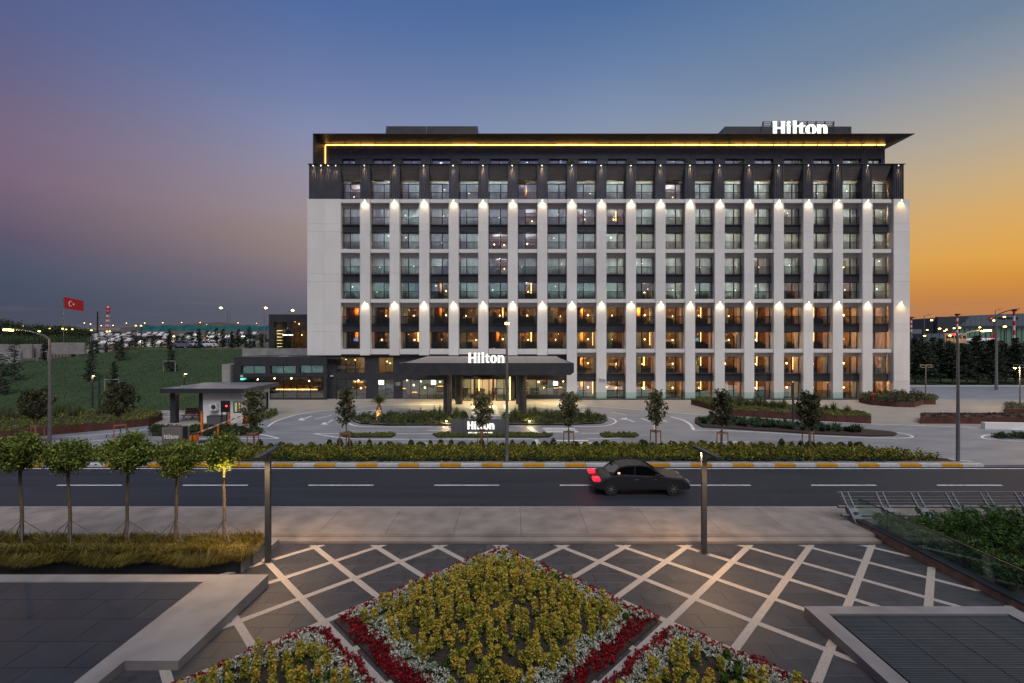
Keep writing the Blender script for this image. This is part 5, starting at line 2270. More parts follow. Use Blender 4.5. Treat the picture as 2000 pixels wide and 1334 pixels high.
# ------------------------------------------------------------------ slabs in the foreground
def skylight(label, outline_parts, x0, x1, y0, y1, zt, tw, td, mt, off, name='roof_slab'):
    t = thing(name, label, 'slab', ((x0 + x1) / 2, (y0 + y1) / 2, 0))
    for k, (a, b, c, d) in enumerate(outline_parts):
        m = MB()
        m.box(a, b, c, d, -.35, zt)
        put('concrete_edge', m.mesh('concrete_edge', 'concrete'), t)
    yy = y1
    r = 0
    while yy - td > y0 - td * .99:
        xx = x1 + off * (r % 2)
        while xx > x0:
            a, b = max(x0, xx - tw), min(x1, xx)
            if b - a > .1:
                m = MB()
                if mt == 'slabtile':
                    m.box(a + .007, b - .007, yy - td + .007, yy - .007, zt - .12, zt - .03)
                else:
                    m.box(a + .012, b - .012, yy - td + .012, yy - td + .035, zt - .10, zt - .035)
                    m.box(a + .012, b - .012, yy - .035, yy - .012, zt - .10, zt - .035)
                    nn = 17
                    for q in range(nn):
                        q0 = yy - td + .035 + (td - .07) * (q + .18) / nn
                        m.box(a + .012, b - .012, q0, q0 + (td - .07) * .55 / nn, zt - .09, zt - .04)
                put('tile' if mt == 'slabtile' else 'grille_panel', m.mesh('tile', mt), t)
            xx -= tw
        yy -= td
        r += 1
    m = MB()
    m.box(x0, x1, y0 - 1, y1, zt - .30, zt - .2)
    put('backing', m.mesh('backing', 'black'), t)
    return t


skylight('raised left slab paved with dark tiles inside a pale concrete rim', [(-9.12, -7.42, 10.25, 14.04), (-9.12, -8.62, 8.0, 10.248), (-30, -9.122, 13.62, 14.04)], -22, -9.13, 8.6, 13.61, .30, 1.35, .885, 'slabtile', .7)
skylight('raised right slab of dark metal grilles inside a pale concrete rim', [(7.84, 8.25, 8.0, 12.36), (8.252, 13.4, 12.02, 12.36), (12.95, 13.4, 8.0, 12.018)], 8.26, 12.94, 8.2, 12.01, .30, 1.15, .98, 'grille', .0)

# flower beds: three squares set corner on
def bed(cx, cy, label, seed, n_y, n_w, n_r):
    a, b = PX * 2, PY * 4
    t = thing('flower_bed', label, 'flower bed', (cx, cy, PZ(cy)), 'diamond flower beds of the plaza')
    sp_ = .03
    m = MB()
    k_ = .945
    P = [(cx, cy + b * k_), (cx + a * k_, cy), (cx, cy - b * k_), (cx - a * k_, cy)]
    m.v = [(p[0], p[1], PZ(p[1]) - .05) for p in P] + [(cx + (p[0] - cx) * .99, cy + (p[1] - cy) * .99, PZ(p[1]) + .05) for p in P]
    m.f = [(4, 5, 6, 7)[::-1]] + [(i, (i + 1) % 4, 4 + (i + 1) % 4, 4 + i)[::-1] for i in range(4)]
    m.m = [0] * 5
    put('soil', m.mesh('soil', 'soil'), t)
    rng = np.random.default_rng(seed)
    N_ = 400000
    q = rng.random((N_, 2)) * 2 - 1
    x, y = q[:, 0], q[:, 1]
    d = (np.abs(x) ** 1.06 + np.abs(y) ** 1.06) ** (1 / 1.06)
    low = y < 0
    wav = .012 * np.sin(x * 23) + .012 * np.sin(y * 31)
    vis = cy + y * b > 8.6
    up = np.where(low, .875, .925) + wav
    rin = np.where(low, .775, .87) + wav
    win = np.where(low, .65, .73) + wav * 2
    red = (d < up) & (d > rin) & vis
    wht = (d < rin) & (d > win) & vis
    yel = (d < win) & vis
    for nm, sel, pitch, hgt, mt, leaf, per, rad_ in (('red_flowers', red, .13, .13, 'fl_red', .036, 34, .085), ('white_flowers', wht, .125, .17, 'fl_white', .034, 34, .085), ('yellow_shrubs', yel, .31, .46, 'leaf_yellow', .042, 190, .102)):
        xs_, ys_ = cx + x[sel] * a, cy + y[sel] * b
        # thin to a jittered hexagonal planting
        gi = np.floor(ys_ / (pitch * .87)).astype(int)
        gj = np.floor((xs_ + (gi % 2) * pitch / 2) / pitch).astype(int)
        _, ix = np.unique(gi * 100000 + gj, return_index=True)
        keep = rng.random(len(ix)) < (.86 if nm == 'yellow_shrubs' else .93)
        ix = ix[keep]
        cxs = ((gj[ix] + .5) * pitch - (gi[ix] % 2) * pitch / 2) + rng.normal(size=len(ix)) * pitch * .13
        cys = (gi[ix] + .5) * pitch * .87 + rng.normal(size=len(ix)) * pitch * .13
        nb_ = len(cxs)
        i = np.repeat(np.arange(nb_), per)
        hs_ = hgt * (.55 + .7 * rng.random(nb_) ** 1.3)
        if nm == 'yellow_shrubs':
            patch = np.sin(cxs * 2.1 + 1) * np.sin(cys * 1.7) + .6 * np.sin(cxs * 3.7 - cys * 2.9)
            hs_ *= np.where(patch > 1.05, .55, 1.0)
        th = rng.random(len(i)) * 2 * PI
        e = rng.random(len(i)) ** .75
        r_ = rad_ * np.sqrt(rng.random(len(i))) * (1.1 - .45 * e)
        P = np.stack([cxs[i] + np.cos(th) * r_, cys[i] + np.sin(th) * r_, .03 + hs_[i] * e], 1)
        P[:, 2] += PZ(P[:, 1])
        if nm == 'yellow_shrubs':
            ug = ((patch > 1.05)[i]) | (e < .25)
            put('green_shoots', leafmesh('green_shoots', P[ug], leaf, 'leaf_under', rng, aspect=1.8, up=.3), t)['kind'] = 'stuff'
            P = P[~ug]
        elif nm == 'white_flowers':
            ug = e < .5
            put('flower_foliage', leafmesh('flower_foliage', P[ug], leaf, 'leaf_dark', rng, aspect=1.8), t)['kind'] = 'stuff'
            P = P[~ug]
        if len(P):
            put(nm, leafmesh(nm, P, leaf, mt, rng, aspect=1.5, up=.2), t)['kind'] = 'stuff'
    return t


bed(NX, NY0 - 4 * PY, 'large diamond flower bed of yellow shrubs edged white and red', 401, 1, 1, 1)
bed(NX - 2 * PX, NY0 - 8 * PY, 'lower left diamond flower bed, only its upper corner in view', 402, 1, 1, 1)
bed(NX + 2 * PX, NY0 - 8 * PY, 'lower right diamond flower bed, only its upper corner in view', 403, 1, 1, 1)

# plaza lamps: square post with a long bar head, lit
def plaza_lamp(x, y, label, h, head):
    z0 = PZ(y)
    t = thing('plaza_lamp', label, 'lamp post', (x, y, z0), 'bar headed plaza lamps')
    m = MB()
    m.box(-.085, .085, -.06, .06, 0, h)
    put('post', m.mesh('post', 'polegrey'), t, (x, y, z0))
    m = MB()
    m.box(-.15, .15, -.12, .12, 0, .02)
    put('base_plate', m.mesh('base_plate', 'polegrey'), t, (x, y, z0))
    m = MB()
    a, b = head
    m.beam((a[0] - x, a[1] - y, h + .045), (b[0] - x, b[1] - y, h + .045), .17, .09)
    put('head', m.mesh('head', 'polegrey'), t, (x, y, z0))
    dv = Vector((a[0] - b[0], a[1] - b[1]))
    ang = math.atan2(dv.y, dv.x)
    mid = ((a[0] * .75 + b[0] * .25), (a[1] * .75 + b[1] * .25))
    m = MB()
    m.beam((a[0] * .95 + b[0] * .05 - x, a[1] * .95 + b[1] * .05 - y, h - .004), (a[0] * .58 + b[0] * .42 - x, a[1] * .58 + b[1] * .42 - y, h - .004), .10, .008, 'ledr')
    put('diffuser', m.mesh('diffuser'), t, (x, y, z0))
    for f_, pw in ((.78, 420), (.18, 330)):
        lamp('lamp_beam', 'SPOT', (a[0] * f_ + b[0] * (1 - f_), a[1] * f_ + b[1] * (1 - f_), z0 + h - .03), pw, (1, .60, .30), t, .08, 140, .8)
    return t


plaza_lamp(-8.32, 15.72, 'square lamp post with a bar head beside the stone planter', 3.70, ((-8.20, 14.75), (-8.40, 16.45)))
plaza_lamp(6.84, 16.42, 'square lamp post with a bar head on the open right half of the plaza', 3.66, ((6.80, 15.15), (6.66, 16.75)))

# ------------------------------------------------------------------ glass balustrade, steel bridge railing, junipers
bal = thing('glass_balustrade', 'low stone wall with glass panels running along the right edge of the plaza', 'balustrade', (14, 15.5, 0))
y = 18.75
k = 0
ys = [18.8, 17.35, 15.9, 14.4, 12.9, 11.4, 9.9, 8.4]
for a, b in zip(ys, ys[1:]):
    m = MB()
    m.prism([(b, PZ(b) - .6), (a, PZ(a) - .6), (a, .12 + (18.8 - a) * .012), (b, .12 + (18.8 - b) * .012)], 14.0, 14.22, 'x')
    put('wall_block', m.mesh('wall_block', 'parapet'), bal)
    m = MB()
    m.v = []
    za, zb = .12 + (18.8 - a) * .012, .12 + (18.8 - b) * .012
    m.prism([(b, zb + .001), (a, zb + .001 + za - zb), (a, za + .05), (b, zb + .05)], 13.97, 14.30, 'x')
    put('coping', m.mesh('coping', 'planterdark'), bal)
    m = MB()
    m.prism([(b + .015, zb + .055), (a - .015, za + .055), (a - .015, za + .86), (b + .015, zb + .86)], 14.12, 14.14, 'x')
    put('glass_panel', m.mesh('glass_panel', 'railglass'), bal)
    m = MB()
    m.beam((14.13, a, za + .875), (14.13, b, zb + .875), .05, .03)
    put('handrail', m.mesh('handrail', 'rail'), bal)
soilj = MB()
soilj.box(14.3, 40, 9, 18.55, -.4, .05)
struct('planting_bed', soilj, 'soil', 'dark soil behind the glass balustrade')
rj = random.Random(6)
jl = ['juniper spreading by the near end of the bridge railing', 'juniper against the glass, second from the railing end', 'tall juniper mass in the middle behind the glass', 'juniper pressed to the glass in the middle', 'high juniper mound under the third railing post',
      'juniper near the right edge below the railing', 'juniper filling the lower right corner behind the glass', 'juniper trailing down the glass towards the right edge', 'dark juniper at the far right edge', 'juniper low behind the glass at the right edge']
jp = [(15.3, 17.8, .9, .5), (14.9, 16.6, .8, .45), (16.6, 17.2, 1.2, .8), (15.3, 15.4, .9, .6), (18.0, 17.4, 1.3, .95), (19.6, 17.2, 1.3, 1.05), (15.2, 13.9, .9, .7), (17.2, 15.6, 1.3, .85), (20.5, 15.8, 1.6, 1.0), (16.3, 13.0, 1.2, .7)]
for k, ((x, y, r_, h_), lb) in enumerate(zip(jp, jl)):
    rng = np.random.default_rng(500 + k)
    nb_ = 60
    th = rng.random(nb_) * 2 * PI
    q = rng.random(nb_) ** .6
    c0 = np.stack([np.cos(th) * q * r_ * .75, np.sin(th) * q * r_ * .75, h_ * (.25 + .55 * rng.random(nb_)) * (1 - .4 * q)], 1)
    out = np.stack([np.cos(th) * (.5 + q), np.sin(th) * (.5 + q), .35 + .4 * rng.random(nb_)], 1)
    nl = 110
    i = np.repeat(np.arange(nb_), nl)
    f_ = rng.random(len(i))
    P = c0[i] + out[i] * (f_ * .42)[:, None] * r_ * .8 + rng.normal(size=(len(i), 3)) * (.10 * (1 - .6 * f_))[:, None]
    P[:, 2] = np.abs(P[:, 2])
    P[:, 0] = np.maximum(P[:, 0], 14.36 - x)
    dirs = out[i] * 1.2
    me = leafmesh('juniper', P, .035, 'leaf_jun', rng, dirs=dirs, aspect=3.2)
    tag(put('juniper', me, None, (x, y, .05)), lb, 'juniper', 'junipers behind the glass balustrade')

brg = thing('bridge_railing', 'grey steel railing of leaning posts, thin rails and two thick tubes', 'railing', (20, 19.3, 0))
x = 13.95
Yb, Yt_, zt_r = 18.75, 19.55, 1.02


def rail_y(z):
    f_ = z / zt_r
    return Yb + (Yt_ - Yb) * f_


k = 0
while x < 26:
    m = MB()
    for dx in (0, .28):
        m.prism([(rail_y(.55) - .05, .50), (rail_y(.55) + .08, .50), (rail_y(zt_r) + .03, zt_r), (rail_y(zt_r) - .03, zt_r)], x + dx - .025, x + dx + .025, 'x')
    m.prism([(Yb - .14, 0), (Yb + .30, 0), (rail_y(.55) + .12, .5), (rail_y(.55) - .10, .5)], x - .03, x + .34, 'x')
    m.box(x - .06, x + .38, Yb - .25, Yb + .35, -.05, .03)
    for q in range(3):
        m.beam((x, rail_y(.6 + q * .14), .6 + q * .14), (x + .28, rail_y(.6 + q * .14), .6 + q * .14), .03)
    for dz in (.14, .36):
        m.box(x + .10, x + .24, rail_y(dz) - .17, rail_y(dz) - .10, dz - .04, dz + .05)
    put('post', m.mesh('post', 'steel'), brg)
    x += 1.47
for z, r_ in ((zt_r, .028), (.86, .014), (.76, .014), (.66, .014)):
    m = MB()
    m.tube((13.8, rail_y(z), z), (28, rail_y(z), z), r_, n=8)
    put('rail', m.mesh('rail', 'steel'), brg)
for z, r_ in ((.50, .062), (.22, .062)):
    m = MB()
    m.tube((13.62, rail_y(z) + .12, z), (28, rail_y(z) + .12, z), r_, n=12)
    put('thick_tube', m.mesh('thick_tube', 'steel'), brg)

# ------------------------------------------------------------------ signs, gatehouse, barrier
mx0, mx1, my, mz = fx(881, 36.4), fx(994, 36.4), 36.4, 1.21
mon = thing('monument_sign', 'long low grey sign wall with white glowing Hilton letters before the entrance', 'sign', ((mx0 + mx1) / 2, my, 0))
for a, b in ((881, 906), (906, 972), (972, 992)):
    m = MB()
    m.box(fx(a, my) + .008, fx(b, my) - .008, my, my + .06, .04, mz)
    put('sign_panel', m.mesh('sign_panel', 'signgrey'), mon)
m = MB()
m.box(mx0 + .02, mx1 - .02, my + .061, my + .36, 0, mz - .01)
put('sign_body', m.mesh('sign_body', 'dark'), mon)
wordmark(mon, fx(912.5, 36.3), 36.30, fz(838.5, 36.3), fx(965.5, 36.3) - fx(912.5, 36.3), .60, .06, 'sign')
text(mon, 'ISTANBUL AIRPORT', fx(914.5, 36.3), 36.32, fz(849, 36.3), fx(962, 36.3) - fx(914.5, 36.3), .19, 'sign', depth=.05)

Yq = 31.0
py = thing('pylon_sign', 'upright taupe sign slab with small Hilton letters by the barrier lane', 'sign', (fx(336, Yq), Yq, 0))
m = MB()
m.box(fx(316, Yq), fx(355, Yq), Yq, Yq + .10, 0, fz(835, Yq))
put('front_panel', m.mesh('front_panel', 'pylon'), py)
m = MB()
m.box(fx(317, Yq), fx(355, Yq) - .04, Yq + .101, Yq + .62, 0, fz(835, Yq) - .02)
put('core', m.mesh('core', 'black'), py)
m = MB()
m.box(fx(316, Yq), fx(355, Yq), Yq + .621, Yq + .74, 0, fz(835, Yq))
put('back_panel', m.mesh('back_panel', 'pylon'), py)
wordmark(py, fx(320.5, Yq), Yq - .04, fz(857, Yq), fx(349, Yq) - fx(320.5, Yq), .265, .035, 'whitep')
Yq = 30.6
m = MB()
o = thing('payment_unit', 'low black box with three small white squares beside the pylon sign', 'box', (fx(392, Yq), Yq, 0))
m.box(fx(381, Yq), fx(405, Yq), Yq, Yq + .5, 0, .75)
put('housing', m.mesh('housing', 'black'), o)
for u in (384.5, 389.5, 394.5):
    m = MB()
    m.box(fx(u, Yq), fx(u + 3.2, Yq), Yq - .02, Yq - .001, fz(868.6, Yq), fz(865.4, Yq))
    put('button', m.mesh('button', 'whitep'), o)

gx0, gx1, gy0, gy1, gzt = -28.1, -24.5, 41.9, 46.6, 2.80
gh = thing('gatehouse', 'small white gatehouse under a wide dark flat roof', 'gatehouse', (gx0, gy0, 0))
wx0, wx1, wz0, wz1 = fx(456, gy0), fx(479.5 - 6, gy0) , fz(806, gy0), fz(784.5, gy0)
wx1 = gx1 - .12
m = MB()
rects_wall(gx0, gx1, 0, gzt, [(wx0, wx1, wz0, wz1)], gy0, gy0 + .2, m)
m.box(gx0, gx0 + .2, gy0 + .2, gy1, 0, gzt)
m.box(gx0 + .2, gx1, gy1 - .2, gy1, 0, gzt)
m.box(gx1 - .2, gx1, gy0 + .2, gy0 + 3.2, 0, gzt)
m.box(gx1 - .2, gx1, gy0 + 3.2, gy0 + 4.4, 0, fz(800, 46))
m.box(gx1 - .2, gx1, gy0 + 3.2, gy0 + 4.4, 2.35, gzt)
m.box(gx1 - .2, gx1, gy0 + 4.4, gy1 - .2, 0, gzt)
put('wall', m.mesh('wall', 'wallgh'), gh)
m = MB()
t = .07
m.box(wx0, wx1, gy0 - .02, gy0 + .06, wz0, wz0 + t)
m.box(wx0, wx1, gy0 - .02, gy0 + .06, wz1 - t, wz1)
for xx in (wx0, (wx0 + wx1) / 2, wx1 - t):
    m.box(xx, xx + t, gy0 - .02, gy0 + .06, wz0 + t, wz1 - t)
wo_ = put('window', m.mesh('window_frame', 'frame'), gh)
m = MB()
m.box(wx0 + t, wx1 - t, gy0 + .01, gy0 + .03, wz0 + t, wz1 - t)
put('pane', m.mesh('pane', 'lobbyglass'), wo_)
m = MB()
m.box(wx0, wx1, gy0 + .12, gy0 + .14, wz0, wz1)
put('blind', m.mesh('blind', 'lit'), wo_)
m = MB()
m.box(gx1 - .08, gx1 - .05, gy0 + 3.25, gy0 + 4.35, fz(800, 46) + .05, 2.3)
put('pane', m.mesh('pane', 'lobbyglass'), put('window', MB().box(gx1 - .1, gx1 + .02, gy0 + 3.2, gy0 + 3.27, fz(800, 46), 2.35).box(gx1 - .1, gx1 + .02, gy0 + 4.33, gy0 + 4.4, fz(800, 46), 2.35).box(gx1 - .1, gx1 + .02, gy0 + 3.27, gy0 + 4.33, fz(800, 46), fz(800, 46) + .07).mesh('window_frame', 'frame'), gh))
rx0, rx1, ry0, ry1 = -31.35, -23.85, 41.0, 47.2
for k in range(6):
    a, b = rx0 + (rx1 - rx0) * k / 6, rx0 + (rx1 - rx0) * (k + 1) / 6
    m = MB()
    m.box(a + .006, b - .006, ry0, ry0 + .05, 2.81, 3.20)
    put('fascia_panel', m.mesh('fascia_panel', 'dark'), gh)
m = MB()
m.box(rx0, rx1 - .001, ry0 + .051, ry1, 2.81, 3.19)
m.box(rx0, rx1, ry0 + .02, ry1, 3.191, 3.21)
put('roof', m.mesh('roof', 'signgrey'), gh)
for x, y in ((-30.75, 42.0), (-31.0, 46.2)):
    m = MB()
    m.box(x - .24, x + .24, y - .24, y + .24, 0, 2.809)
    put('pillar', m.mesh('pillar', 'dark'), gh)
m = MB()
m.box(gx0 - .45, gx0 - .05, gy0 + .15, gy0 + .21, 0, 2.1)
put('door', m.mesh('door', 'tile'), gh)
o = put('air_conditioner', MB().box(fx(410, 41.7), fx(425.5, 41.7), 41.5, 41.88, fz(801, 41.7), fz(789, 41.7)).mesh('air_conditioner', 'whitep'), gh)
m = MB()
m.tube((fx(415.5, 41.4), 41.49, fz(795, 41.5)), (fx(415.5, 41.4), 41.47, fz(795, 41.5)), .2, n=16)
put('fan_grille', m.mesh('fan_grille', 'polegrey'), o)
lamp('gate_light', 'POINT', (-30.0, 43.6, 2.6), 14, (1, .8, .55), gh, .1)
lamp('gate_light', 'POINT', (-26.2, 43.6, 2.2), 30, (1, .8, .5), gh, .1)
# bench under the roof
bn = thing('park_bench', 'reddish brown slatted bench under the gatehouse roof', 'bench', (-30.2, 43.6, 0))
for k in range(5):
    m = MB()
    m.box(-31.2, -29.35, 43.25 + k * .11, 43.34 + k * .11, .43, .46)
    put('seat_slat', m.mesh('slat', 'bench'), bn)
for k in range(16):
    m = MB()
    xx = -31.1 + k * .115
    m.beam((xx, 43.85, .5), (xx, 44.02, 1.05), .10, .02)
    put('back_slat', m.mesh('slat', 'bench'), bn)
for x in (-31.0, -30.2, -29.5):
    m = MB()
    m.beam((x, 43.3, 0), (x, 43.75, .43), .04)
    m.beam((x, 43.9, 0), (x, 43.35, .43), .04)
    m.beam((x, 43.8, .4), (x, 44.0, 1.0), .03)
    put('leg', m.mesh('leg', 'frame'), bn)
# cabinet and entry device
x0, y0 = fx(408, 41), 40.7
o = thing('electric_cabinet', 'dark grey metal cabinet against the gatehouse wall', 'cabinet', (x0 + .6, y0, 0))
m = MB()
m.box(x0, x0 + 1.32, y0, y0 + .7, .02, .80)
put('body', m.mesh('body', 'signgrey'), o)
m = MB()
m.box(x0 - .02, x0 + 1.34, y0 - .02, y0 + .72, .801, .83)
put('lid', m.mesh('lid', 'polegrey'), o)
Yd = 39.8
o = thing('access_display', 'black display board on two legs with a red light by the gatehouse', 'display', (fx(439, Yd), Yd, 0))
m = MB()
m.box(fx(431, Yd), fx(448, Yd), Yd, Yd + .12, fz(805, Yd), fz(783, Yd))
put('board', m.mesh('board', 'black'), o)
for u in (432.5, 442.5):
    m = MB()
    m.box(fx(u, Yd) - .04, fx(u, Yd) + .04, Yd + .02, Yd + .1, 0, fz(805, Yd))
    put('leg', m.mesh('leg', 'black'), o)
m = MB()
m.ball((fx(442.5, Yd), Yd - .03, fz(793, Yd)), .085, 'redled', 10)
put('light', m.mesh('light'), o)


def orange_post(u, vb, vt, lb, w=.1):
    Y = 6660 / (vb - 667)
    x = fx(u, Y)
    o = thing('bollard', lb, 'bollard', (x, Y, 0), 'orange posts by the barrier')
    m = MB()
    m.box(x - w / 2, x + w / 2, Y - w / 2, Y + w / 2, 0, fz(vt, Y))
    m.box(x - w * .8, x + w * .8, Y - w * .8, Y + w * .8, 0, .03)
    put('post', m.mesh('post', 'orange'), o)
    m = MB()
    m.box(x - w / 2 - .005, x + w / 2 + .005, Y - w / 2 - .005, Y + w / 2 + .005, fz(vt, Y) - .12, fz(vt, Y) - .06)
    put('band', m.mesh('band', 'black'), o)


orange_post(394.5, 851, 804, 'tall orange post left of the gatehouse wall', .14)
orange_post(447.5, 830, 787, 'tall orange post beside the black display board', .13)
orange_post(426, 852, 833, 'short orange post under the lifted barrier arm', .10)
orange_post(438.5, 838, 826, 'shortest orange post behind the barrier arm', .10)
bg_ = thing('barrier_gate', 'orange barrier machine with a striped red and white arm', 'barrier', (fx(380, 32.8), 32.8, 0))
Yb1 = 32.8
m = MB()
m.box(fx(371.5, Yb1), fx(382.5, Yb1), Yb1, Yb1 + .35, 0, fz(848.5, Yb1))
put('cabinet', m.mesh('cabinet', 'orange'), bg_)
m = MB()
m.box(fx(371.5, Yb1) - .02, fx(382.5, Yb1) + .02, Yb1 - .02, Yb1 + .37, fz(848.5, Yb1) + .001, fz(847, Yb1))
m.box(fx(376, Yb1), fx(377.4, Yb1), Yb1 - .012, Yb1 - .001, .3, fz(850, Yb1))
put('cap', m.mesh('cap', 'black'), bg_)
pa, pb = Vector((fx(385, 33), 33.0, .84)), Vector((fx(473, 41.2), 41.2, .78))
for k in range(14):
    m = MB()
    m.beam(pa.lerp(pb, k / 14), pa.lerp(pb, (k + 1) / 14), .06, .09)
    put('arm_segment', m.mesh('arm_segment', 'pinkred' if k % 2 == 0 else 'whitep'), bg_)
Yb1 = 41.4
o = thing('barrier_gate', 'orange barrier machine standing before the gatehouse window', 'barrier', (fx(480.5, Yb1), Yb1, 0))
m = MB()
m.box(fx(476.5, Yb1), fx(485, Yb1), Yb1 - .2, Yb1 + .15, 0, fz(809.5, Yb1))
put('cabinet', m.mesh('cabinet', 'orange'), o)
m = MB()
m.box(fx(476, Yb1), fx(485.5, Yb1), Yb1 - .22, Yb1 + .17, fz(809.5, Yb1) + .001, fz(808, Yb1))
m.box(fx(479.5, Yb1), fx(481, Yb1), Yb1 - .212, Yb1 - .201, .25, .9)
put('cap', m.mesh('cap', 'black'), o)
for u, vb, lb, c_ in ((480, 839, 'small red topped stub post on the lane edge', 'red'), (490.5, 839, 'small grey stub post on the lane edge', 'stone')):
    Y = 6660 / (vb - 667)
    o = thing('stub_post', lb, 'bollard', (fx(u, Y), Y, 0))
    m = MB()
    m.tube((fx(u, Y), Y, 0), (fx(u, Y), Y, .30), .09, n=10)
    put('post', m.mesh('post', 'stone'), o)
    m = MB()
    m.tube((fx(u, Y), Y, .301), (fx(u, Y), Y, .40), .10, n=10)
    put('cap', m.mesh('cap', c_), o)


# ------------------------------------------------------------------ street lamps
def street_lamp(label, u, vb, vt, arm, lit=60, r=.085, mt='pole', head=(.55, .22), group='tall street lamps', z0=0.0, up=.25, sod=True):
    Y = (H - z0) * F / (vb - 667)
    x = fx(u, Y)
    h = fz(vt, Y)
    t = thing('street_lamp', label, 'street lamp', (x, Y, z0), group)
    m = MB()
    m.tube((x, Y, z0), (x, Y, z0 + 1.2), r * 1.25, r * 1.2, 12)
    m.tube((x, Y, z0 + 1.2), (x, Y, h - .35), r * 1.2, r * .7, 12)
    put('pole', m.mesh('pole', mt), t, smooth=False)
    ax, ay = arm
    ln = math.hypot(ax, ay)
    m = MB()
    p = [(x, Y, h - .35), (x + ax * .15, Y + ay * .15, h - .12), (x + ax * .55, Y + ay * .55, h + up * .5), (x + ax, Y + ay, h + up)]
    m.path(p, [r * .65, r * .6, r * .5, r * .45], 8)
    put('arm', m.mesh('arm', mt), t)
    dx, dy = ax / ln, ay / ln
    m = MB()
    m.beam((x + ax, Y + ay, h + up), (x + ax + dx * head[0], Y + ay + dy * head[0], h + up + .04), head[1], .09)
    put('head', m.mesh('head', mt), t)
    if lit:
        m = MB()
        m.beam((x + ax + dx * .1, Y + ay + dy * .1, h + up - .06), (x + ax + dx * head[0] * .9, Y + ay + dy * head[0] * .9, h + up - .03), head[1] * 1.0, .09, 'sodium')
        put('diffuser', m.mesh('diffuser'), t)
        lamp('lamp_beam', 'POINT', (x + ax + dx * head[0] * .5, Y + ay + dy * head[0] * .5, h + up - .28), lit, (1, .62, .18), t, .1)
    return t


street_lamp('tall grey street lamp in the roadside bed, lit yellow, left part of the road', 97, 907, 652, (-.85, -1.1), 110)
street_lamp('tall grey street lamp in front of the entrance canopy', 990, 903, 640, (.02, -1.3), 60)
street_lamp('tall grey street lamp at the right end of the roadside bed', 1871, 901, 651, (1.0, -.35), 110, up=.2)
street_lamp('very tall pale mast lamp on the far paving at right', 1946, 762, 612, (.6, -2.0), 0, .16, up=.5, group='far mast lamps')


def post_lamp(label, u, vb, vt, lit, dx=.35, z0=0.0, mt='polegrey', w=.13):
    Y = (H - z0) * F / (vb - 667)
    x = fx(u, Y)
    h = fz(vt, Y)
    t = thing('post_lamp', label, 'lamp post', (x, Y, z0), 'slim post lamps')
    m = MB()
    m.box(x - w / 2, x + w / 2, Y - w / 2, Y + w / 2, z0, h)
    put('post', m.mesh('post', mt), t)
    m = MB()
    m.box(x - (w / 2 if dx > 0 else dx * -1), x + (dx if dx > 0 else w / 2), Y - .09, Y + .09, h + .001, h + .06)
    put('head', m.mesh('head', mt), t)
    if lit:
        m = MB()
        xa, xb = (x + w / 2 + .02, x + dx - .02) if dx > 0 else (x + dx + .02, x - w / 2 - .02)
        m.box(xa, xb, Y - .07, Y + .07, h - .02, h, 'bulb')
        put('diffuser', m.mesh('diffuser'), t)
        lamp('lamp_beam', 'POINT', ((xa + xb) / 2, Y - .14, h - .12), lit, (1, .65, .25), t, .05)


post_lamp('slim dark post lamp rising from the wedge planter', 1494, 790, 728, 0, .75)
post_lamp('slim dark post lamp standing in the right driveway island', 1549, 832, 748, 0, -.3)
post_lamp('slim post lamp with a lit head at the foot of the lawn', 180.5, 797, 734, 30, .2, .4)
post_lamp('slim dark unlit post beside the lit one at the lawn', 194, 800, 733, 0, .2, .4)
post_lamp('slim post lamp with a lit head behind the gatehouse roof', 359.5, 782, 730, 30, .35, .2)


def twin_lamp(label, u, vb, vt, lit):
    Y = 6660 / (vb - 667)
    x, h = fx(u, Y), fz(vt, Y)
    t = thing('post_lamp', label, 'lamp post', (x, Y, 0), 'twin headed lamps on the right paving')
    m = MB()
    m.tube((x, Y, 0), (x, Y, h), .07, .05, 10)
    put('post', m.mesh('post', 'pole'), t)
    for s_ in (-1, 1):
        m = MB()
        m.beam((x, Y, h), (x + s_ * .75, Y, h + .02), .09, .06)
        m.beam((x + s_ * .2, Y, h - .3), (x + s_ * .8, Y, h - .22), .3, .04)
        put('head', m.mesh('head', 'pole'), t)
    if lit:
        m = MB()
        m.ball((x - .55, Y, h - .33), .11, 'sodium', 8, .5)
        put('diffuser', m.mesh('diffuser'), t)
        lamp('lamp_beam', 'POINT', (x - .55, Y, h - .55), 420, (1, .6, .3), t, .1)


twin_lamp('twin headed lamp standing behind the rounded rusted planter', 1808, 785, 713, 0)
twin_lamp('twin headed lit lamp near the right edge of the view', 1992, 800, 713, 1)

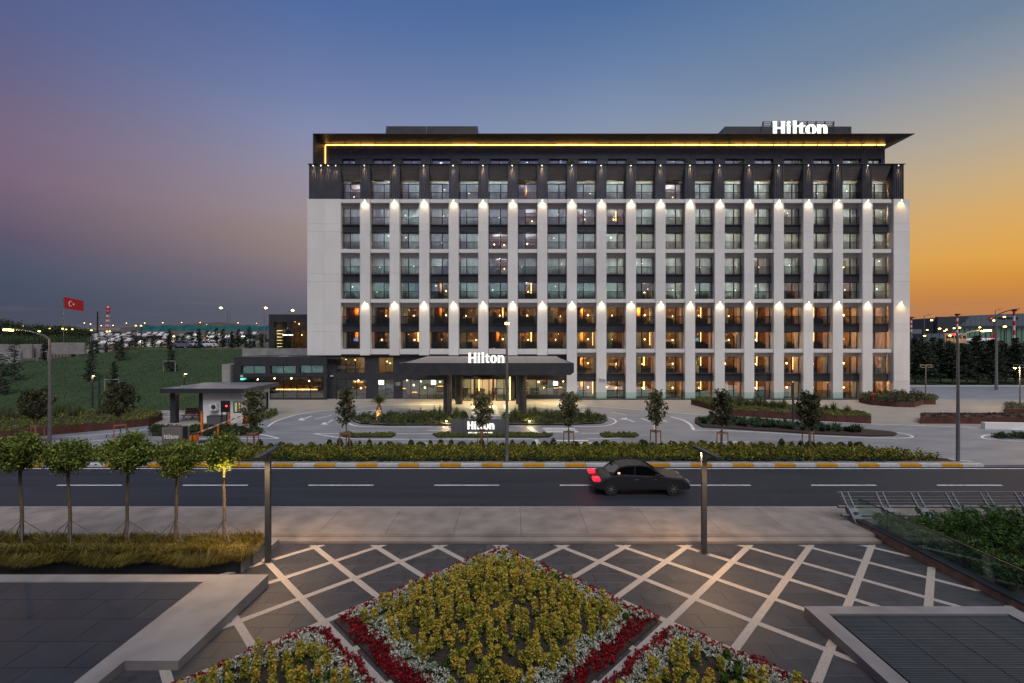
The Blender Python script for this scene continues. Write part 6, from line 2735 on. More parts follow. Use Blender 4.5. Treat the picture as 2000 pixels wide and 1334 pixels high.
# ------------------------------------------------------------------ dark car on the road, at rest
def profile_car(label, x, y, z, heading, body_mt, L_=4.5, Wd=1.8, Ht=1.45, tail=True, name='parked_car', group=None, detail=True):
    t = thing(name, label, 'car', (x, y, z), group)
    prof = [(0, .34), (.02, .62), (.10, .86), (.16, .93), (.27, .98), (.30, 1.0), (.72, .92), (.93, .80), (.985, .66), (1.0, .40), (.985, .28), (.02, .28)]
    roof_ = [(.17, .93), (.27, 1.36), (.36, 1.44), (.50, 1.45), (.58, 1.40), (.735, .92)]
    m = MB()
    P = [(p[0] * L_ - L_ / 2, p[1]) for p in prof]
    n = len(P)
    lay = [(-.5, .94, .03), (-.46, 1.0, 0), (.46, 1.0, 0), (.5, .94, .03)]
    for wy, sc, dz in lay:
        for px_, pz_ in P:
            m.v.append((px_ * (sc if abs(wy) > .47 else 1), wy * Wd, pz_ + (dz if pz_ < .5 else -dz)))
    for k in range(3):
        for j in range(n):
            m.f.append((k * n + j, k * n + (j + 1) % n, (k + 1) * n + (j + 1) % n, (k + 1) * n + j))
            m.m.append(0)
    for tri in geometry.tessellate_polygon([[Vector((p[0], p[1], 0)) for p in P]]):
        m.f.append(tuple(tri))
        m.f.append(tuple(3 * n + q for q in tri[::-1]))
        m.m += [0, 0]
    body = put('body', m.mesh('body', body_mt), t, (x, y, z))
    # cabin narrows towards the roof: glass sides, painted roof
    m = MB()
    Q = [(p[0] * L_ - L_ / 2, p[1] * Ht / 1.45) for p in roof_]

    def wy(zv):
        return Wd * (.46 - .10 * (zv - .92) / .53)
    A = [(q[0], -wy(q[1]), q[1]) for q in Q]
    B = [(q[0], wy(q[1]), q[1]) for q in Q]
    for k in range(len(Q) - 1):
        mt_ = 'carglass' if k in (0, 4) else body_mt
        m.poly([A[k], A[k + 1], B[k + 1], B[k]], mt_)
    m.poly(A[::-1], 'carglass')
    m.poly(B, 'carglass')
    put('cabin', m.mesh('cabin'), t, (x, y, z))
    if detail:
        for s_ in (-1, 1):
            m = MB()
            for a, b in zip(Q, Q[1:]):
                m.beam((a[0], s_ * (wy(a[1]) + .005), a[1]), (b[0], s_ * (wy(b[1]) + .005), b[1]), .03, .06)
            m.beam((Q[2][0] + .35, s_ * (wy(1.4)), 1.42), (Q[2][0] + .30, s_ * wy(.95), .95), .04, .08)
            put('window_pillar', m.mesh('window_pillar', body_mt), t, (x, y, z))
            m = MB()
            m.box(.62, .85, s_ * .98 - .07, s_ * .98 + .07, .92, 1.05)
            put('mirror', m.mesh('mirror', body_mt), t, (x, y, z))
            m = MB()
            for xx in (-.35, .55):
                m.box(xx, xx + .16, s_ * Wd / 2 - .01, s_ * Wd / 2 + .02, .78, .80)
            put('door_handle', m.mesh('door_handle', 'alu'), t, (x, y, z))
    for wx in (-L_ / 2 + .82, L_ / 2 - .85):
        for s_ in (-1, 1):
            m = MB()
            ya, yb = s_ * (Wd / 2 - .20), s_ * (Wd / 2 + .012)
            m.tube((wx, ya, .33), (wx, yb, .33), .33, n=20)
            w_ = put('wheel', m.mesh('wheel', 'rubber'), t, (x, y, z))
            if detail:
                m = MB()
                yc = s_ * (Wd / 2 + .013)
                for q in range(7):
                    a = 2 * PI * q / 7
                    m.beam((wx, yc, .33), (wx + .2 * math.cos(a), yc, .33 + .2 * math.sin(a)), .05, .02)
                m.tube((wx, yc - s_ * .01, .33), (wx, yc + s_ * .01, .33), .06, n=10)
                put('rim', m.mesh('rim', 'alu'), w_, (x, y, z))
    for s_ in (-1, 1):
        m = MB()
        m.box(-L_ / 2 - .02, -L_ / 2 + .30, s_ * (Wd / 2 - .24) - .21, s_ * (Wd / 2 - .24) + .26, .70, .82, 'redl' if tail else 'red')
        put('tail_light', m.mesh('tail_light'), t, (x, y, z))
        m = MB()
        m.box(L_ / 2 - .22, L_ / 2 - .04, s_ * (Wd / 2 - .24) - .2, s_ * (Wd / 2 - .24) + .22, .58, .70, 'alu')
        put('headlight', m.mesh('headlight'), t, (x, y, z))
    t.rotation_euler = (0, 0, heading)
    return t


cr = profile_car('black saloon car driving right on the road, red tail lights lit', fx(1246, 23.2), 23.3, -.10, 0, 'car', 4.7, 1.85, 1.40, name='saloon_car')
lamp('tail_glow', 'POINT', (fx(1246, 23.2) - 2.6, 22.6, .7), 6, (1, .03, .03), None, .05)

# ------------------------------------------------------------------ background, left
def hz(x, y):
    return hill_z(x, y) if y >= 86.4 else lawn_z(x, y)


def at(u, Y):
    x = fx(u, Y)
    return x, Y, hz(x, Y)


def conifer(seed, h, r, mt='leaf_pine', n=1500, trunk=.12, leaf=.16, columnar=False, guard=False):
    rng = np.random.default_rng(seed)
    t = thing('conifer_tree', 'x', 'tree', (0, 0, 0))
    m = MB()
    m.tube((0, 0, 0), (0, 0, h * .95), h * .018, .01, 6)
    P = []
    nl = 17
    for k in range(nl):
        f_ = k / nl
        z = h * (trunk + (1 - trunk) * f_)
        rad_ = r * ((1 - f_) ** (.45 if columnar else .75)) * (.75 + .5 * rng.random())
        for q in range(7):
            a = rng.random() * 2 * PI
            L2 = rad_ * (.7 + .5 * rng.random())
            e_ = (math.cos(a) * L2, math.sin(a) * L2, z - L2 * .12 if not columnar else z + L2 * .4)
            if not columnar:
                m.tube((0, 0, z), e_, h * .004, .004, 4)
            cnt = max(4, int(n / nl / 7 * (1.3 - f_)))
            s_ = rng.random(cnt) ** .6
            pts = np.array([0, 0, z]) * (1 - s_)[:, None] + np.array(e_) * s_[:, None]
            pts += rng.normal(size=(cnt, 3)) * np.array([.10, .10, .035]) * r * .8
            P.append(pts)
    put('trunk', m.mesh('trunk', 'bark'), t)
    P = np.concatenate(P)
    put('crown', leafmesh('crown', P, leaf, mt, rng, aspect=2.2, dirs=np.tile([0, 0, .01], (len(P), 1))), t)
    return t


def tree_guard(x, y, z, w, h, lb):
    o = thing('tree_guard', lb, 'tree guard', (x, y, z), 'timber frames round the lawn trees')
    for sx in (-1, 1):
        m = MB()
        m.box(x + sx * w / 2 - .05, x + sx * w / 2 + .05, y - .05, y + .05, z - .2, z + h)
        put('stake', m.mesh('stake', 'stone'), o)
    m = MB()
    m.box(x - w / 2 - .05, x + w / 2 + .05, y - .1, y - .051, z + h - .1, z + h)
    put('crossbar', m.mesh('crossbar', 'stone'), o)


lt = [(1, 7, 57, 5.4, 1.0, 'dark columnar conifer cut by the left edge of the lawn', 1), (28, 60, 3.0, 3.6, .8, '', 0)]
LAWNT = [(2, 772, 690, 'dark conifer on the lawn cut by the left edge', 0), (28, 745, 662, 'slender dark conifer low on the left of the lawn', 0), (87, 705, 665, 'bushy dark conifer behind the tall lamp pole', 1), (143, 692, 668, 'small dark conifer high on the lawn', 0),
         (177, 746, 678, 'thin dark conifer in the middle of the lawn', 0), (223, 765, 705, 'dark conifer in a timber frame low on the lawn', 1), (236, 705, 655, 'dark conifer in a timber frame near the top of the lawn', 0), (334, 726, 676, 'dark conifer in a timber frame at the right of the lawn', 1),
         (262, 682, 626, 'tall thin conifer on the skyline above the lawn', 0), (487, 683, 637, 'dark conifer beside the upper terrace', 0), (454, 681, 648, 'small dark conifer left of the upper terrace', 0), (182, 683, 636, 'dark conifer at the top edge of the lawn', 0), (331, 682, 640, 'conifer at the top of the lawn before the parked cars', 0), (388, 682, 641, 'conifer standing among the parked cars', 0)]
for k, (u, vb, vt, lb, gd) in enumerate(LAWNT):
    # walk up the lawn until the ground lies on this pixel row
    Y = 48
    while Y < 95:
        x = fx(u, Y)
        if 667 + (H - hz(x, Y)) * F / Y <= vb:
            break
        Y += .3
    x, z = fx(u, Y), hz(fx(u, Y), Y)
    h = (vb - vt) * Y / F
    t = conifer(600 + k, h, h * .19, 'leaf_pine', 1500, .05, .10, True)
    t.location = (x, Y, z)
    t['label'] = lb
    if gd:
        tree_guard(x, Y - .3, z, 1.7, 1.55, 'timber frame round the ' + lb.split(' in ')[0].split(' behind')[0] + (' low on the lawn' if k == 5 else (' right on the lawn' if k == 7 else ' by the tall lamp')))
# row of young cypresses along the car park
cy = conifer(650, 3.6, .55, 'leaf_pine', 700, .03, .14, True)
cy['group'] = 'row of young cypresses along the car park'
rc = random.Random(3)
first = True
for ic, u in enumerate(range(160, 520, 15)):
    x, y, z = at(u + rc.random() * 7, 97 + rc.random() * 5)
    o = cy if first else copy_tree(cy)
    first = False
    o['label'] = 'young dark cypress in the row before the car park, ' + ORD[ic] + ' from the left'
    o.location = (x, y, z)
    s_ = .7 + .5 * rc.random()
    o.scale = (s_, s_, s_)
# car park: small cars in rows
c1 = []
for mt_ in ('carw', 'cars', 'car', 'carw'):
    m = MB()
    m.prism([(-2.1, .3), (-2.1, .8), (-1.5, .95), (-1.0, 1.42), (.5, 1.42), (1.1, .92), (2.1, .75), (2.1, .3)], -.85, .85, 'y', mt_)
    for wx in (-1.35, 1.35):
        for s_ in (-1, 1):
            m.tube((wx, s_ * .7, .3), (wx, s_ * .87, .3), .31, n=8, mt='rubber')
    m.prism([(-1.32, .98), (-.98, 1.36), (.48, 1.36), (.95, .98)], -.87, .87, 'y', 'black')
    c1.append(m.mesh('parked_car'))
first = {}
lbs = ['white car parked in the distant lot behind the lawn', 'silver car parked in the distant lot behind the lawn', 'dark car parked in the distant lot behind the lawn', 'white car parked in the distant lot behind the lawn']
for row in range(7):
    Y = 112 + row * 15
    nth = 0
    for k in range(30):
        x = fx(190, Y) + k * 2.9 + rc.random() * .5
        u = 1000 + x / Y * 900
        if u > 590 or rc.random() < .42:
            continue
        q = rc.choice((0, 0, 1, 2, 3))
        o = put('parked_car', c1[q], None, (x, Y, hz(x, Y) + .02), PI / 2 + rc.random() * .06)
        tag(o, lbs[q].split()[0] + ' car in the ' + ORD[row] + ' row of the distant lot, ' + ORD[nth] + ' from the left', 'car', 'cars in the distant car park')
        nth += 1
profile_car('dark car parked just behind the lawn edge, front lamp glowing', *at(362, 93), .1, 'cars', group='cars at the lawn edge')
profile_car('white car parked behind the lawn edge, nearest the terrace', *at(386, 94), .05, 'carw', tail=False, group='cars at the lawn edge')
profile_car('second white car parked close to the first behind the lawn edge', *at(402, 95.5), PI, 'carw', tail=False, group='cars at the lawn edge')
# turquoise hoarding across the far side of the lot
ho = thing('site_hoarding', 'long turquoise fence at the far side of the car park', 'fence', (fx(370, 262), 262, 12))
for k in range(26):
    x0 = fx(270, 262) + k * 3.2
    z = hz(x0, 262)
    m = MB()
    m.box(x0, x0 + 3.12, 262, 262.1, z - .5, z + 3.0 + .5 * math.sin(k * 1.7))
    put('panel', m.mesh('panel', 'cyan'), ho)
# steep corten bed and pale wall at the top of the lawn
m = MB()
a = at(232, 92)
m.box(fx(232, 92), fx(322, 92), 92, 92.3, hz(fx(270, 92), 92) - .3, hz(fx(270, 92), 92) + 1.1)
tag(put('retaining_wall', m.mesh('retaining_wall', 'corten')), 'dark rusted bed wall at the top of the lawn', 'wall')
P = [(fx(232, 92.5), 92.4), (fx(322, 92.5), 92.4), (fx(322, 94), 94.4), (fx(232, 94), 94.4)]
o = put('grass_clump', bushes(P, 160, 40, .5, .7, .12, 'leaf_lime', 700, hz(fx(270, 92), 92) + .7))
tag(o, 'pale grasses in the rusted bed at the top of the lawn', 'grass', kind='stuff')
for (u0, v0, u1, v1, Y, mt_, lb) in ((0, 672, 62, 684, 88, 'concrete', 'pale concrete wall at the top left of the lawn'), (62, 672, 83, 683, 89, 'concrete', 'short pale wall piece left of the tall lamp'), (97, 669, 165, 677, 92, 'concrete', 'pale wall right of the tall lamp top'), (0, 688, 40, 700, 74, 'stone', 'low stone edge of the upper path at the far left')):
    m = MB()
    m.box(fx(u0 - (300 if u0 == 0 else 0), Y), fx(u1, Y), Y, Y + .35, fz(v1, Y) - 1.5, fz(v0, Y))
    tag(put('retaining_wall', m.mesh('retaining_wall', mt_)), lb, 'wall')
# green mesh fence and dark tree belt at the far left
fe = thing('mesh_fence', 'dark green mesh fence before the tree belt at far left', 'fence', (fx(90, 100), 100, 6))
for k in range(30):
    u = -10 + k * 6.6
    x, y, z = at(u, 100)
    m = MB()
    m.tube((x, y, z - .5), (x, y, fz(655, 100)), .05, n=5)
    put('fence_post', m.mesh('fence_post', 'frame'), fe)
m = MB()
for k in range(16):
    zz2 = fz(671, 100) + k * .11
    m.box(fx(-10, 100), fx(182, 100), 100, 100.02, zz2, zz2 + .025)
for k in range(210):
    xx = fx(-10, 100) + k * .1
    m.box(xx, xx + .02, 99.98, 99.999, fz(671, 100), fz(655, 100))
o = put('fence_mesh', m.mesh('fence_mesh', 'turf'), fe)
o['kind'] = 'stuff'
belt = []
for k, (u, Y, h, r_) in enumerate(((4, 150, 8.5, 4.2), (26, 152, 7.6, 3.6), (-22, 150, 8, 4), (48, 170, 5.2, 4.5), (66, 175, 4.8, 4.2), (84, 172, 5.4, 4.6), (104, 170, 5.0, 4.2), (124, 176, 4.6, 4.4), (142, 172, 4.2, 4.0), (160, 175, 3.4, 3.8), (15, 130, 4.0, 3.5), (40, 128, 3.2, 3.0), (75, 126, 3.0, 3.4), (115, 128, 3.0, 3.4), (150, 127, 2.6, 3.0))):
    rng = np.random.default_rng(800 + k)
    x, y, z = at(u, Y)
    t = thing('broadleaf_tree', 'x', 'tree', (x, y, z), 'tree belt at the far left')
    t['label'] = ('tall dark tree at the far left edge', 'tall dark tree second from the left edge', 'dark tree just outside the left corner', 'low green tree behind the lit street lamp head', 'low green tree right of the street lamp head', 'low green tree left of the flagpole', 'green tree below the flag', 'green tree right of the flagpole', 'low green tree left of the lattice tower', 'last low tree of the belt towards the tower',
                  'bush like tree before the belt at the left edge', 'small tree before the belt behind the fence', 'small tree behind the fence, middle', 'small tree behind the fence under the flag', 'small tree at the right end of the fence')[k]
    m = MB()
    m.tube((x, y, z - .2), (x, y, z + h * .6), .16, .06, 6)
    put('trunk', m.mesh('trunk', 'bark'), t)
    q = rng.normal(size=(1500, 3))
    q /= np.linalg.norm(q, axis=1)[:, None]
    cl3 = q[:30] * np.array([r_ * .6, r_ * .6, h * .28])
    P = cl3[rng.integers(0, 30, 1500)] + rng.normal(size=(1500, 3)) * r_ * .16
    P[:, 2] = np.abs(P[:, 2] + h * .58)
    put('crown', leafmesh('crown', P + np.array([x, y, z]), .34, 'leaf_dark', rng, aspect=1.4), t)
# flag
Yf = 120
x = fx(124, Yf)
z = hz(x, Yf)
fl = thing('flagpole', 'white pole flying a large red flag with white crescent and star', 'flag', (x, Yf, z))
m = MB()
m.tube((x, Yf, z - .3), (x, Yf, fz(579, Yf)), .10, .06, 8)
put('pole', m.mesh('pole', 'pole'), fl)
fw, fh = 5.1, 3.0


def flagp(s_, t_):
    sag = -.25 * s_ - 1.05 * s_ ** 1.2
    return (x + .05 + fw * s_ * .98, Yf + .28 * math.sin(s_ * 7 + t_), fz(580, Yf) - fh * t_ * (1 - .08 * s_) + sag * .75)


m = MB()
ns, ntt = 22, 8
for a in range(ns + 1):
    for b in range(ntt + 1):
        m.v.append(flagp(a / ns, b / ntt))
for a in range(ns):
    for b in range(ntt):
        k = a * (ntt + 1) + b
        m.f.append((k, k + ntt + 1, k + ntt + 2, k + 1))
        m.m.append(0)
cloth = put('flag', m.mesh('flag', 'flagred'), fl, smooth=True)


def flagshape(pts, nm):
    m = MB()
    q = [flagp(*p) for p in pts]
    tr = geometry.tessellate_polygon([[Vector((p[0], p[1], 0)) for p in pts]])
    m.v = [(a, b - .02, c) for a, b, c in q]
    m.f = [tuple(t_) for t_ in tr]
    m.m = [0] * len(m.f)
    put(nm, m.mesh(nm, 'whitep'), cloth)


ar = fh / fw
outer = [(.36 + .25 * ar * 1.0 * math.cos(a), .5 + .25 * math.sin(a)) for a in [R(40 + 280 * k / 20) for k in range(21)]]
inner = [(.385 + .2 * ar * math.cos(a), .5 + .2 * math.sin(a)) for a in [R(320 - 280 * k / 20) for k in range(21)]]
flagshape(outer + inner, 'crescent')
star = []
for k in range(10):
    rr3 = .125 if k % 2 == 0 else .05
    a = PI + k * PI / 5
    star.append((.565 + rr3 * ar * math.cos(a), .5 + rr3 * math.sin(a)))
flagshape(star, 'star')
# lattice tower
Yt2 = 420
x = fx(211, Yt2)
z = hz(x, Yt2)
tw = thing('lattice_tower', 'red and white lattice radio tower on the horizon', 'tower', (x, Yt2, z))
zt = fz(601, Yt2)
nseg = 9
for k in range(nseg):
    za, zb = z + (zt - z) * k / nseg, z + (zt - z) * (k + 1) / nseg
    wa, wb = 1.2 * (1 - k / nseg * .6), 1.2 * (1 - (k + 1) / nseg * .6)
    m = MB()
    for sx, sy in ((-1, -1), (1, -1), (1, 1), (-1, 1)):
        m.beam((x + sx * wa, Yt2 + sy * wa, za), (x + sx * wb, Yt2 + sy * wb, zb), .26)
    m.beam((x - wa, Yt2 - wa, za), (x + wb, Yt2 - wb, zb), .3)
    m.beam((x + wa, Yt2 - wa, za), (x - wb, Yt2 - wb, zb), .3)
    put('section', m.mesh('section', 'red' if k % 2 == 0 else 'whitep'), tw)
for zz3 in (zt - 1.5, zt - 4.2):
    m = MB()
    m.tube((x, Yt2, zz3), (x, Yt2, zz3 + 1.0), 1.8, 1.8, 10)
    put('platform', m.mesh('platform', 'red'), tw)
m = MB()
m.ball((x, Yt2, zt + .6), .5, 'redled', 6)
put('beacon', m.mesh('beacon'), tw)
m = MB()
Yq = 200
m.tube((fx(190.5, Yq), Yq, 8), (fx(190.5, Yq), Yq, fz(608, Yq)), .35, .22, 8)
m.box(fx(190.5, Yq), fx(195, Yq), Yq - .1, Yq + .1, fz(621, Yq), fz(620, Yq))
tag(put('antenna_mast', m.mesh('antenna_mast', 'frame')), 'thin dark mast left of the lattice tower', 'mast')
# long low pale building under the tower
m = MB()
m.box(fx(140, 330), fx(235, 330), 330, 340, 8, fz(641, 330))
m.box(fx(140, 330), fx(235, 330), 329.8, 329.99, fz(645.5, 330), fz(643, 330), None)
tag(put('far_building', m.mesh('far_building', 'concrete')), 'long low pale building under the lattice tower', 'building')

# far lamps with yellow heads
fm = MB()
fm.tube((0, 0, -1), (0, 0, 1.0), .012, .008, 5, 'frame')


def far_lamp(u, v, Y, label, r=.28, mt='sodiumfar', base=None, group='far yellow lamps'):
    r = r * (.72 if u < 1000 else .9)
    x, z = fx(u, Y), fz(v, Y)
    zb = base if base is not None else hz(x, Y)
    t = thing('far_lamp', label, 'lamp', (x, Y, zb), group)
    m = MB()
    m.tube((x, Y, zb - .3), (x, Y, z + .2), .10, .07, 6)
    m.beam((x - .4, Y, z + .22), (x + .5, Y, z + .22), .15, .10)
    put('pole', m.mesh('pole', 'frame'), t)
    m = MB()
    m.ball((x, Y - .1, z), r, mt, 8, .6)
    put('head', m.mesh('head'), t)


Lw = 'yellow lit lamp on the plateau '
for k, (u, v, Y, r_, lb) in enumerate(((12, 641, 160, .22, 'at the far left edge'), (17, 642, 120, .30, 'second from the left edge'), (25, 642, 120, .26, 'third from the left edge'), (45.5, 637, 200, .32, 'just left of the bright street lamp'), (77.5, 647, 95, .30, 'right of the bright street lamp'), (97.5, 641.5, 150, .22, 'above the tall pole'),
                                       (123, 642, 120, .32, 'at the foot of the flagpole'), (130, 643.5, 120, .22, 'right of the flagpole foot'), (142, 643, 120, .24, 'under the right end of the flag'), (165, 631, 400, .5, 'high on the horizon before the mast'), (177, 633, 400, .6, 'on the horizon left of the mast'), (179, 645, 150, .34, 'below the mast'),
                                       (198, 636, 400, .5, 'right of the mast'), (209.5, 647.5, 150, .36, 'under the lattice tower'), (215, 647, 150, .30, 'under the lattice tower, right one'), (221, 635.5, 400, .5, 'right of the lattice tower'), (247, 631, 420, .5, 'left of the tall conifer'), (266, 636, 110, .24, 'twin head right of the tall conifer'), (276, 636, 110, .24, 'twin head further right of the conifer'),
                                       (283, 631, 420, .5, 'on the horizon past the tall conifer'), (318, 630.5, 420, .55, 'on the horizon left of the hill'), (355, 630, 420, .5, 'at the left foot of the hill'), (391, 630, 420, .5, 'on the left shoulder of the hill'), (404, 634, 420, .4, 'below the hill top'), (465, 630.5, 420, .55, 'on the right shoulder of the hill'), (501, 631.5, 420, .4, 'right of the hill'),
                                       (309, 655, 210, .5, 'in the car park, left'), (324, 656, 210, .4, 'in the car park, second'), (340, 657, 150, .4, 'above the dark parked car'), (406, 657, 150, .45, 'over the white parked cars'), (425, 655, 210, .4, 'in the car park, right'), (278, 652, 210, .4, 'in the car park behind the cypresses'))):
    far_lamp(u, v, Y, Lw + lb, r_)
far_lamp(406, 663, 140, 'white floodlight over the white parked cars', .45, 'floodw', group='white floodlights')
far_lamp(294, 659, 180, 'white floodlight in the car park left part', .35, 'floodw', group='white floodlights')
for k, (u, v, dx, lb) in enumerate(((432, 601.5, .9, 'double armed street lamp above the car park, lit head to the left'), (449, 605, -.6, 'unlit street lamp just right of the double armed one'), (519.5, 601.5, .2, 'lit street lamp left of the glazed pavilion'), (572, 606, -.6, 'lit street lamp rising behind the glazed pavilion'))):
    Y = 95
    x, z = fx(u if k else 445, Y), fz(v, Y)
    xp = fx((444, 449, 516, 560)[k], Y)
    zb = hz(xp, Y)
    t = thing('street_lamp', lb, 'street lamp', (xp, Y, zb), 'street lamps above the car park')
    m = MB()
    m.tube((xp, Y, zb), (xp, Y, z - .4), .09, .06, 8)
    put('pole', m.mesh('pole', 'pole'), t)
    m = MB()
    xh = fx(u, Y)
    m.beam((xp, Y, z - .4), (xh, Y, z + .1), .07)
    put('arm', m.mesh('arm', 'pole'), t)
    if k != 1:
        m = MB()
        m.ball((xh, Y - .1, z), .27, 'sodium', 8, .6)
        put('head', m.mesh('head'), t)
# lights for the car park
for u, Y, p in ((300, 135, 1500), (400, 135, 1800), (350, 180, 2600), (450, 170, 2600), (470, 118, 700), (240, 140, 1300)):
    x, y, z = at(u, Y)
    lamp('lot_light', 'POINT', (x, y, z + 8), p, (1, .88, .66), None, .3)

# ------------------------------------------------------------------ background, right
PN = [conifer(900 + q, 8.8, 2.35, 'leaf_pine', 5200, .17, .19) for q in range(3)]
plab = ['dark pine beside the hotel corner', 'dark pine second from the hotel corner', 'broad dark pine left of the leaning pole', 'dark pine behind the tall right street lamp', 'dark pine right of the tall street lamp', 'dark pine left of the pale mast lamp', 'dark pine behind the pale mast lamp', 'dark pine right of the pale mast', 'dark pine at the right edge', 'dark pine just outside the right edge']
back = ['rear pine above the hotel corner', 'rear pine second from the hotel', 'rear pine behind the tall street lamp', 'rear pine right of the street lamp', 'rear pine before the hangar annex', 'rear pine before the hangar glass', 'rear pine left of the striped mast', 'rear pine at the right end', 'rear pine closing the row at right']
rp = random.Random(12)
k = 0
for row, (Y0, labs) in enumerate(((79, plab), (87, back))):
    for j, lb in enumerate(labs):
        u = (1782 + j * 25 if row == 0 else 1796 + j * 26)
        Y = Y0 + rp.random() * 4
        o = PN[k] if k < 3 else copy_tree(PN[k % 3])
        o.location = (fx(u + rp.random() * 8, Y), Y, 0)
        s_ = .80 + .22 * rp.random()
        o.scale = (s_, s_, s_)
        o.rotation_euler = (0, 0, rp.random() * 6)
        o['label'] = lb
        o['group'] = 'pines at the edge of the right paving'
        k += 1
m = MB()
m.box(64, 130, 76.5, 98, -.3, .05)
struct('lawn', m, 'lawn', 'dark grass strip under the pines')
m = MB()
m.box(64, 130, 76.2, 76.5, -.3, .12)
struct('kerb', m, 'kerbw', 'pale kerb along the pines')
m = MB()
m.flat([(50, 59.2), (130, 59.2), (130, 76.1), (50, 76.1)], .004)
struct('parking_apron', m, 'drive', 'bluish grey parking paving beyond the hotel')
# hangar
Yh = 250
hg = thing('aircraft_hangar', 'large blue grey aircraft hangar with a green lit glass front', 'hangar', (fx(1930, Yh), Yh, 7))
zb = 6.5
x0, x1 = fx(1826, Yh), fx(2120, Yh)
n = 26
for k in range(n):
    a, b = x0 + 8 + (x1 - x0 - 8) * k / n, x0 + 8 + (x1 - x0 - 8) * (k + 1) / n
    zt = lambda q: fz(619 - (q - x0) / (x1 - x0) * 12, Yh)
    ms = .0 if k > 3 else (4 - k) * 1.6
    m = MB()
    m.prism([(a + .06, fz(639, Yh) + .3), (b - .06, fz(639, Yh) + .3), (b - .06, zt(b)), (a + .06, zt(a))], Yh, Yh + .4, 'y')
    put('cladding_panel', m.mesh('cladding_panel', 'hangar'), hg)
    m = MB()
    m.box(a + .15, b - .15, Yh + .5, Yh + .6, zb, fz(641, Yh))
    put('glass_bay', m.mesh('glass_bay', 'hangarglass'), hg)
    m = MB()
    m.box(a - .15, a + .15, Yh + .2, Yh + .9, zb, fz(641, Yh))
    put('mullion', m.mesh('mullion', 'hangar'), hg)
m = MB()
m.box(x0 + 8, x1, Yh - .8, Yh + .6, fz(641.5, Yh), fz(636.5, Yh))
put('lintel', m.mesh('lintel', 'tile'), hg)
m = MB()
m.prism([(x0, zb), (x0 + 8, zb), (x0 + 8, fz(640, Yh)), (x0 + 17, fz(621, Yh)), (x0 + 17, fz(618.5, Yh)), (x0, fz(619, Yh))], Yh - 1.5, Yh - .01, 'y')
put('side_wall', m.mesh('side_wall', 'tile'), hg)
m = MB()
m.box(x0 + .2, x1, Yh + 1.2, Yh + 60, zb, fz(621, Yh))
put('hall', m.mesh('hall', 'hangar'), hg)
m = MB()
m.tube((fx(1935, Yh), Yh - .3, fz(622, Yh)), (fx(1935, Yh), Yh - .05, fz(622, Yh)), 1.25, n=20, mt='flagred')
lg = put('logo', m.mesh('logo'), hg)
m = MB()
m.beam((fx(1933.2, Yh), Yh - .36, fz(623.2, Yh)), (fx(1936.8, Yh), Yh - .36, fz(620.6, Yh)), .1, .35, 'whitep')
put('logo_mark', m.mesh('logo_mark'), lg)
text(hg, 'TURKISH TECHNIC', fx(1942, Yh), Yh - .3, fz(623, Yh), fx(1988, Yh) - fx(1942, Yh), .95, 'frame', depth=.2)
Ya = 215
an = thing('annex_building', 'small cream annex with windows before the hangar', 'building', (fx(1866, Ya), Ya, 7))
m = MB()
m.box(fx(1845, Ya), fx(1888, Ya), Ya, Ya + 8, 5, fz(651, Ya))
put('wall', m.mesh('wall', 'room'), an)
for k in range(5):
    m = MB()
    u = 1849 + k * 8
    m.box(fx(u, Ya), fx(u + 5, Ya), Ya - .1, Ya - .01, fz(661, Ya), fz(655.5, Ya))
    put('window', m.mesh('window', 'carglass'), an)
lamp('annex_light', 'POINT', (fx(1866, Ya), Ya - 9, 13), 2200, (1, .8, .55), None, .3)
for u, v, mt_, lb in ((1862.5, 653, 'redled', 'red sign light'), (1870, 653, 'tv', 'blue sign light')):
    m = MB()
    m.ball((fx(u, Ya), Ya - .3, fz(v, Ya)), .5, mt_, 8)
    put('sign_light', m.mesh('sign_light'), an)
m = MB()
m.box(fx(1808, 200), fx(1844, 200), 200, 212, 4, fz(651.5, 200))
m.box(fx(1780, 230), fx(1800, 230), 230, 240, 4, fz(643, 230))
tag(put('far_building', m.mesh('far_building', 'hangar')), 'plain blue grey block left of the cream annex', 'building')
# airliner tail and fuselage
Yp_ = 236
pl = thing('airliner', 'white airliner with a red tail parked before the hangar', 'aircraft', (fx(1915, Yp_), Yp_, 7))
m = MB()
zc = fz(664.5, Yp_)
xs2 = [fx(1884, Yp_), fx(1889, Yp_), fx(1896, Yp_), fx(1930, Yp_), fx(1946, Yp_), fx(1950, Yp_)]
m.path([(a, Yp_, zc + d) for a, d in zip(xs2, (-.2, 0, 0, 0, .5, .7))], [.2, .8, 1.1, 1.1, .5, .15], 12)
put('fuselage', m.mesh('fuselage', 'whitep'), pl)
m = MB()
m.prism([(fx(1931, Yp_), zc + .8), (fx(1944, Yp_), zc + 1.0), (fx(1947, Yp_), fz(648, Yp_)), (fx(1944, Yp_), fz(648, Yp_))], Yp_ - .15, Yp_ + .15, 'y')
put('tail_fin', m.mesh('tail_fin', 'red'), pl)
m = MB()
m.box(fx(1905, Yp_), fx(1918, Yp_), Yp_ - 9, Yp_ + 2, zc - .5, zc - .3)
put('wing', m.mesh('wing', 'whitep'), pl)
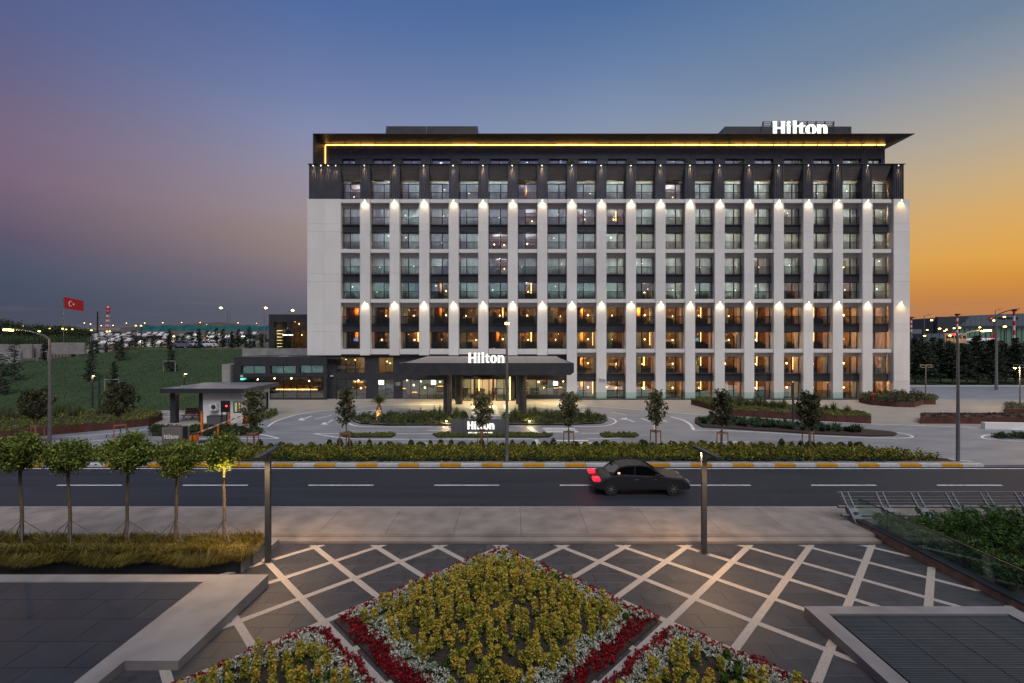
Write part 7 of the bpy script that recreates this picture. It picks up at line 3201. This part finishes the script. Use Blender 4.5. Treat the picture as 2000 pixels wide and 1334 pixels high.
# striped masts
for u, vt, vb, Y, lb in ((1869.5, 616, 650, 140, 'red and white striped mast left, above the annex'), (1980.5, 608, 664, 130, 'red and white striped mast near the right edge'), (1779.5, 622, 648, 150, 'red topped mast beside the hotel corner')):
    x = fx(u, Y)
    ms_ = thing('striped_mast', lb, 'mast', (x, Y, 0), 'red and white masts')
    z0, z1 = fz(vb, Y), fz(vt, Y)
    m = MB()
    m.tube((x, Y, 0), (x, Y, z0), .26, n=8)
    put('mast_foot', m.mesh('mast_foot', 'pole'), ms_)
    for k in range(6):
        m = MB()
        m.tube((x, Y, z0 + (z1 - z0) * k / 6), (x, Y, z0 + (z1 - z0) * (k + 1) / 6), .26, n=8)
        put('mast_section', m.mesh('mast_section', 'red' if k % 2 else 'whitep'), ms_)
    m = MB()
    m.box(x - .5, x + .5, Y - .3, Y + .3, z1, z1 + .5)
    m.beam((x, Y, z1 + .3), (x + 1.4, Y, z1 + .35), .12)
    put('mast_head', m.mesh('mast_head', 'frame'), ms_)
for k, (u, v, Y, r_, lb) in enumerate(((1819, 625.5, 150, .40, 'high beside the hotel corner, alone in the orange sky'), (1834.5, 642, 150, .42, 'at the left corner of the hangar'), (1848, 643.8, 150, .3, 'over the cream annex left'), (1844.5, 646.5, 150, .3, 'just under its neighbour over the annex'), (1863, 641, 150, .34, 'left of the striped mast'),
                                       (1873, 640.2, 150, .46, 'right of the striped mast'), (1926, 644, 150, .32, 'right of the big bright lamp'), (1913, 639.5, 150, .34, 'just above the big bright lamp'), (1941, 626, 150, .44, 'before the hangar roof below the roundel'), (1961, 619, 150, .38, 'over the hangar lettering'), (1962, 638, 150, .50, 'over the green glass near the right edge'), (1810.5, 644.5, 150, .3, 'low beside the hotel corner'), (1855, 655.5, 150, .42, 'in front of the cream annex'), (1805, 656, 150, .4, 'low left of the annex'))):
    far_lamp(u, v, Y, 'yellow lit lamp ' + lb, r_, base=0, group='yellow lamps before the hangar')
for k, (u, v, lb) in enumerate(((1808, 615, 'unlit pale street lamp against the orange sky by the hotel'), (1947, 604, 'unlit tall street lamp above the hangar roof'))):
    Y = 120
    x, z = fx(u - 3, Y), fz(v, Y)
    t = thing('street_lamp', lb, 'street lamp', (x, Y, 0), 'unlit lamps on the right')
    m = MB()
    m.tube((x, Y, 0), (x, Y, z - .3), .11, .08, 8)
    put('pole', m.mesh('pole', 'pole'), t)
    m = MB()
    m.beam((x, Y, z - .3), (x + 1.1, Y, z), .08)
    m.beam((x + .9, Y, z), (x + 1.7, Y, z + .06), .25, .12)
    put('arm', m.mesh('arm', 'pole'), t)

# the terminal building behind the viewer, seen only as the dark mirror image in the lower windows
m = MB()
m.box(-95, 95, -36, -8.5, -1, 21.5)
term = put('terminal_building', m.mesh('terminal_building', 'dark'))
tag(term, 'long dark terminal building opposite the hotel, behind the viewer', 'building')
